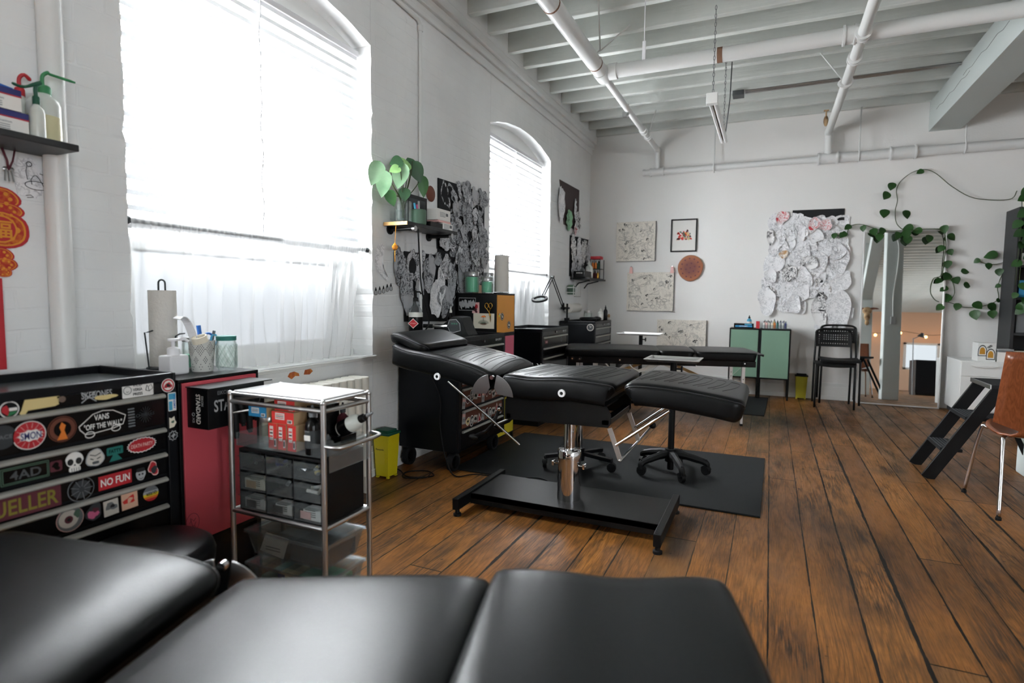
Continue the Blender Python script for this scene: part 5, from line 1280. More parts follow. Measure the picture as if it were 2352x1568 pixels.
mb = MB('blue'); mb.tube([(.03, 1.0, zs+.16), (.035, 1.03, zs+.175), (.045, 1.075, zs+.165)], .005, 8); mb.lathe([(.022, 0), (.022, .12), (.012, .15), (.008, .165)], (.024, 1.0, zs), 16); single('wash_bottle', mb, 'wash bottle with a blue spout behind the cartons', 'wash bottle', base=(.03, 1.0, zs), smooth='auto')
def pinned(name, poly, o, m, lb, cat, th=.0012, w=(1, 0, 0), u=UY, v=UZ, group=None, curl=0):
    mb = MB(m); mb.prism(poly, o, u, v, th, w); return single(name, mb, lb, cat, base=o, group=group)
fr = pinned('flash_drawing', [(-.05, .06), (.0, .075), (.03, .035), (.062, .02), (.06, -.045), (.02, -.048), (.01, -.062), (-.045, -.055), (-.055, 0)], (.002, 1.14, 1.535), 'trace_a', 'sketch of an animal on a lily pad pinned to the brick', 'drawing')
S = Stk((.0035, 1.15, 1.53)); S.line([(.034*cos(a), -.012+.014*sin(a)) for a in [2*pi*q/20 for q in range(21)]], .0011, 'ink').line([(-.014, -.01), (-.016, .006), (-.008, .02), (.0, .022), (.008, .012), (.016, -.002), (.02, -.012)], .0011, 'ink').line([(-.026, .004), (-.03, .03), (-.026, .05)], .001, 'ink').line([(-.02+.008*cos(a), .056+.008*sin(a)) for a in [2*pi*q/10 for q in range(11)]], .0011, 'ink').line([(.01, .03), (.026, .026), (.032, .018)], .001, 'ink').line([(-.034, -.05), (-.02, -.046), (-.012, -.052), (-.03, -.056)], .001, 'ink'); S.build(fr, name='ink_lines', world=False).matrix_parent_inverse = Matrix.Translation((-.002, -1.14, -1.535))
T = thing('key_bunch', 'bunch of keys on a cord hanging below the shelf of wash bottles', 'keys', (.06, 1.05, 1.61)); mb = MB('maroon'); mb.tube([(.03, 1.045, 1.618), (.035, 1.055, 1.58), (.03, 1.06, 1.55)], .004, 6); mb.tube([(.03, 1.08, 1.618), (.035, 1.07, 1.58), (.03, 1.06, 1.55)], .003, 6); build('cord', mb, T, smooth=True)
for k in range(3): mb = MB('steel'); mb.cyl((.03, 1.06+.008*k-.008, 1.552), (.034, 1.06+.012*k-.012, 1.515), .003, 6); mb.ball((.03, 1.06+.008*k-.008, 1.553), .008, (.3, 1, 1)); build('key', mb, T, smooth='auto')
# red paper ornaments
def ornament(label, y, z, parts, glyph=None, th=.004):
    T = thing('paper_ornament', label, 'ornament', (.003, y, z))
    for k, (dy, dz, ry, rz) in enumerate(parts):
        S = Stk((.003+.002*k, y+dy, z+dz)); S.w = Vector((1, 0, 0))
        S.shape(blob(1, 22, .05, k+3, ry, rz), 'red'); S.shape(blob(.88, 22, .05, k+3, ry, rz), 'ornament_gold'); S.shape(blob(.8, 22, .05, k+3, ry, rz), 'ornament_red')
        n = 7
        for i in range(n): a = 2*pi*i/n; S.disc(min(ry, rz)*.17, 'ornament_gold', ry*.52*cos(a), rz*.52*sin(a), n=8)
        S.build(T, name='gourd_lobe')
    if glyph: S = Stk((.0105, y+glyph[1], z+glyph[2])); S.disc(glyph[3]*.75, 'ornament_gold').disc(glyph[3]*.66, 'red').text(glyph[0], glyph[3], 'ornament_gold', 0, 0, glyph[3]); S.build(T, name='glyph')
    return T
ornament('red and gold gourd-shaped paper ornament hanging under the keys', 1.04, 1.39, [(.0, .07, .062, .038), (.012, .03, .056, .03), (.0, -.03, .085, .062)], ('\u798f', .0, -.03, .06))
ornament('small red paper ornament hanging between the gourd and the red strip', 1.035, 1.25, [(.0, .025, .04, .026), (.012, -.005, .035, .024), (.006, -.03, .026, .016)])
mb = MB('red'); mb.box(.003, .012, .99, 1.036, .90, 1.20); mb.use('ornament_gold'); mb.box(.0025, .0125, 1.0, 1.026, 1.17, 1.175); single('paper_ornament', mb, 'long plain red hanging strip under the small red ornament', 'ornament', bevel=.002)
# ------------------------------------------------------------------ radiator and yellow bin under the window
T = thing('radiator', 'old cream cast-iron radiator under the larger window', 'radiator', (.13, 2.25, 0))
n = 15
for i in range(n):
    y = 1.80+i*.062
    mb = MB('radiator'); mb.prism(rrect(.135, .05, .022, 4), (.13, y, .10), (1, 0, 0), (0, 1, 0), .59, (0, 0, 1))
    for dx in (-.034, 0, .034): mb.box(.13+dx-.004, .13+dx+.004, y-.027, y+.027, .17, .62)
    if i in (0, n-1): mb.box(.07, .10, y-.014, y+.014, 0, .1); mb.box(.16, .19, y-.014, y+.014, 0, .1)
    build('radiator_section', mb, T, smooth='auto', bevel=.008)
def sharps_bin(label, x0, x1, y0, y1, h, m, lid, wtext=True):
    T = thing('waste_bin', label, 'waste bin', ((x0+x1)/2, (y0+y1)/2, 0))
    e = .012; mb = MB(m)
    vs = [(x0+e, y0+e, .012), (x1-e, y0+e, .012), (x1-e, y1-e, .012), (x0+e, y1-e, .012), (x0, y0, h*.9), (x1, y0, h*.9), (x1, y1, h*.9), (x0, y1, h*.9)]
    mb.add(vs, [(3, 2, 1, 0), (4, 5, 6, 7)]+[(k, (k+1) % 4, 4+(k+1) % 4, 4+k) for k in range(4)])
    for x in (x0+.02, x1-.02):
        for y in (y0+.02, y1-.02): mb.boxc((x, y, .006), (.02, .02, .012))
    build('tub', mb, T, bevel=.004)
    mb = MB(lid); mb.box(x0-.006, x1+.006, y0-.006, y1+.006, h*.9, h*.95); mb.box(x0+.012, x1-.012, y0+.012, y1-.012, h*.95, h); build('lid', mb, T, bevel=.004)
    if wtext:
        S = Stk(((x0+x1)/2-.01, y0+.004, h*.55), u=(1, 0, 0), v=(0, 0, 1)); S.rect((x1-x0)*.62, h*.5, 'yellow', 0, 0, .001).text('Recycle', .014, 'ink', .0, h*.05, (x1-x0)*.5); S.build(T, name='bin_label')
    return T
sharps_bin('yellow bin with a dark green lid standing by the radiator end', .035, .155, 2.92, 3.04, .31, 'yellow_bin', 'green_lid')
# ------------------------------------------------------------------ pinned paper
rp_ = random.Random(5)
def paper(label, o, u, v, w, poly, m, lift=.004, curl=.012, cat='stencil', group=None, name='tattoo_stencil', cen=None):
    """loose sheet of tracing paper with a cut outline, its rim curling off the wall"""
    o, u, v, w = (Vector(q) for q in (o, u, v, w)); n = len(poly)
    ca = sum(p[0] for p in poly)/n; cb = sum(p[1] for p in poly)/n
    vs = []; fs = []
    for k, f in ((0, 0), (1, .55), (2, 1.)):
        if k == 0: vs.append(o+u*ca+v*cb+w*lift); continue
        for i, (a, b) in enumerate(poly):
            c = curl*(.2+.8*abs(sin(i*1.7+ca*40))) if k == 2 else curl*.12
            vs.append(o+u*(ca+(a-ca)*f)+v*(cb+(b-cb)*f)+w*(lift+c))
    for i in range(n):
        j = (i+1) % n; fs.append((0, 1+i, 1+j)); fs.append((1+i, 1+n+i, 1+n+j, 1+j))
    mb = MB(m); mb.add(vs, fs)
    return single(name, mb, label, cat, base=o, group=group, smooth=True)
def sheet(sx, sy, seed, amp=.16, n=20): return blob(1, n, amp, seed, sx, sy)
def collage(region, step, mats, label, group, o, u, v, w, smin, smax, seed, curl=.014):
    r = random.Random(seed); k = 0
    a0, a1, b0, b1 = region[:4]; inside = region[4]
    b = b1
    cells = []
    na = int((a1-a0)/step)+1; nb = int((b1-b0)/step)+1
    for j in range(nb):
        for i in range(na):
            a = a0+(i+.5+(.25 if j % 2 else -.25))*step+r.uniform(-.25, .25)*step; bb = b1-(j+.5)*step+r.uniform(-.25, .25)*step
            if inside(a, bb): cells.append((a, bb))
    r.shuffle(cells)
    for a, bb in cells:
        s = r.uniform(smin, smax); q = r.uniform(.8, 2.0); t = r.uniform(-.7, .7)
        pl = [(x*cos(t)-y*sin(t)+a, x*sin(t)+y*cos(t)+bb) for x, y in sheet(s/q**.5, s*q**.5, r.randint(0, 9999), .24, 18)]
        paper(label, o, u, v, w, pl, r.choice(mats), .003+.0009*(k % 22)+r.random()*.004, curl*r.uniform(.4, 1.2), group=group); k += 1
    return k
LX = ((0, 0, 0), (0, 1, 0), (0, 0, 1), (1, 0, 0))       # the brick wall as a drawing plane
BX = ((0, YB, 0), (1, 0, 0), (0, 0, 1), (0, -1, 0))      # the back wall
def board(label, poly, m='black_board', plane=LX, th=.008, off=.001):
    o, u, v, w = plane; mb = MB(m); mb.prism(poly, Vector(o)+Vector(w)*off, u, v, th, w)
    c = Vector(o)+Vector(u)*(sum(p[0] for p in poly)/len(poly))+Vector(v)*min(p[1] for p in poly)
    return single('pin_board', mb, label, 'pin board', base=c)
board('tall black board under the dense collage of grey stencils beside the farther window', [(3.745, 1.46), (3.745, 2.045), (4.51, 2.06), (4.50, 1.2), (4.1, 1.0)])
board('black board with hanging stencils behind the pump bottle', [(3.30, .985), (3.30, 1.468), (4.07, 1.475), (4.09, .965)], off=.0095, th=.003)
board('scrap of black board between the two stencil boards', [(3.735, 1.52), (3.73, 1.63), (3.95, 1.645), (3.94, 1.53)])
board('brown board with a few papers high by the room corner', [(6.44, 2.545), (7.19, 2.552), (7.19, 2.03), (6.62, 2.05)], 'brown_board')
board('black board full of sketches above the corner shelf', [(6.86, 1.44), (6.86, 1.945), (7.66, 1.965), (7.66, 1.46)])
GL = ['trace_grey', 'trace_grey', 'trace_grey2', 'trace_c']
ins = lambda a, b: (3.90 < a < 4.49 and 1.20 < b < 2.02) or (3.79 < a < 3.87 and 1.70 < b < 2.0)
collage((3.76, 4.54, 1.2, 2.06, ins), .088, GL, 'grey tracing paper stencil in the dense collage beside the farther window', 'stencils on the tall board', *LX, .05, .082, 21, .012)
for k, (y, z, sy, sz, t, lb) in enumerate((
    (3.245, 1.36, .075, .13, 'trace_grey', 'grey stencil hanging nearest the window edge on the lower black board'),
    (3.40, 1.37, .085, .12, 'trace_c', 'densely inked stencil at the top of the lower black board'), (3.50, 1.41, .05, .09, 'trace_c', 'narrow inked stencil beside the conduit on the lower board'),
    (3.32, 1.19, .085, .14, 'trace_grey', 'rounded stencil hanging low on the lower black board'), (3.47, 1.20, .06, .10, 'trace_grey2', 'small bent stencil left of the hanging cable on the lower board'),
    (3.60, 1.33, .075, .15, 'trace_grey', 'stencil with small dark spots beside the hanging cable'), (3.72, 1.44, .055, .05, 'trace_grey2', 'round stencil near the top edge of the lower board'),
    (3.83, 1.38, .085, .10, 'trace_c', 'dark flower stencil at the upper corner of the lower board'), (3.76, 1.25, .06, .12, 'trace_a', 'plain strip stencil hanging in the middle of the lower board'),
    (3.92, 1.27, .06, .13, 'trace_grey', 'oval stencil at the outer edge of the lower board'), (3.68, 1.14, .075, .15, 'trace_a', 'long plain stencil hanging to the bottom of the lower board'),
    (3.82, 1.15, .11, .09, 'trace_grey', 'wide floral stencil near the bottom of the lower board'), (3.80, 1.05, .05, .05, 'trace_grey2', 'small triangular stencil at the bottom of the lower board'),
    (4.06, 1.34, .055, .17, 'trace_grey2', 'dark wavy strip stencil hanging below the dense collage'), (3.80, 1.57, .075, .06, 'trace_c', 'inked stencil on the scrap of black board'))):
    paper(lb, *LX, [(a+y, b+z) for a, b in sheet(sy, sz, 50+k, .17, 24)], t, .010+.0012*k, .012)
pl = [(3.02, 1.485), (3.06, 1.50), (3.095, 1.48), (3.075, 1.40), (3.085, 1.33), (3.143, 1.262), (3.10, 1.265), (3.03, 1.31), (2.992, 1.36), (3.0, 1.43)]
paper('horn shaped flower stencil taped to the brick beside the window', *LX, pl, 'trace_a', .002, .004)
for k in range(5):
    y = 3.0+.04*k; z = 1.185+.006*k+(.006 if k > 2 else 0); S = Stk((.002, y, z)); S.w = Vector((1, 0, 0))
    S.shape([(.0, .03), (.008, .012), (.016, -.004), (.013, -.016), (0, -.02), (-.013, -.016), (-.016, -.004), (-.008, .012)], 'grey_light'); S.line([(.0, .03), (.016, -.004), (.013, -.016), (0, -.02), (-.013, -.016), (-.016, -.004), (0, .03)], .0015, 'ink').shape([(0, .03), (.006, .012), (.0, .004), (-.006, .012)], 'ink')
    o = S.build(None, name='drop_drawing'); tag(o, 'small inked drop drawing in the row taped under the horn stencil', 'drawing', 'row of drop drawings')
# papers on the boards by the corner
for k, (y, z, sy, sz, t, lb) in enumerate(((6.47, 2.27, .11, .22, 'trace_a', 'long white sheet hanging off the side of the brown board'), (6.76, 2.12, .11, .13, 'trace_green', 'green sheet pinned at the bottom of the brown board'), (6.98, 2.27, .05, .14, 'trace_b', 'narrow curling sheet on the brown board'), (7.08, 2.13, .11, .13, 'trace_d', 'inked sheet at the lower corner of the brown board'), (6.98, 2.02, .06, .06, 'trace_red', 'small sheet with a red mark under the brown board'))):
    paper(lb, *LX, [(a+y, b+z) for a, b in sheet(sy, sz, 90+k, .14)], t, .012+.003*k, .02)
for k, (y, z, sy, sz, t, lb) in enumerate(((6.95, 1.80, .08, .14, 'trace_d', 'inked sketch at the upper near end of the board above the corner shelf'), (7.0, 1.56, .09, .12, 'trace_c', 'dark sketch at the lower near end of the board above the corner shelf'), (7.17, 1.78, .08, .15, 'trace_b', 'pale tall sketch in the middle of the board above the corner shelf'), (7.38, 1.80, .1, .13, 'trace_d', 'striped ink sketch on the board above the corner shelf'), (7.57, 1.78, .08, .14, 'trace_c', 'ink sketch at the corner end of the board above the corner shelf'), (7.22, 1.58, .1, .11, 'trace_b', 'loose white sheet low on the board above the corner shelf'), (6.93, 1.45, .05, .06, 'trace_grey', 'small sheet hanging under the board above the corner shelf'))):
    paper(lb, *LX, [(a+y, b+z) for a, b in sheet(sy*1.3, sz*1.2, 120+k, .17, 24)], t, .012+.002*k, .02)
# ------------------------------------------------------------------ shelf with the rubber plant
T = thing('wall_shelf', 'dark plank shelf on pipe brackets carrying the plant cuttings', 'shelf', (.1, 3.4, 1.6))
mb = MB('shelf_wood'); mb.box(.004, .19, 3.085, 3.72, 1.612, 1.636); build('board', mb, T, bevel=.002)
mb = MB('raw_wood'); mb.box(.006, .188, 3.079, 3.0855, 1.613, 1.635); build('sawn_end', mb, T, label='pale sawn end of the plank')
for y in (3.15, 3.62):
    mb = MB('black_metal'); mb.cyl((.0, y, 1.596), (.012, y, 1.596), .032, 18); mb.cyl((.01, y, 1.596), (.2, y, 1.596), .0125, 12); mb.use('steel'); mb.cyl((.185, y, 1.596), (.205, y, 1.596), .018, 14); build('pipe_bracket', mb, T, smooth='auto')
zs = 1.636
T = thing('plant_vase', 'rubber plant cuttings in a square glass vase on the plank shelf', 'plant', (.105, 3.155, zs))
mb = MB('glass'); r = .058; mb.lathe([(r*.95, 0), (r, .004), (r, .135), (r-.004, .135), (r-.004, .008), (0, .008)], (.105, 3.155, zs), 28, cap=False); build('vase', mb, T, smooth='auto', label='clear glass vase')
mb = MB('glass'); mb.lathe([(0, .01), (r-.006, .01), (r-.006, .075), (0, .075)], (.105, 3.155, zs), 24); build('water', mb, T, smooth='auto')
leafs = []
for (y_, z_), W, H, m, ang, tilt, yaw in (((2.865, 1.895), .10, .165, 'leaf_pale', 2.8, .2, -.7), ((2.935, 1.845), .10, .17, 'leaf_pale', 3.0, .15, -.9), ((2.99, 1.765), .075, .11, 'leaf', 3.5, .2, -.9), ((3.09, 2.012), .085, .09, 'leaf_dark', 1.9, .3, -.8), ((3.115, 1.93), .11, .175, 'leaf_pale', 2.95, .15, -1.0), ((3.15, 1.995), .11, .12, 'leaf_bright', 2.2, .5, -.7), ((3.225, 2.045), .07, .08, 'leaf_dark', .4, .3, -.9), ((3.27, 1.98), .10, .15, 'leaf_dark', 3.5, .1, -.9), ((3.365, 1.905), .075, .15, 'leaf', 3.2, .1, -.9), ((3.15, 1.815), .08, .09, 'leaf_dark', 3.1, .2, -.9), ((3.07, 1.96), .07, .08, 'leaf_bright', 2.0, .5, -.8)):
    leafs.append(((.12, y_+sin(ang)*H*.5, z_-cos(ang)*H*.5), W, H, m, ang, tilt, yaw))
mb = MB('vine_stem')
for c, *_ in leafs: mb.tube(smoothpts([(.105, 3.155, zs+.03), (.105+.2*(c[0]-.105), 3.155+.15*(c[1]-3.155), zs+.15), (.105+.7*(c[0]-.105), 3.155+.65*(c[1]-3.155), zs+.12+.6*(c[2]-zs-.12)), c], 4), .0032, 6)
build('stems', mb, T, smooth=True)
def leaf(mb, c, W, H, ang, tilt, yaw, cup=.25):
    """broad pointed leaf with a folded midrib; ang turns it in its own plane, tip away from c"""
    M = Matrix.Rotation(yaw, 3, 'Z') @ Matrix.Rotation(-tilt, 3, 'Y') @ Matrix.Rotation(ang, 3, 'X')
    pr = [(0, .02), (.08, .30), (.2, .45), (.35, .5), (.5, .48), (.65, .40), (.8, .26), (.92, .11), (1., .0)]
    vs = []
    for t, w in pr:
        for s in (-1, -.5, 0, .5, 1): vs.append(M @ Vector((cup*W*(abs(s)*w)**1.3*.9-.25*H*t*t*.5, s*w*W, t*H))+Vector(c))
    mb.add(vs, [(i*5+j, i*5+j+1, i*5+6+j, i*5+5+j) for i in range(8) for j in range(4)])
for k, (c, W, H, m, ang, tilt, yaw) in enumerate(leafs): mb = MB(m); leaf(mb, c, W, H, ang, tilt, yaw); build('leaf_blade', mb, T, smooth=True)
T = thing('pen_cup', 'ribbed glass cup of pens in front of the small black frame', 'pen cup', (.145, 3.272, zs))
mb = MB('sage_dark'); mb.lathe([(0, .004), (.05, 0), (.053, .006)]+[(.052+.002*(i % 2), .01+.006*i) for i in range(14)]+[(.05, .098), (.046, .098), (.046, .01), (0, .01)], (.145, 3.272, zs), 24, cap=False); build('cup', mb, T, smooth='auto')
for k, (dy, m, h, lb) in enumerate(((-.025, 'cyan', .135, 'light blue pen'), (.0, 'pink', .13, 'pink pen'), (.018, 'grey_light', .155, 'pale grey pen'), (.03, 'black_plastic', .12, 'black pen in the ribbed cup'))):
    stick('pen', (.145, 3.272+dy*.5, zs+.015), (.148, 3.25+dy*1.2, zs+h), .007, m, lb+(' standing in the ribbed glass cup' if k < 3 else ' on the plank shelf'), 'pen')
mb = MB('black_satin'); y0, y1, z0, z1 = 3.262, 3.50, zs, 1.848
mb.prism([(y0, z0), (y1, z0), (y1, z1), (y0, z1)], (.045, 0, 0), (0, 1, 0), (0, 0, 1), .022, (1, 0, 0)); mb.use('grey_dark'); mb.prism([(y0+.025, z0+.025), (y1-.025, z0+.025), (y1-.025, z1-.025), (y0+.025, z1-.025)], (.0672, 0, 0), (0, 1, 0), (0, 0, 1), .001, (1, 0, 0))
single('photo_frame', mb, 'small black picture frame standing behind the pen cup', 'picture frame', base=(.055, 3.38, zs), bevel=.002)
for k, (a, m, lb) in enumerate((((.05, .16, 3.40, 3.56, zs, zs+.04), 'drawer_black', 'flat black box at the edge of the plank shelf'), ((.05, .16, 3.565, 3.70, zs, zs+.05), 'paper_white', 'lower white carton at the far end of the plank shelf'), ((.05, .15, 3.52, 3.69, zs+.051, zs+.066), 'rose', 'thin pale pink carton between the white cartons'), ((.05, .15, 3.505, 3.685, zs+.067, zs+.145), 'paper_white', 'upper white carton with dark print on the plank shelf'))):
    mb = MB(m); mb.box(*a); o = single('carton', mb, lb, 'carton', bevel=.001, base=((a[0]+a[1])/2, (a[2]+a[3])/2, a[4]))
    if m == 'paper_white':
        S = Stk((a[1], (a[2]+a[3])/2, (a[4]+a[5])/2)); S.rect(.03, .02, 'grey', .04, .005, .001)
        for i in range(4): S.rect(.07, .003, 'faint_ink', -.02, .015-.009*i, .0003)
        S.build(o, name='print', world=False).matrix_parent_inverse = Matrix.Translation(o.location).inverted()
mb = MB('brown'); mb.lathe([(0, 0), (.055, .002), (.058, .006), (.05, .012), (0, .014)], (.003, 3.643, 1.91), 26, Matrix.Rotation(pi/2, 3, 'Y')); single('wall_disc', mb, 'small brown round plaque on the brick behind the plant', 'plaque', base=(.003, 3.643, 1.85), smooth='auto')
T = thing('hanging_tassel', 'amber tassel on a thread hanging from the plank shelf', 'tassel', (.1, 3.07, 1.6)); mb = MB('ornament_gold'); mb.tube([(.1, 3.083, 1.612), (.1, 3.072, 1.50)], .0015, 5); build('thread', mb, T)
mb = MB('ornament_gold')
for k in range(16): a = 2*pi*k/16; mb.tube([(.1, 3.072, 1.50), (.1+.018*cos(a), 3.072+.02*sin(a), 1.475), (.1+.01*cos(a), 3.072+.012*sin(a), 1.455)], .002, 4)
mb.tube([(.1, 3.072, 1.46), (.1, 3.071, 1.38)], .003, 5); build('tuft', mb, T, smooth=True)
# cables hanging from the shelf
for k, (pts, lb) in enumerate(((((.19, 3.20, 1.60), (.19, 3.22, 1.4), (.2, 3.23, 1.2), (.21, 3.30, 1.0), (.2, 3.27, .93), (.2, 3.24, .90)), 'thin black cable hanging from the bracket down to the tool chest'), (((.1, 3.21, .86), (.34, 3.206, .55), (.36, 3.205, .3), (.42, 3.17, .12), (.5, 3.15, .012), (.62, 3.22, .018), (.85, 3.24, .018), (1.0, 3.28, .018)), 'black cable running down the tool chest side and onto the rubber mat'), (((1.02, 3.2, .014), (1.1, 3.28, .016), (1.0, 3.33, .018), (.92, 3.26, .018), (.98, 3.19, .02), (1.08, 3.22, .02), (1.09, 3.27, .02)), 'coil of black cable with a plug lying on the mat edge'), (((.03, 3.10, .03), (.12, 3.09, .012), (.25, 3.0, .012), (.38, 3.08, .012), (.30, 3.15, .014), (.2, 3.1, .014), (.19, 3.03, .014), (.24, 2.97, .014), (.36, 3.02, .016), (.34, 3.12, .016)), 'loops of black cable on the boards by the tool chest castor'))):
    mb = MB('black_plastic'); mb.tube(smoothpts(pts, 8), .0042 if k else .005, 6)
    if k == 3: mb.boxc((.03, 3.10, .035), (.03, .03, .03))
    if k == 2: mb.use('steel'); mb.boxc((1.02, 3.19, .02), (.012, .05, .012))
    single('cable', mb, lb, 'cable', base=pts[-1], smooth='auto')
# ------------------------------------------------------------------ tool chests along the wall
T2, lp, dr = tool_chest('black wheeled tool chest with stickered drawers behind the tattoo bed headrest', .02, .49, 3.22, 3.93, .135, .895, [(.70, .825), (.565, .695), (.42, .56), (.285, .415), (.15, .28)], True)
rq = random.Random(31)
for d, z0, z1 in ((dr[2], .42, .56), (dr[3], .285, .415), (dr[1], .565, .695)):
    mb = MB('brown'); mb.box(.4865, .488, 3.265, 3.885, z0+.006, z1-.024); sh = build('sticker_sheet', mb, d)
    for k in range(11):
        y = 3.29+.056*k; z = (z0+z1)/2-.012+rq.uniform(-.02, .02); S = Stk((.488, y, z), rot=rq.uniform(-.2, .2)); t = k % 5
        if t == 0: S.rect(.042, .075, 'grey_light', 0, 0, .003).rect(.034, .02, 'rose', 0, .02).rect(.03, .003, 'ink', 0, -.005).rect(.03, .003, 'ink', 0, -.015)
        elif t == 1: S.shape(blob(.027, 16, .25, k, 1, 1.1), 'paper_white').shape(blob(.023, 16, .25, k, 1, 1.1), rq.choice(['maroon', 'grey_dark', 'tape'])).shape(blob(.01, 10, .4, k+3), 'ink')
        elif t == 2: S.disc(.03, 'paper_white', 0, 0, .85, 1.3).disc(.026, 'ink', 0, 0, .8, 1.25).line([(-.012, -.02), (-.004, .02), (.004, -.02), (.012, .02)], .002, 'paper_white').line([(-.016, .005), (.016, .005)], .002, 'paper_white')
        elif t == 3: S.rect(.05, .05, 'skull_grey', 0, 0, .002).shape(blob(.015, 12, .4, k), 'ink').rect(.036, .003, 'ink', 0, -.018)
        else: S.shape([(-.028, -.03), (.028, -.03), (0, .032)], 'paper_white').shape([(-.02, -.025), (.02, -.025), (0, .02)], 'red')
        S.build(d)
T3, lp, dr = tool_chest('black tool chest with silver handles under the farther window', .02, .47, 4.75, 5.48, .06, .885, [(.72, .815), (.63, .715), (.46, .625), (.27, .45), (.08, .26)], lidz=.066)
S = Stk((.467, 4.87, .762)); S.rect(.07, .03, 'maroon', 0, 0, .003).text('TOOLS', .012, 'rose', 0, 0, .05); S.build(dr[0], 'dark red lettered sticker')
S = Stk((.467, 5.28, .762)); S.ring(.02, 'grey', 'drawer_black', .2); S.build(dr[0])
T4, lp, dr = tool_chest('black tool chest in the room corner with a round clock on its side', .02, .455, 6.50, 7.24, .06, .895, [(.73, .82), (.64, .725), (.47, .635), (.27, .46), (.08, .26)], lidz=.07)
T = thing('wall_clock', 'small round clock face hung on the side of the corner tool chest', 'clock', (.40, 6.495, .825)); R = Matrix.Rotation(pi/2, 3, 'X')
mb = MB('skull_grey'); mb.lathe([(.036, 0), (.041, .004), (.041, .012), (.036, .014), (.034, .008)], (.40, 6.498, .825), 28, R, cap=False); build('rim', mb, T, smooth='auto')
mb = MB('grey_dark'); mb.lathe([(.036, .002), (.036, .008), (0, .008)], (.40, 6.498, .825), 24, R); mb.use('paper_white'); mb.bar((.40, 6.489, .825), (.416, 6.489, .84), .002, .003); mb.bar((.40, 6.489, .825), (.392, 6.489, .85), .002, .003); build('dial', mb, T)
# things on the wheeled chest
zt2 = .8955
T = thing('pump_bottle', 'black pump bottle with a red diamond badge on the wheeled tool chest', 'bottle', (.105, 3.30, zt2)); c = (.105, 3.30, zt2-.03)
mb = MB('drawer_black'); mb.lathe([(0, .03), (.046, .03), (.048, .036), (.048, .155)], c, 28); build('body', mb, T, smooth='auto')
mb = MB('porcelain'); mb.lathe([(.0482, .155), (.0482, .18), (.046, .186)], c, 28, cap=False); build('white_band', mb, T, smooth=True)
mb = MB('clear_plastic'); mb.lathe([(.046, .186), (.04, .205), (.022, .235), (.016, .25), (.016, .262)], c, 24, cap=False); build('clear_neck', mb, T, smooth='auto')
mb = MB('black_plastic'); mb.lathe([(.018, .26), (.018, .285), (.009, .29), (.007, .335), (0, .335)], c, 14); mb.tube([(c[0], c[1], c[2]+.325), (c[0]+.02, c[1]+.022, c[2]+.325), (c[0]+.026, c[1]+.028, c[2]+.31)], .006, 6); build('pump', mb, T, smooth='auto')
S = Stk((c[0]+.012, c[1]-.0482, c[2]+.112), u=(.97, .24, 0)); S.shape([(-.038, 0), (0, .034), (.038, 0), (0, -.034)], 'paper_white').shape([(-.033, 0), (0, .0295), (.033, 0), (0, -.0295)], 'red').text('ESTROJECT', .008, 'rose', 0, 0, .044); S.build(T, 'red diamond badge', 'badge')
T = thing('power_supply', 'black wedge shaped tattoo power supply with a grey display on the wheeled tool chest', 'power supply', (.30, 3.5, zt2))
mb = MB('black_plastic'); mb.prism([(.13, 0), (.42, 0), (.40, .03), (.36, .125), (.30, .13), (.22, .075)], (0, 3.47, zt2), (1, 0, 0), (0, 0, 1), .15, (0, 1, 0)); mb.boxc((.19, 3.52, zt2+.05), (.12, .06, .04)); build('case', mb, T, bevel=.006)
S = Stk((.305, 3.4695, zt2+.06), u=(1, 0, 0), v=(0, 0, 1)); hx = [(-.052, .0), (-.034, .045), (.02, .05), (.05, .02), (.055, -.03), (.0, -.045), (-.03, -.04)]
S.shape(hx, 'grey_light').shape([(a*.93, b*.93) for a, b in hx], 'grey_dark')
for i in range(3): S.rect(.012, .01, 'display', -.012+.018*i, .018, .001)
for i in range(6): S.rect(.05, .0025, 'slate', .005, .003-.006*i, .0004)
S.build(T, name='display', label='pale edged display panel')
ink_bottle('small black ink bottle with a white tip behind the power supply', .17, 3.66, zt2, .022, .195, 'drawer_black', 'porcelain', 'slate')
mb = MB('chrome'); mb.tube([(.14, 3.42, zt2+.06), (.2, 3.45, zt2+.055), (.26, 3.46, zt2+.06)], .01, 8); mb.use('black_plastic'); mb.cyl((.10, 3.40, zt2+.06), (.16, 3.43, zt2+.058), .014, 10); single('tattoo_machine', mb, 'tattoo machine grip leaning against the power supply', 'tattoo machine', base=(.18, 3.44, zt2), smooth='auto')
# stack of metal cabinets with bright doors
for lb, z0, z1, door in (('yellow-fronted metal cabinet at the bottom of the cabinet stack', .04, .37, 'yellow'), ('pink-fronted metal cabinet in the middle of the cabinet stack', .372, .866, 'pink_door'), ('orange-fronted metal cabinet on top of the stack with cards on its side', .868, 1.192, 'orange_door')):
    T, d = metal_cabinet(lb, .03, .385, 3.985, 4.335, z0, z1, door, legs=z0 < .1, group='stacked metal cabinets')
    if door == 'orange_door':
        for y, z, r in ((4.085, 1.01, .030), (4.215, .94, .031)):
            S = Stk((.3875, y, z)); S.ring(r, 'ink', 'skull_grey', .14).disc(r*.72, 'ink').shape(blob(r*.4, 14, .35, int(z*50)), 'skull_grey'); S.build(d, 'round black and white sticker')
        S = Stk((.3875, 4.035, 1.02)); S.rect(.03, .024, 'yellow', 0, 0, .001); S.build(d, 'yellow square sticker')
        OC = T
    if door == 'pink_door': S = Stk((.3875, 4.03, .80)); S.shape([(-.02, .05), (.03, .0), (-.01, -.03), (-.02, -.01)], 'yellow'); S.build(d, 'yellow pointed sticker')
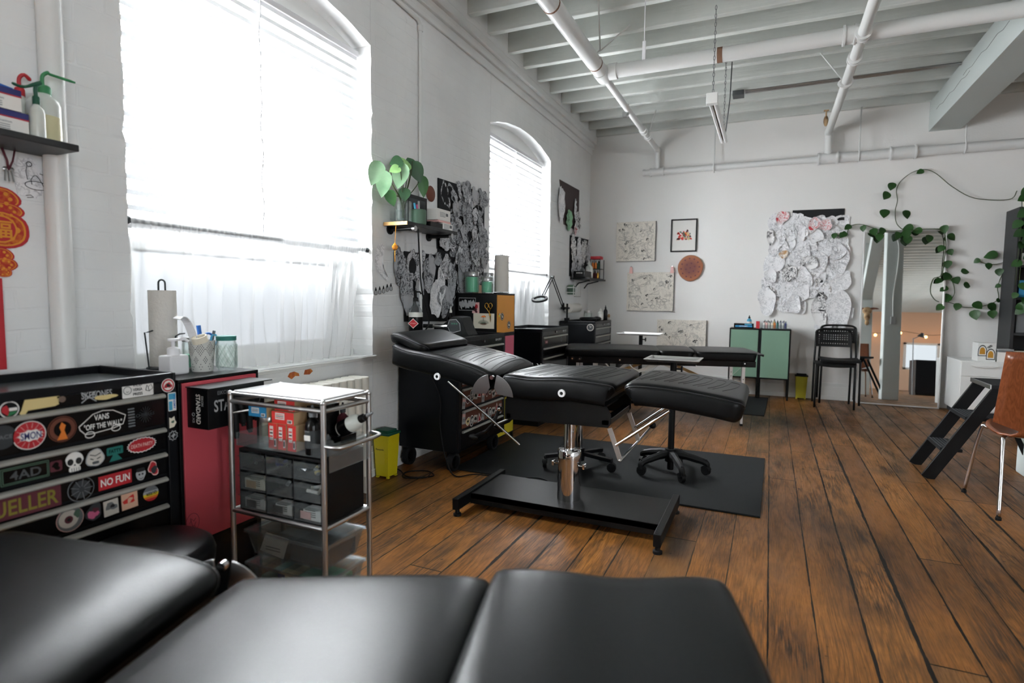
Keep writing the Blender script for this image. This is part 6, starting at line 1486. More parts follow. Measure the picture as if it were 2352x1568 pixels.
def sidecard(lb, x0, x1, z0, z1, fn, name='postcard'):
    S = Stk(((x0+x1)/2, 3.9845, (z0+z1)/2), u=(1, 0, 0), v=(0, 0, 1)); fn(S, x1-x0, z1-z0); o = S.build(None, name=name); tag(o, lb, 'card'); return o
def fn(S, w, h):
    S.rect(w, h, 'grey_light').rect(w*.96, h*.92, 'drawer_black')
    for i in range(6): S.shape(blob(h*.2, 12, .4, i+40, .7, 1.5), 'grey_light', -w*.38+i*w*.15, h*.05*(i % 3-1))
sidecard('black and white photograph on the side of the orange cabinet', .055, .205, 1.055, 1.155, fn)
def fn(S, w, h): S.rect(w, h, 'rose').shape(blob(w*.3, 14, .3, 7, .8, 1.3), 'red', 0, h*.12).shape(blob(w*.25, 12, .4, 5), 'maroon', 0, -h*.25).line([(-w*.3, -h*.3), (w*.3, -h*.1)], .001, 'ink')
sidecard('small card with a red flower on the side of the orange cabinet', .175, .238, 1.035, 1.12, fn)
def fn(S, w, h):
    S.rect(w, h, 'cream', 0, 0, .001)
    for i in range(12): a = .15+2.85*i/11; S.line([(0, -.02), (.045*cos(a), -.02+.03*sin(a))], .0012, 'sage_dark'); S.line([(0, -.02), (.04*cos(-a*.6-.6), -.02+.012*sin(-a))], .001, 'brown')
    S.line([(0, -.02), (.002, .03)], .001, 'sage_dark').shape(blob(.014, 12, .3, 3, 1.1, .6), 'orange', .002, .035)
sidecard('cream botanical card with an orange flower on the side of the orange cabinet', .186, .368, .917, 1.035, fn)
T = thing('gold_scissors', 'gold scissors hanging on the side of the orange cabinet', 'scissors', (.33, 3.975, 1.04))
for sx in (-1, 1):
    mb = MB('gold'); c = (.322+sx*.017, 3.976, 1.095); mb.tube([(c[0]+.015*cos(a), c[1], c[2]+.02*sin(a)) for a in [2*pi*q/18 for q in range(18)]], .0035, 7, closed=True)
    mb.tube([(c[0], c[1], c[2]-.02), (.328, 3.976, 1.045), (.335-sx*.004, 3.976, 1.02)], .0035, 6); mb.prism([(-.005, 0), (.005, 0), (.003, -.065)], (.337-sx*.002, 3.975+sx*.001, 1.03), (1, 0, .12), (0, 0, 1), .0016, (0, 1, 0)); build('blade', mb, T, smooth='auto')
zc = 1.1925
jar('large glass jar of green soap with a wide steel lid on the cabinet stack', .115, 4.09, zc, .058, .155, 'steel', fill=('mint', .8, 'green liquid'), lidh=.03)
jar('small glass jar of green soap with a steel lid on the cabinet stack', .245, 4.10, zc, .045, .115, 'steel', fill=('mint', .75, 'green liquid'), lidh=.025)
jar('glass jar with a steel lid behind the smaller green jar', .20, 4.22, zc, .042, .155, 'steel', fill=('green_glass', .5, 'green contents'), lidh=.025)
paper_roll('tall paper towel roll on a dark holder on the cabinet stack', .325, 4.20, zc, .058, .29, 'black_metal', False)
mb = MB('skin_peach'); mb.box(.03, .08, 4.26, 4.33, zc, zc+.07); single('carton', mb, 'small peach carton behind the paper towel on the cabinet stack', 'carton', bevel=.002)
# ------------------------------------------------------------------ magnifier lamp
T = thing('magnifier_lamp', 'black magnifier lamp on a jointed arm clamped to the corner tool chest', 'lamp', (.10, 6.52, .895))
mb = MB('black_metal'); mb.cyl((.1, 6.52, .86), (.1, 6.52, 1.10), .011, 10); mb.boxc((.1, 6.515, .90), (.05, .05, .06)); build('clamp_post', mb, T, smooth='auto')
mb = MB('black_metal')
for dx in (-.012, .012): mb.cyl((.1+dx, 6.40, 1.04), (.1+dx, 5.99, 1.395), .006, 8); mb.cyl((.1+dx, 5.99, 1.395), (.1+dx, 5.73, 1.195), .006, 8)
mb.cyl((.1, 6.52, 1.06), (.1, 6.38, 1.03), .009, 8); build('arm', mb, T, smooth='auto')
mb = MB('black_plastic'); mb.cyl((.08, 5.99, 1.395), (.12, 5.99, 1.395), .016, 12); build('joint', mb, T, smooth='auto'); mb = MB('black_plastic'); mb.ball((.1, 6.40, 1.045), .02); mb.prism(circ(.03, 14), (.095, 6.38, 1.08), (0, 1, 0), (0, 0, 1), .01, (1, 0, 0)); build('joint', mb, T, smooth='auto')
R = Matrix.Rotation(.35, 3, 'X'); mb = MB('black_plastic'); mb.lathe([(.062, -.012), (.085, -.01), (.088, .0), (.085, .012), (.062, .014), (.062, -.012)], (.1, 5.62, 1.15), 30, R, cap=False); build('ring', mb, T, smooth='auto')
mb = MB('lens'); mb.lathe([(.062, -.004), (.04, -.007), (0, -.008)], (.1, 5.62, 1.15), 26, R, cap=False); build('lens', mb, T, smooth=True)
# ------------------------------------------------------------------ corner: wall fittings, shelf, things on the chest
T = thing('paper_roll_holder', 'white paper roll on a wall bracket beside the magnifier lamp', 'paper roll', (.06, 6.79, 1.045))
mb = MB('towel'); mb.lathe([(.018, -.19), (.055, -.19), (.056, -.186), (.056, .186), (.055, .19), (.018, .19), (.018, -.19)], (.09, 6.79, 1.045), 28, Matrix.Rotation(-pi/2, 3, 'X'), cap=False); build('roll', mb, T, smooth='auto')
mb = MB('grey_dark'); mb.cyl((.09, 6.57, 1.045), (.09, 7.0, 1.045), .012, 10); mb.box(.0, .09, 6.57, 6.58, 1.03, 1.06); mb.box(.0, .09, 6.995, 7.005, 1.03, 1.06); build('bracket', mb, T)
T = thing('wall_dispenser', 'dark bottle in a white wire holder on the brick above the paper roll', 'dispenser', (.05, 6.86, 1.2))
mb = MB('sage_dark'); mb.lathe([(0, 0), (.045, 0), (.047, .01), (.047, .1), (.03, .12), (0, .12)], (.06, 6.78, 1.21), 18); build('bottle', mb, T, smooth='auto')
mb = MB('white_paint')
for z in (1.235, 1.295): mb.tube([(.005, 6.70, z), (.11, 6.71, z), (.112, 6.86, z), (.005, 6.87, z)], .005, 6)
mb.tube([(.11, 6.72, 1.205), (.11, 6.72, 1.32)], .005, 6); mb.tube([(.11, 6.85, 1.205), (.11, 6.85, 1.32)], .005, 6); build('wire_holder', mb, T, smooth=True)
mb = MB('white_paint'); mb.box(.001, .012, 7.09, 7.32, 1.19, 1.372); mb.use('ink'); mb.box(.0011, .0118, 7.085, 7.325, 1.186, 1.192); mb.box(.0011, .0118, 7.32, 7.325, 1.186, 1.372); single('wall_panel', mb, 'white wall panel with a dark edge under the corner shelf', 'panel')
T = thing('wall_shelf', 'small black shelf full of ink bottles in the room corner', 'shelf', (.12, 7.3, 1.4)); mb = MB('black_satin'); mb.box(.002, .255, 6.9, 7.66, 1.40, 1.422); build('board', mb, T, bevel=.002)
mb = MB('black_metal'); mb.tube([(.005, 7.1, 1.30), (.05, 7.1, 1.36), (.2, 7.1, 1.395)], .008, 6); mb.tube([(.005, 7.5, 1.30), (.05, 7.5, 1.36), (.2, 7.5, 1.395)], .008, 6); build('bracket', mb, T, smooth=True)
z3 = 1.4225
mb = MB('drawer_black'); mb.box(.04, .19, 6.93, 7.2, z3, z3+.085); o = single('ink_carton', mb, 'black carton with a pale line of print on the corner shelf', 'carton', bevel=.002, base=(.12, 7.06, z3)); 
S = Stk((.115, 6.93, z3+.06), u=(1, 0, 0), v=(0, 0, 1)); S.text('INTENZE', .012, 'paper_white', 0, 0, .08); S.build(o, name='print', world=False).matrix_parent_inverse = Matrix.Translation(o.location).inverted()
ink_bottle('grey bottle beside the white bottle on the corner shelf', .055, 7.25, z3, .03, .19, 'grey', 'grey_dark', g=None)
ink_bottle('white bottle on the corner shelf', .13, 7.30, z3, .048, .24, 'bottle_white', 'porcelain', 'paper_white')
T = thing('ink_rack', 'black two-tier rack of coloured ink bottles on the corner shelf', 'ink rack', (.19, 7.5, z3)); mb = MB('black_metal'); mb.box(.11, .245, 7.40, 7.60, z3, z3+.006); mb.box(.11, .245, 7.40, 7.60, z3+.13, z3+.136)
for x in (.112, .243):
    for y in (7.402, 7.598): mb.box(x-.004, x+.004, y-.004, y+.004, z3, z3+.26)
build('frame', mb, T)
for k, (x, y, z, m) in enumerate(((.14, 7.43, .007, 'brown'), (.175, 7.43, .007, 'maroon'), (.21, 7.43, .007, 'gold'), (.14, 7.43, .137, 'orange'), (.18, 7.43, .137, 'orange'), (.215, 7.43, .137, 'green_lid'), (.15, 7.52, .007, 'grey'), (.2, 7.52, .137, 'teal'))):
    ink_bottle(('brown', 'dark red', 'gold', 'orange', 'second orange', 'dark green', 'grey', 'teal')[k]+' ink bottle in the rack on the corner shelf', x, y, z3+z, .016, .11, m, 'black_plastic', g='ink bottles in the corner rack')
mb = MB('red'); mb.box(.11, .245, 7.41, 7.55, z3+.262, z3+.30); single('carton', mb, 'red carton lying on top of the ink rack', 'carton', bevel=.002)
z4 = .8955
jar('clear jar with a steel lid on the corner tool chest', .22, 6.98, z4, .052, .105, 'steel', lidh=.025)
T = thing('round_cushion', 'black ring shaped armrest cushion lying on the corner tool chest', 'cushion', (.36, 6.62, z4)); mb = MB('leather')
mb.lathe([(0, .0), (.09, .0), (.105, .014), (.106, .03), (.09, .045), (.06, .048), (0, .046)], (.33, 6.63, z4), 30); build('pad', mb, T, smooth='auto')
mb = MB('leather'); mb.ball((.425, 6.68, z4+.028), .05, (1.1, .8, .55)); build('side_roll', mb, T, smooth=True)
ink_bottle('square white bottle on the corner tool chest', .36, 7.06, z4, .034, .15, 'porcelain', 'porcelain', 'paper_white')
ink_bottle('tall black pump bottle on the corner tool chest', .41, 7.12, z4, .026, .19, 'drawer_black', 'black_plastic')
T = thing('trinket_group', 'small brown and white figurine at the end of the corner tool chest', 'figurine', (.42, 7.19, z4)); mb = MB('skull_grey'); mb.box(.38, .45, 7.16, 7.22, z4, z4+.03); build('base', mb, T, bevel=.006); mb = MB('bone'); mb.ball((.40, 7.19, z4+.045), .022); mb.ball((.435, 7.19, z4+.05), .018, (1, 1, 1.5)); build('body', mb, T, smooth=True)
# ------------------------------------------------------------------ pictures on the back wall
def canvas(label, x0, x1, z0, z1, seed):
    T = thing('canvas_print', label, 'canvas', ((x0+x1)/2, YB-.015, z0), 0., 'printed canvases on the back wall')
    mb = MB('canvas_print'); mb.box(x0, x1, YB-.032, YB-.001, z0, z1); mb.use('grey_dark'); mb.box(x1, x1+.002, YB-.030, YB-.001, z0, z1); mb.box(x0+.002, x1, YB-.03, YB-.001, z0-.003, z0); build('stretched_canvas', mb, T, bevel=.002)
    r = random.Random(seed); S = Stk(((x0+x1)/2, YB-.0325, (z0+z1)/2), u=(1, 0, 0), v=(0, 0, 1)); w, h = (x1-x0)/2-.03, (z1-z0)/2-.03
    for k in range(14):
        a, b = r.uniform(-w, w), r.uniform(-h, h); S.k = k % 3
        S.shape(blob(r.uniform(.012, .02), 12, .45, seed*50+k, 1, .8), 'ink', a, b).disc(.006, 'cream', a+.004, b-.003)
    for k in range(46):
        a, b, t = r.uniform(-w, w), r.uniform(-h, h), r.uniform(0, pi); l = r.uniform(.03, .09); S.k = 0; kind = k % 4
        c, s = cos(t)*l, sin(t)*l; p, q = -sin(t)*.016, cos(t)*.016
        f = lambda a: max(-w, min(w, a)); g = lambda b: max(-h, min(h, b))
        if kind == 0: pts = [(a-c, b-s), (a+c, b+s), (a+c+p, b+s+q), (a-c+p, b-s+q), (a-c, b-s)]
        elif kind == 1: pts = [(a+.03*cos(j*.7)*(1+.3*sin(j*2.1)), b+.024*sin(j*.7)) for j in range(10)]
        elif kind == 2: pts = [(a-c, b-s), (a+c, b+s), (a+c+p*3, b+s+q*3), (a-c, b-s)]
        else: pts = [(a-c, b-s), (a-c*.2+p, b-s*.2+q), (a+c*.4-p, b+s*.4-q), (a+c, b+s)]
        S.line([(f(x), g(y)) for x, y in pts], .0019, 'canvas_line')
    S.build(T, name='print'); return T
canvas('upper square canvas printed with grey tools and small black marks on the back wall', .389, .905, 1.667, 2.184, 1)
canvas('middle printed canvas hanging from two pink clips on the back wall', .549, 1.156, 1.011, 1.518, 2)
canvas('lowest printed canvas, partly hidden behind the folding massage table', .962, 1.578, .40, .902, 3)
for k, x in enumerate((.597, 1.13)):
    mb = MB('rose'); mb.prism([(-.02, -.045), (.026, -.045), (.018, .04), (-.012, .04)], (x, YB-.034, 1.55), (1, 0, 0), (0, 0, 1), .012, (0, -1, 0)); mb.use('chrome'); mb.cyl((x+.002, YB-.03, 1.585), (x+.002, YB-.03, 1.6), .006, 8)
    single('canvas_clip', mb, 'pink clip holding the %s upper corner of the middle canvas' % ('window-side', 'cabinet-side')[k], 'clip', bevel=.002, base=(x, YB-.03, 1.505))
T = thing('picture_frame', 'thin black frame with a watercolour flower head on the back wall', 'picture', (1.26, YB-.01, 1.775))
mb = MB('black_satin'); x0, x1, z0, z1, t = 1.098, 1.425, 1.777, 2.195, .017
for a in ((x0, x1, z0, z0+t), (x0, x1, z1-t, z1), (x0, x0+t, z0+t, z1-t), (x1-t, x1, z0+t, z1-t)): mb.box(a[0], a[1], YB-.022, YB-.001, a[2], a[3])
build('frame', mb, T, bevel=.002)
mb = MB('paper_white'); mb.box(x0+t, x1-t, YB-.008, YB-.004, z0+t, z1-t); pp = build('paper', mb, T)
S = Stk((1.262, YB-.0085, 1.965), u=(1, 0, 0), v=(0, 0, 1)); rf = random.Random(8)
for k in range(52):
    a = rf.uniform(-.25, pi+.25); q = rf.uniform(.02, .1); S.k = k % 6
    S.shape(blob(rf.uniform(.008, .017), 10, .35, k), rf.choice(['rose', 'red_box', 'skin_peach', 'orange', 'maroon', 'sage_dark', 'gold' if k % 9 == 0 else 'tape']), q*cos(a)*.92, q*sin(a)*1.15-.02)
S.build(pp, name='watercolour', label='watercolour bunch of red and peach flowers')
mb = MB('pane_glass'); mb.box(x0+t, x1-t, YB-.014, YB-.013, z0+t, z1-t); build('glazing', mb, T)
T = thing('wood_slab', 'round slab of reddish wood drilled with dark holes on the back wall', 'wood slab', (1.357, YB-.02, 1.57))
mb = MB('wood_slab'); o = [(.152*(1+.035*sin(2*a+1)+.02*sin(5*a))*cos(a)-.0, .166*(1+.02*sin(3*a))*sin(a)) for a in [2*pi*i/40 for i in range(40)]]; mb.prism(o, (1.357, YB-.003, 1.57), (1, 0, 0), (0, 0, 1), .03, (0, -1, 0)); sl = build('slab', mb, T, bevel=.005)
mb = MB('brown')
for a, b in [(q*.112*cos(t0+2*pi*i/n), q*.12*sin(t0+2*pi*i/n)) for q, n, t0 in ((0, 1, 0), (.5, 6, .3), (1, 12, .1)) for i in range(n)]: mb.use('maroon'); mb.prism(circ(.0105, 14), (1.357+a, YB-.0332, 1.57+b), (1, 0, 0), (0, 0, 1), .0008, (0, -1, 0))
build('drilled_holes', mb, sl)
# ------------------------------------------------------------------ stencil collage over a black board
board('long black board behind the big white stencil collage', [(2.505, 2.10), (2.508, 2.24), (3.05, 2.235), (3.05, 2.10)], 'black_board', BX, .006)
ins = lambda a, b: (2.30 < a < 3.12 and 1.30 < b < 2.17 and not (a > 3.02 and b < 1.95 and b > 1.3 and a > 3.08)) or (2.26 < a < 2.62 and 1.10 < b <= 1.30) or (2.62 < a < 3.05 and 1.2 < b <= 1.3) or (2.86 < a < 3.12 and .92 < b < 1.22)
WL = ['trace_a', 'trace_a', 'trace_b', 'trace_b', 'trace_b', 'trace_b', 'trace_d']
n1 = collage((2.24, 3.18, .86, 2.26, ins), .118, WL, 'white tracing paper tattoo stencil overlapping others in the big back wall collage', 'stencils in the big collage', *BX, .075, .125, 77, .02)
for k, (x, z, sx, sz, t, lb) in enumerate(((2.40, 2.16, .07, .075, 'trace_red', 'stencil with a pale red flower at the top of the big collage'), (2.745, 2.07, .065, .075, 'trace_red', 'stencil with a strong red flower below the black board'), (2.86, 2.05, .075, .06, 'trace_red', 'pink washed stencil beside the strong red flower'), (2.43, 1.72, .05, .05, 'trace_ochre', 'small ochre coloured scrap in the middle of the collage'), (2.28, 1.93, .04, .10, 'trace_d', 'dark slanted stencil on the outer edge of the big collage'), (2.71, 1.62, .09, .08, 'trace_d', 'heavily inked round flower stencil low in the collage'), (2.50, 1.50, .08, .10, 'trace_d', 'dark inked portrait stencil low in the collage'), (2.84, 1.06, .08, .20, 'trace_d', 'long dark inked stencil hanging down toward the black chairs'), (3.04, 1.08, .12, .23, 'trace_a', 'large pale rounded stencil hanging beside the mirror'), (2.27, 1.16, .10, .17, 'trace_a', 'pale rounded stencil at the bottom above the green cabinets'), (2.57, 1.13, .07, .12, 'trace_a', 'pale pointed stencil at the bottom middle of the collage'), (2.30, 1.47, .07, .08, 'trace_b', 'round flower stencil on the outer edge below the middle'))):
    paper(lb, *BX, [(a+x, b+z) for a, b in sheet(sx, sz, 200+k, .16, 24)], t, .026+.0008*k, .02)
# ------------------------------------------------------------------ green cabinets, ink bottles, bin, chairs
for x0, x1, lb in ((1.878, 2.212, 'sage green metal cabinet partly behind the massage table end'), (2.216, 2.545, 'sage green metal cabinet beside the yellow bin')):
    T = thing('metal_cabinet', lb, 'cabinet', ((x0+x1)/2, 7.5, 0)); y0, y1, z0, z1, t = 7.345, 7.66, .24, .832, .014
    mb = MB('black_metal')
    for a in ((x0, x1, z1-t, z1), (x0, x1, z0, z0+t), (x0, x0+t, z0+t, z1-t), (x1-t, x1, z0+t, z1-t)): mb.box(a[0], a[1], y0, y1, a[2], a[3])
    mb.box(x0+t, x1-t, y1-.006, y1, z0+t, z1-t); build('carcass', mb, T, bevel=.002)
    mb = MB('sage'); mb.box(x0+t+.002, x1-t-.002, y0-.002, y0+.012, z0+t+.002, z1-t-.002); d = build('door', mb, T, bevel=.002)
    mb = MB('sage_dark'); mb.cyl((x0+.035, y0-.006, .53), (x0+.035, y0, .53), .009, 12); build('lock', mb, d, smooth='auto')
    for x in (x0+.011, x1-.011):
        for y in (y0+.011, y1-.011): mb = MB('black_metal'); mb.box(x-.01, x+.01, y-.01, y+.01, 0, z0); build('leg', mb, T)
zg = .8325
T = thing('ink_carton', 'black and blue carton lying on the farther green cabinet', 'carton', (2.03, 7.44, zg)); mb = MB('drawer_black'); mb.box(1.92, 2.14, 7.40, 7.52, zg, zg+.055); build('carton_body', mb, T, bevel=.002)
S = Stk((2.03, 7.3995, zg+.028), u=(1, 0, 0), v=(0, 0, 1)); S.rect(.19, .02, 'blue_box', 0, -.006, .001).rect(.08, .012, 'cyan', .05, .017, .001).text('DYNAMIC', .012, 'paper_white', 0, -.006, .09); S.build(T, name='print')
b = ink_bottle('small ink bottle with a tall dark cap behind the black and blue carton', 2.085, 7.56, zg, .028, .15, 'cyan', 'black_plastic', 'paper_white')
mb = MB('red'); mb.box(2.165, 2.205, 7.40, 7.46, zg, zg+.085); single('carton', mb, 'small upright red carton between the green cabinets', 'carton', bevel=.002)
T = thing('bottle_rack', 'clear rack holding ink bottles on the green cabinet', 'rack', (2.38, 7.45, zg)); mb = MB('clear_plastic'); mb.box(2.235, 2.50, 7.40, 7.403, zg, zg+.045); mb.box(2.235, 2.50, 7.53, 7.533, zg, zg+.085); mb.box(2.235, 2.238, 7.40, 7.533, zg, zg+.06); mb.box(2.497, 2.50, 7.40, 7.533, zg, zg+.06); mb.box(2.235, 2.50, 7.40, 7.533, zg, zg+.003); build('shell', mb, T)
cl = [('white', 'porcelain'), ('pink', 'rose'), ('pale', 'skull_grey'), ('cream', 'cream'), ('orange', 'orange'), ('teal', 'teal'), ('grey', 'grey_light'), ('clear', 'bottle_white'), ('blue', 'navy')]
for k, (n_, m) in enumerate(cl):
    x = 2.252+.029*k; ink_bottle('%s ink bottle in the clear rack, %s' % (n_, ('beside the red carton', 'second from the red carton', 'third from the red carton', 'fourth from the red carton', 'in the middle of the row', 'sixth from the red carton', 'third from the outer end', 'second from the outer end', 'at the outer end')[k]), x, 7.425, zg+.003, .0115, .092, m, ['maroon', 'maroon', 'black_plastic', 'porcelain', 'black_plastic', 'black_plastic', 'navy', 'navy', 'grey_dark'][k], g='ink bottles in the clear rack')
for k in range(7):
    x = 2.262+.034*k; ink_bottle('dark capped ink bottle in the back row of the clear rack', x, 7.485, zg+.003, .0125, .115 if k == 3 else .10, ['rose', 'skull_grey', 'grey', 'tape', 'sage_dark', 'porcelain', 'grey_light'][k], 'black_plastic', g='back row of ink bottles in the clear rack')
sharps_bin('small olive yellow bin with a black lid between the green cabinet and chairs', 2.62, 2.75, 7.56, 7.66, .30, 'olive_bin', 'black_plastic', False)
def stack_chair(label, x, y, z):
    T = thing('stacking_chair', label, 'chair', (x, y, z), 0., None); K = dict(world=False); w = .185; r = .011
    for s in (-1, 1):
        mb = MB('black_metal'); mb.tube(smoothpts([(s*w, .20, 0), (s*w, .19, .3), (s*w, .185, .45), (s*w*.97, .20, .60), (s*w*.95, .235, .775)], 4), r, 8); build('back_leg', mb, T, smooth=True, **K)
        mb = MB('black_metal'); mb.tube(smoothpts([(s*w*1.02, -.205, 0), (s*w*.99, -.19, .40), (s*w*.98, -.17, .445), (s*w*.98, .0, .45), (s*w, .185, .45)], 4), r, 8); build('front_leg', mb, T, smooth=True, **K)
    mb = MB('black_plastic'); mb.grid(lambda i, j: (-.185+.37*i/10, -.20+.38*j/8, .462-.012*sin(pi*i/10)*1.-.012*(j == 0)), 11, 9); mb.grid(lambda i, j: (-.185+.37*i/10, -.20+.38*j/8, .45-.012*sin(pi*i/10)-.012*(j == 0)), 11, 9); mb.box(-.188, .188, -.206, -.198, .435, .455); mb.box(-.19, -.184, -.2, .18, .447, .464); mb.box(.184, .19, -.2, .18, .447, .464); build('seat', mb, T, **K)
    # perforated back
    mb = MB('black_plastic'); bm_ = lambda a, b: (a, .205+.03*(b-.60)/.175+.02*(a/.18)**2*-1+.02, b)
    nx, nz = 15, 7; xs = [-.175+.35*i/nx for i in range(nx+1)]; zsb = [.615+.16*j/nz for j in range(nz+1)]
    for i in range(nx):
        for j in range(nz):
            hole_ = 0 < i < nx-1 and 0 < j < nz-1; a0, a1, b0, b1 = xs[i], xs[i+1], zsb[j], zsb[j+1]
            O = [(a0, b0), (a1, b0), (a1, b1), (a0, b1)]
            if not hole_: mb.add([bm_(*p) for p in O], [(0, 1, 2, 3)])
            else:
                ca, cb = (a0+a1)/2, (b0+b1)/2; I = [(ca+(p-ca)*.45, cb+(q-cb)*.45) for p, q in O]
                mb.add([bm_(*p) for p in O+I], [(k, (k+1) % 4, 4+(k+1) % 4, 4+k) for k in range(4)])
    build('backrest', mb, T, solid=.008, **K)
    mb = MB('black_metal'); mb.tube(smoothpts([(-w*.95, .235, .775), (-w*.7, .235, .80), (0, .24, .805), (w*.7, .235, .80), (w*.95, .235, .775)], 4), r, 8); build('top_rail', mb, T, smooth=True, **K)
    T.scale = (1, 1, 1.05); return T
stack_chair('lower black perforated-back chair standing in front of the mirror edge', 2.985, 7.26, 0)
stack_chair('black perforated-back chair stacked on the other beside the mirror', 3.035, 7.30, .045)
# ------------------------------------------------------------------ leaning mirror
T = thing('leaning_mirror', 'tall white-framed mirror leaning on the back wall under the trailing vine', 'mirror', (3.65, 7.58, 0))
M = Matrix.Translation((3.648, 7.575, .002)) @ Matrix.Rotation(-.0595, 4, 'X'); w, h, t = .392, 1.96, .014
def mbox(mb, a0, a1, b0, b1, c0, c1):
    vs = [M @ Vector((x, y, z)) for x in (a0, a1) for y in (b0, b1) for z in (c0, c1)]
    mb.add(vs, [(0, 1, 3, 2), (4, 6, 7, 5), (0, 4, 5, 1), (2, 3, 7, 6), (0, 2, 6, 4), (1, 5, 7, 3)])
mb = MB('alu')
for a in ((-w, w, 0, t), (-w, w, h-t, h), (-w, -w+t, t, h-t), (w-t, w, t, h-t)): mbox(mb, a[0], a[1], -.012, .012, a[2], a[3])
mbox(mb, -w+t, w-t, .004, .01, t, h-t); build('frame', mb, T, bevel=.002)
mb = MB('mirror'); vs = [M @ Vector(p) for p in ((-w+t, 0, t), (w-t, 0, t), (w-t, 0, h-t), (-w+t, 0, h-t))]; mb.add(vs, [(0, 1, 2, 3)]); build('mirror_glass', mb, T)
# ------------------------------------------------------------------ folding massage table
T = thing('massage_table', 'black folding massage table with three pads near the back wall', 'massage table', (.546, 5.23, 0), radians(13.8)); K = dict(world=False)
for a, b, zb, hd in ((0, .84, .57, 0), (.85, 1.19, .575, 0), (1.20, 1.735, .60, 1)):
    p = Pad([(a, .665), (a+.05, .68), (b-.05, .68), (b, .665)], .34, .34, .08 if hd else .075, .022, .07, .012)
    po = build('pad', p.mesh(), T, smooth='auto', **K)
    if hd: mb = MB('leather_dark'); mb.lathe([(.075, .0), (.06, .001), (0, .001)], (1.50, .34, .690), 24); build('face_hole', mb, po, **K)
for a, b in ((.02, .845), (.845, 1.195), (1.2, 1.72)):
    mb = MB('drawer_black'); z0, z1 = (.545, .615) if b < 1.3 else (.55, .605)
    mb.box(a, b, .012, .03, z0, z1); mb.box(a, b, .65, .668, z0, z1); mb.box(a, a+.018, .03, .65, z0, z1); mb.box(b-.018, b, .03, .65, z0, z1); build('frame_rail', mb, T, bevel=.003, **K)
for x in (.05, .12, .50, .80, .92, 1.62): mb = MB('black_plastic'); mb.cyl((x, -.002, .585), (x, .014, .585), .018, 14); mb.use('chrome'); mb.cyl((x, -.006, .585), (x, 0, .585), .007, 10); build('knob', mb, T, smooth='auto', **K)
for x in (.10, .26, 1.62):
    for y in (.05, .62):
        mb = MB('alu'); mb.box(x-.014, x+.014, y-.018, y+.018, .24, .56); mb.box(x-.010, x+.010, y-.014, y+.014, .02, .25); mb.use('ink')
        for q in range(5): mb.box(x-.004, x+.004, y-.0185, y-.0178, .27+.04*q, .278+.04*q)
        mb.use('black_plastic'); mb.box(x-.012, x+.012, y-.016, y+.016, 0, .02); build('leg', mb, T, bevel=.001, **K)
for (a, b) in (((.18, .05, .27), (.88, .06, .56)), ((.9, .06, .56), (1.58, .05, .26)), ((.9, .6, .56), (1.58, .62, .26)), ((.18, .62, .27), (.88, .6, .56))): mb = MB('raw_wood' if a[1] > .5 else 'skull_grey'); mb.bar(a, b, .012, .03); build('brace', mb, T, bevel=.001, **K)
for (a, b) in (((.12, .06, .54), (.5, .06, .2)), ((.5, .06, .2), (.86, .06, .54)), ((1.60, .06, .54), (1.28, .06, .22))): mb = MB('steel'); mb.cyl(a, b, .002, 6); build('cable', mb, T, **K)
for c0 in (.36, .58):
    mb = MB('skull_grey'); mb.tube(smoothpts([(c0, .04, .55), (c0+.05, .05, .50), (c0+.12, .06, .485), (c0+.2, .05, .55)], 6), .008, 6); build('strap', mb, T, smooth=True, **K)
mb = MB('steel'); mb.lathe([(0, .01), (.075, 0), (.08, .01), (.08, .50), (.074, .53), (0, .54)], (.70, 6.88, 0), 30); mb.use('black_plastic'); mb.lathe([(.081, .49), (.081, .505)], (.70, 6.88, 0), 30, cap=False); single('pedal_bin', mb, 'brushed steel cylindrical bin under the massage table by the wall', 'waste bin', smooth='auto')
# ------------------------------------------------------------------ white drawer unit, carton, bookcase
T = thing('drawer_unit', 'low white drawer unit by the back wall beside the mirror', 'drawer unit', (4.4, 7.28, 0))
x0, x1, y0, y1, z1 = 4.095, 4.522, 7.14, 7.66, .578
mb = MB('white_paint'); mb.box(x0, x1, y0+.012, y1, .06, z1); build('carcass', mb, T, bevel=.003)
mb = MB('grey_dark'); mb.box(x0+.03, x1-.03, y0+.06, y1-.02, 0, .06); build('plinth', mb, T)
for a, b in ((.425, .572), (.07, .42)):
    mb = MB('white_paint'); mb.box(x0+.008, x1-.008, y0-.006, y0+.012, a, b); d = build('drawer', mb, T, bevel=.003)
    mb = MB('white_paint'); xm = (x0+x1)/2; mb.prism([(-.11, 0), (.11, 0), (.08, -.016), (0, -.022), (-.08, -.016)], (xm-.02, y0-.006, b-.035), (1, 0, 0), (0, 0, 1), .018, (0, -1, 0)); build('handle', mb, d, bevel=.003)
T = thing('carton', 'white carton printed with olive ovals standing on the white drawer unit', 'carton', (4.31, 7.25, z1)); mb = MB('white_paint'); mb.box(4.24, 4.385, 7.18, 7.36, z1+.001, z1+.185); build('carton_body', mb, T, bevel=.002)
S = Stk((4.312, 7.1795, z1+.09), u=(1, 0, 0), v=(0, 0, 1))
for a, b in ((-.036, .012), (.032, -.022)):
    o = [(.036*cos(t), .062*sin(t)) for t in [pi*i/16 for i in range(17)]]+[(-.036, -.05), (.036, -.05)]
    S.k = 0; S.shape(o, 'slate', a, b).shape([(p*.84, q*.84) for p, q in o], 'paper_white', a, b).shape([(p*.62, q*.62) for p, q in o], 'gold', a, b)
S.line([(.0, .05), (.03, .075), (.04, .068), (.01, .045)], .003, 'slate'); S.build(T, name='print')
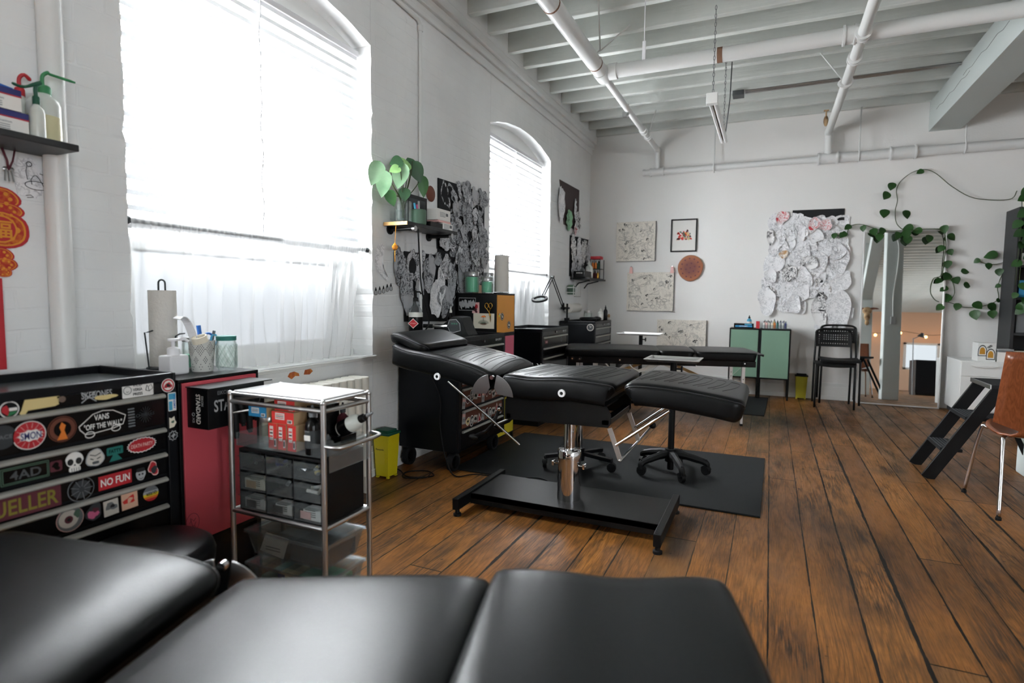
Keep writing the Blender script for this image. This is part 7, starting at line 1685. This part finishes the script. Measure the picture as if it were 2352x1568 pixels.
mb = MB('grey_light'); mb.box(4.39, 4.52, 7.16, 7.32, z1+.12, z1+.13); mb.use('grey'); mb.box(4.395, 4.518, 7.165, 7.315, z1+.10, z1+.12); mb.use('paper_white'); mb.box(4.40, 4.516, 7.17, 7.31, z1+.001, z1+.10); single('paper_stack', mb, 'stack of papers and a magazine beside the white carton', 'papers')
T = thing('bookcase', 'tall dark bookcase against the back wall under the trailing plant', 'bookcase', (5.0, 7.5, 0)); bx0, bx1, by0, by1, bz = 4.53, 5.45, 7.33, 7.68, 2.12
for x in (bx0, bx1-.03): mb = MB('bookcase_side'); mb.box(x, x+.03, by0, by1, 0, bz); build('side_panel', mb, T, bevel=.002)
mb = MB('bookcase_side'); mb.box(bx0+.03, bx1-.03, by1-.012, by1, 0, bz); build('back_panel', mb, T)
for z in (.04, .44, .84, 1.20, 1.52, 1.82, bz-.03): mb = MB('bookcase_side'); mb.box(bx0+.03, bx1-.03, by0+.002, by1-.012, z, z+.025); build('shelf_board', mb, T, bevel=.002)
for k, (x0, x1, z, h, m, lb) in enumerate(((4.58, 4.70, 1.545, .12, 'paper_white', 'small white carton on the fourth shelf of the bookcase'), (4.58, 4.68, 1.225, .17, 'blue_box', 'small blue and white carton on the third shelf of the bookcase'), (4.58, 4.85, .865, .25, 'grey', 'grey bag on the middle shelf of the bookcase'), (4.57, 4.84, .466, .22, 'teal', 'teal and cream tub on a low shelf of the bookcase'), (4.60, 4.8, 1.846, .14, 'grey_dark', 'dark box on the top shelf of the bookcase'))):
    mb = MB(m); mb.box(x0, x1, by0+.02, by0+.22, z, z+h)
    if m == 'teal': mb.use('cream'); mb.box(x0-.004, x1+.004, by0+.016, by0+.224, z+h*.62, z+h)
    single('storage_box', mb, lb, 'box', bevel=.012 if m == 'grey' else .003)
# ------------------------------------------------------------------ trailing vine


T = thing('trailing_plant', 'long trailing pothos vine from the bookcase along the wall and over the mirror', 'plant', (4.72, 7.5, bz))
mb = MB('yellow'); mb.use('cream'); mb.lathe([(0, .002), (.085, 0), (.09, .01), (.115, .19), (.12, .2), (.112, .2), (.085, .012), (0, .012)], (4.70, 7.48, bz), 26, cap=False); build('pot', mb, T, smooth='auto')

A = [(4.60, 2.33), (4.54, 2.245), (4.25, 2.275), (4.05, 2.405), (3.90, 2.555), (3.80, 2.61), (3.68, 2.59), (3.575, 2.50), (3.54, 2.405), (3.555, 2.29), (3.54, 2.175), (3.56, 2.04), (3.63, 1.955), (3.66, 1.945)]
B = [(2.97, 1.94), (3.03, 1.91), (3.085, 1.925), (3.09, 1.98), (3.13, 2.035), (3.23, 2.04), (3.42, 1.965), (3.62, 1.955), (3.85, 1.965), (3.97, 1.96)]
Cc = [(3.90, 1.965), (3.99, 1.93), (4.02, 1.78), (4.01, 1.60), (4.0, 1.46), (3.93, 1.42), (3.91, 1.28), (3.97, 1.18), (4.07, 1.17), (4.15, 1.145), (4.23, 1.115), (4.38, 1.13), (4.51, 1.20), (4.50, 1.33), (4.53, 1.46), (4.58, 1.62), (4.60, 1.82), (4.66, 2.05), (4.68, 2.28)]
D = [(4.08, 1.17), (4.13, 1.26), (4.11, 1.38), (4.06, 1.44), (4.02, 1.42)]
E_ = [(4.58, 1.62), (4.50, 1.58), (4.40, 1.575), (4.30, 1.62)]
yv = 7.675
mb = MB('vine_stem')
for P in (A, B, Cc, D, E_): mb.tube(smoothpts([(x, yv-(.0 if not (3.24 < x < 4.05 and z < 1.99) else .02)-.012*abs(sin(x*9)), z) for x, z in P], 5), .0042, 6)
rv = random.Random(4)
for k in range(9): x = 4.56+.03*k; mb.tube(smoothpts([(4.70, 7.44, bz+.2), (x, 7.36, bz+.16), (x+rv.uniform(-.03, .03), 7.31, bz-.2), (x+rv.uniform(-.03, .03), 7.31, bz-.5-rv.random()*.7)], 4), .003, 5)
build('stems', mb, T, smooth=True)
mb = MB('vine_leaf')
L = [(3.78, 2.60, 2.0, .8), (3.50, 2.49, 2.9, 1), (3.46, 2.39, 2.6, 1.1), (3.44, 2.20, 3.0, 1.2), (3.63, 2.18, 3.3, 1.1), (3.44, 1.99, 2.5, .9), (3.12, 2.035, 2.2, .9), (3.05, 1.955, 2.6, .8), (2.96, 1.955, 3.1, .8), (3.08, 1.95, 2.0, .8), (3.24, 2.03, 3.2, .8), (3.33, 1.99, 3.5, 1.), (3.40, 1.93, 3.1, 1), (3.58, 1.94, 2.7, 1.), (3.64, 1.96, 3.4, 1.1), (3.66, 1.90, 3.2, 1.1), (3.72, 1.99, 1.7, 1.1), (3.80, 1.95, 1.6, 1), (3.86, 1.90, 3.0, 1.), (3.99, 2.0, 3.4, 1.), (4.03, 1.90, 3.9, 1.), (4.0, 1.78, 2.6, .9), (4.05, 1.74, 3.6, .8), (4.05, 1.62, 3.2, 1.), (4.07, 1.48, 2.4, 1.1), (4.17, 1.50, 4.7, .9), (4.12, 1.44, 3.6, 1.), (4.20, 1.36, 4.5, .9), (4.06, 1.34, 2.3, .9), (4.0, 1.42, 2.2, .8), (4.10, 1.24, 2.2, 1.2), (4.03, 1.14, 2.4, .9), (4.17, 1.16, 2.9, .9), (4.30, 1.17, 3.9, 1.1), (4.31, 1.09, 3.4, 1.2), (4.43, 1.16, 3.8, 1.1), (4.46, 1.09, 3.3, 1.), (4.49, 1.20, 4.4, .6), (4.55, 1.14, 4.2, .7), (4.33, 1.63, 2.2, .7), (4.40, 1.59, 3.2, .8), (4.50, 1.53, 3.2, .9), (4.57, 1.58, 2.1, 1.), (4.48, 1.68, 1.8, 1.3), (4.60, 1.65, 3.4, 1.1), (4.56, 1.77, 2.6, .9), (4.58, 1.88, 2.1, 1.1), (4.55, 1.98, 2.4, 1.1), (4.60, 2.08, 2.2, 1.2), (4.66, 1.98, 3.2, 1.2), (4.52, 1.36, 2.2, .6), (4.58, 1.37, 3.5, .9), (4.55, 1.27, 2.7, .7), (4.62, 2.30, 2.4, 1.4), (4.70, 2.36, 3.4, 1.4), (4.80, 2.33, 3.8, 1.5), (4.66, 2.20, 2.6, 1.3), (4.76, 2.22, 3.3, 1.4), (4.60, 2.22, 2.0, 1.2), (4.86, 2.2, 3.9, 1.3)]
for k, (x, z, a, s) in enumerate(L):
    fy = 7.655 if x < 4.55 else 7.30; leaf(mb, (x, fy-(.02 if 3.24 < x < 4.05 and z < 1.97 else 0), z), .085*s, .095*s, a, .25+.3*rv.random(), -pi/2+rv.uniform(-.5, .5), .2)
for k in range(60):
    x = 4.57+rv.random()*.30; z = bz+.2-rv.random()*1.25; leaf(mb, (x, 7.31-rv.random()*.03, z), .075, .085, rv.uniform(2.2, 4.1), .3, -pi/2+rv.uniform(-.7, .7), .2)
build('foliage', mb, T, smooth=True)
# ------------------------------------------------------------------ step ladder
T = thing('step_ladder', 'black three-step ladder standing open behind the plywood chair', 'step ladder', (3.55, 4.7, 0))
for y in (4.52, 4.88):
    mb = MB('black_metal'); mb.bar((3.30, y, .0), (3.655, y, .63), .022, .075, (-1, 0, .6)); build('front_rail', mb, T, bevel=.003)
    mb = MB('black_metal'); mb.bar((3.72, y, .60), (3.98, y, .0), .018, .03, (1, 0, .4)); build('back_leg', mb, T, bevel=.003)
for x, z, d in ((3.40, .19, .12), (3.52, .405, .13)):
    mb = MB('rubber'); mb.box(x-.035, x+d-.035, 4.53, 4.87, z, z+.02); mb.use('grey_dark')
    for q in range(5): mb.box(x-.03+q*.02, x-.02+q*.02, 4.54, 4.86, z+.02, z+.022)
    build('tread', mb, T, bevel=.003)
mb = MB('rubber'); mb.box(3.60, 3.80, 4.50, 4.90, .618, .645); mb.use('steel'); mb.box(3.594, 3.602, 4.50, 4.90, .616, .647); build('platform', mb, T, bevel=.004)
# ------------------------------------------------------------------ plywood chair
T = thing('plywood_chair', 'moulded plywood chair with chrome legs in front of the step ladder', 'chair', (3.665, 4.02, 0))
cx = 3.665
def shell(i, j, th):
    t = i/24.; s = -1+2*j/12.
    # profile from seat front (y 4.32) through the bend up to the top of the back
    if t < .42: q = t/.42; y = 4.27-.35*q; z = .452-.02*sin(pi*q*.6); w = .185*sqrt(1-.55*(1-min(q/.5, 1.))**2)
    elif t < .60:
        q = (t-.42)/.18; a = q*pi/2*.93; y = 3.92-.055*sin(a); z = .435+.055*(1-cos(a)); w = .185-.07*min(1, q*1.3)
    else:
        q = (t-.60)/.40; y = 3.865-.085*q+.0*q; z = .49+.415*q; w = .235*min(1., .55+q*6) if q > .0 else .13
        w = .115+(.225-.115)*min(1., max(0., (q-.02)/.03)) if q < .06 else .225-.012*q
    dx = s*w
    bow = .03*(s*s) if t >= .6 else .012*s*s
    return Vector((cx+dx, y+(bow if t >= .6 else 0)*-1.*-1, z+(bow if t < .5 else 0)))
mb = MB('plywood'); mb.grid(lambda i, j: shell(i, j, 0), 25, 13); build('seat_shell', mb, T, smooth='auto', solid=.012, auto=50)
for sx in (-1, 1):
    mb = MB('chrome'); x = cx+sx*.12
    mb.tube(smoothpts([(cx+sx*.195, 3.80, .012), (cx+sx*.17, 3.90, .38), (cx+sx*.155, 3.93, .428), (cx+sx*.11, 3.97, .432), (x, 4.05, .43), (cx+sx*.12, 4.15, .43), (cx+sx*.16, 4.19, .43), (cx+sx*.185, 4.21, .40), (cx+sx*.225, 4.28, .012)], 6), .0105, 10); build('leg_pair', mb, T, smooth=True)
    for y, dx in ((3.80, .195), (4.28, .225)): mb = MB('black_plastic'); mb.cyl((cx+sx*dx, y, 0), (cx+sx*dx, y, .016), .014, 12); build('foot_cap', mb, T, smooth='auto')
# ------------------------------------------------------------------ what the mirror shows behind the camera
tool = tool_chest('black tool chest standing behind the camera, seen only in the mirror', 5.70, 6.17, -2.70, -2.0, .06, .885, [(.72, .82), (.60, .715), (.35, .59), (.08, .34)], logo=False)[0]
T = thing('task_lamp', 'grey jointed task lamp on the tool chest seen in the mirror', 'lamp', (5.66, -2.05, .0)); mb = MB('grey'); mb.cyl((5.64, -1.96, .0), (5.62, -1.96, 1.42), .012, 8); mb.cyl((5.62, -1.96, 1.40), (5.78, -1.96, 1.49), .009, 8); build('arm', mb, T)
mb = MB('slate'); mb.lathe([(.03, .1), (.045, .06), (.085, .0), (.08, .0), (.03, .06)], (5.78, -1.96, 1.46), 22, Matrix.Rotation(.3, 3, 'Y'), cap=False); build('shade', mb, T, smooth='auto')
T = thing('light_string', 'string of small warm bulbs across the far wall seen in the mirror', 'string lights', (7, -13.6, 2.5)); mb = MB('black_plastic'); pts = [(5.6, -13.6, 2.5), (6.5, -13.6, 2.38), (7.4, -13.6, 2.5), (8.4, -13.6, 2.36), (9.2, -13.6, 2.45)]; mb.tube(smoothpts(pts, 6), .008, 5); build('wire', mb, T)
for x, z in ((5.75, 2.47), (6.5, 2.36), (7.4, 2.48), (8.3, 2.34), (9.0, 2.4)): mb = MB('bulb'); mb.ball((x, -13.6, z-.06), .055); build('bulb', mb, T, smooth=True)
T = thing('cow_skull', 'brown cow skull with horns hung on a pillar, seen in the mirror', 'skull', (4.07, 2.02, 1.5)); mb = MB('bone'); mb.ball((4.07, 2.05, 1.66), .085, (1, .6, .9)); mb.ball((4.07, 2.06, 1.55), .055, (1, .7, 1.8)); mb.ball((4.07, 2.07, 1.42), .04, (1, .7, 1.3)); build('skull_body', mb, T, smooth=True)
for s in (-1, 1): mb = MB('brown'); mb.tube(smoothpts([(4.07+s*.06, 2.04, 1.70), (4.07+s*.13, 2.04, 1.71), (4.07+s*.2, 2.04, 1.70)], 4), [.022]*4+[.016]*3+[.006]*2, 8); build('horn', mb, T, smooth=True)
T = thing('wall_switch', 'grey switch box with a white cable on the near pillar', 'switch', (4.0, 4.995, 1.2)); mb = MB('grey_light'); mb.box(3.985, 4.045, 4.985, 5.02, 1.15, 1.26); build('box', mb, T, bevel=.004); mb = MB('white_paint'); mb.tube(smoothpts([(4.015, 4.995, 1.26), (4.01, 4.995, 1.6), (4.05, 4.995, 2.0), (4.06, 4.995, 2.3), (4.02, 4.995, 2.55), (4.04, 4.995, 3.0)], 5), .008, 6); build('cable', mb, T, smooth=True)
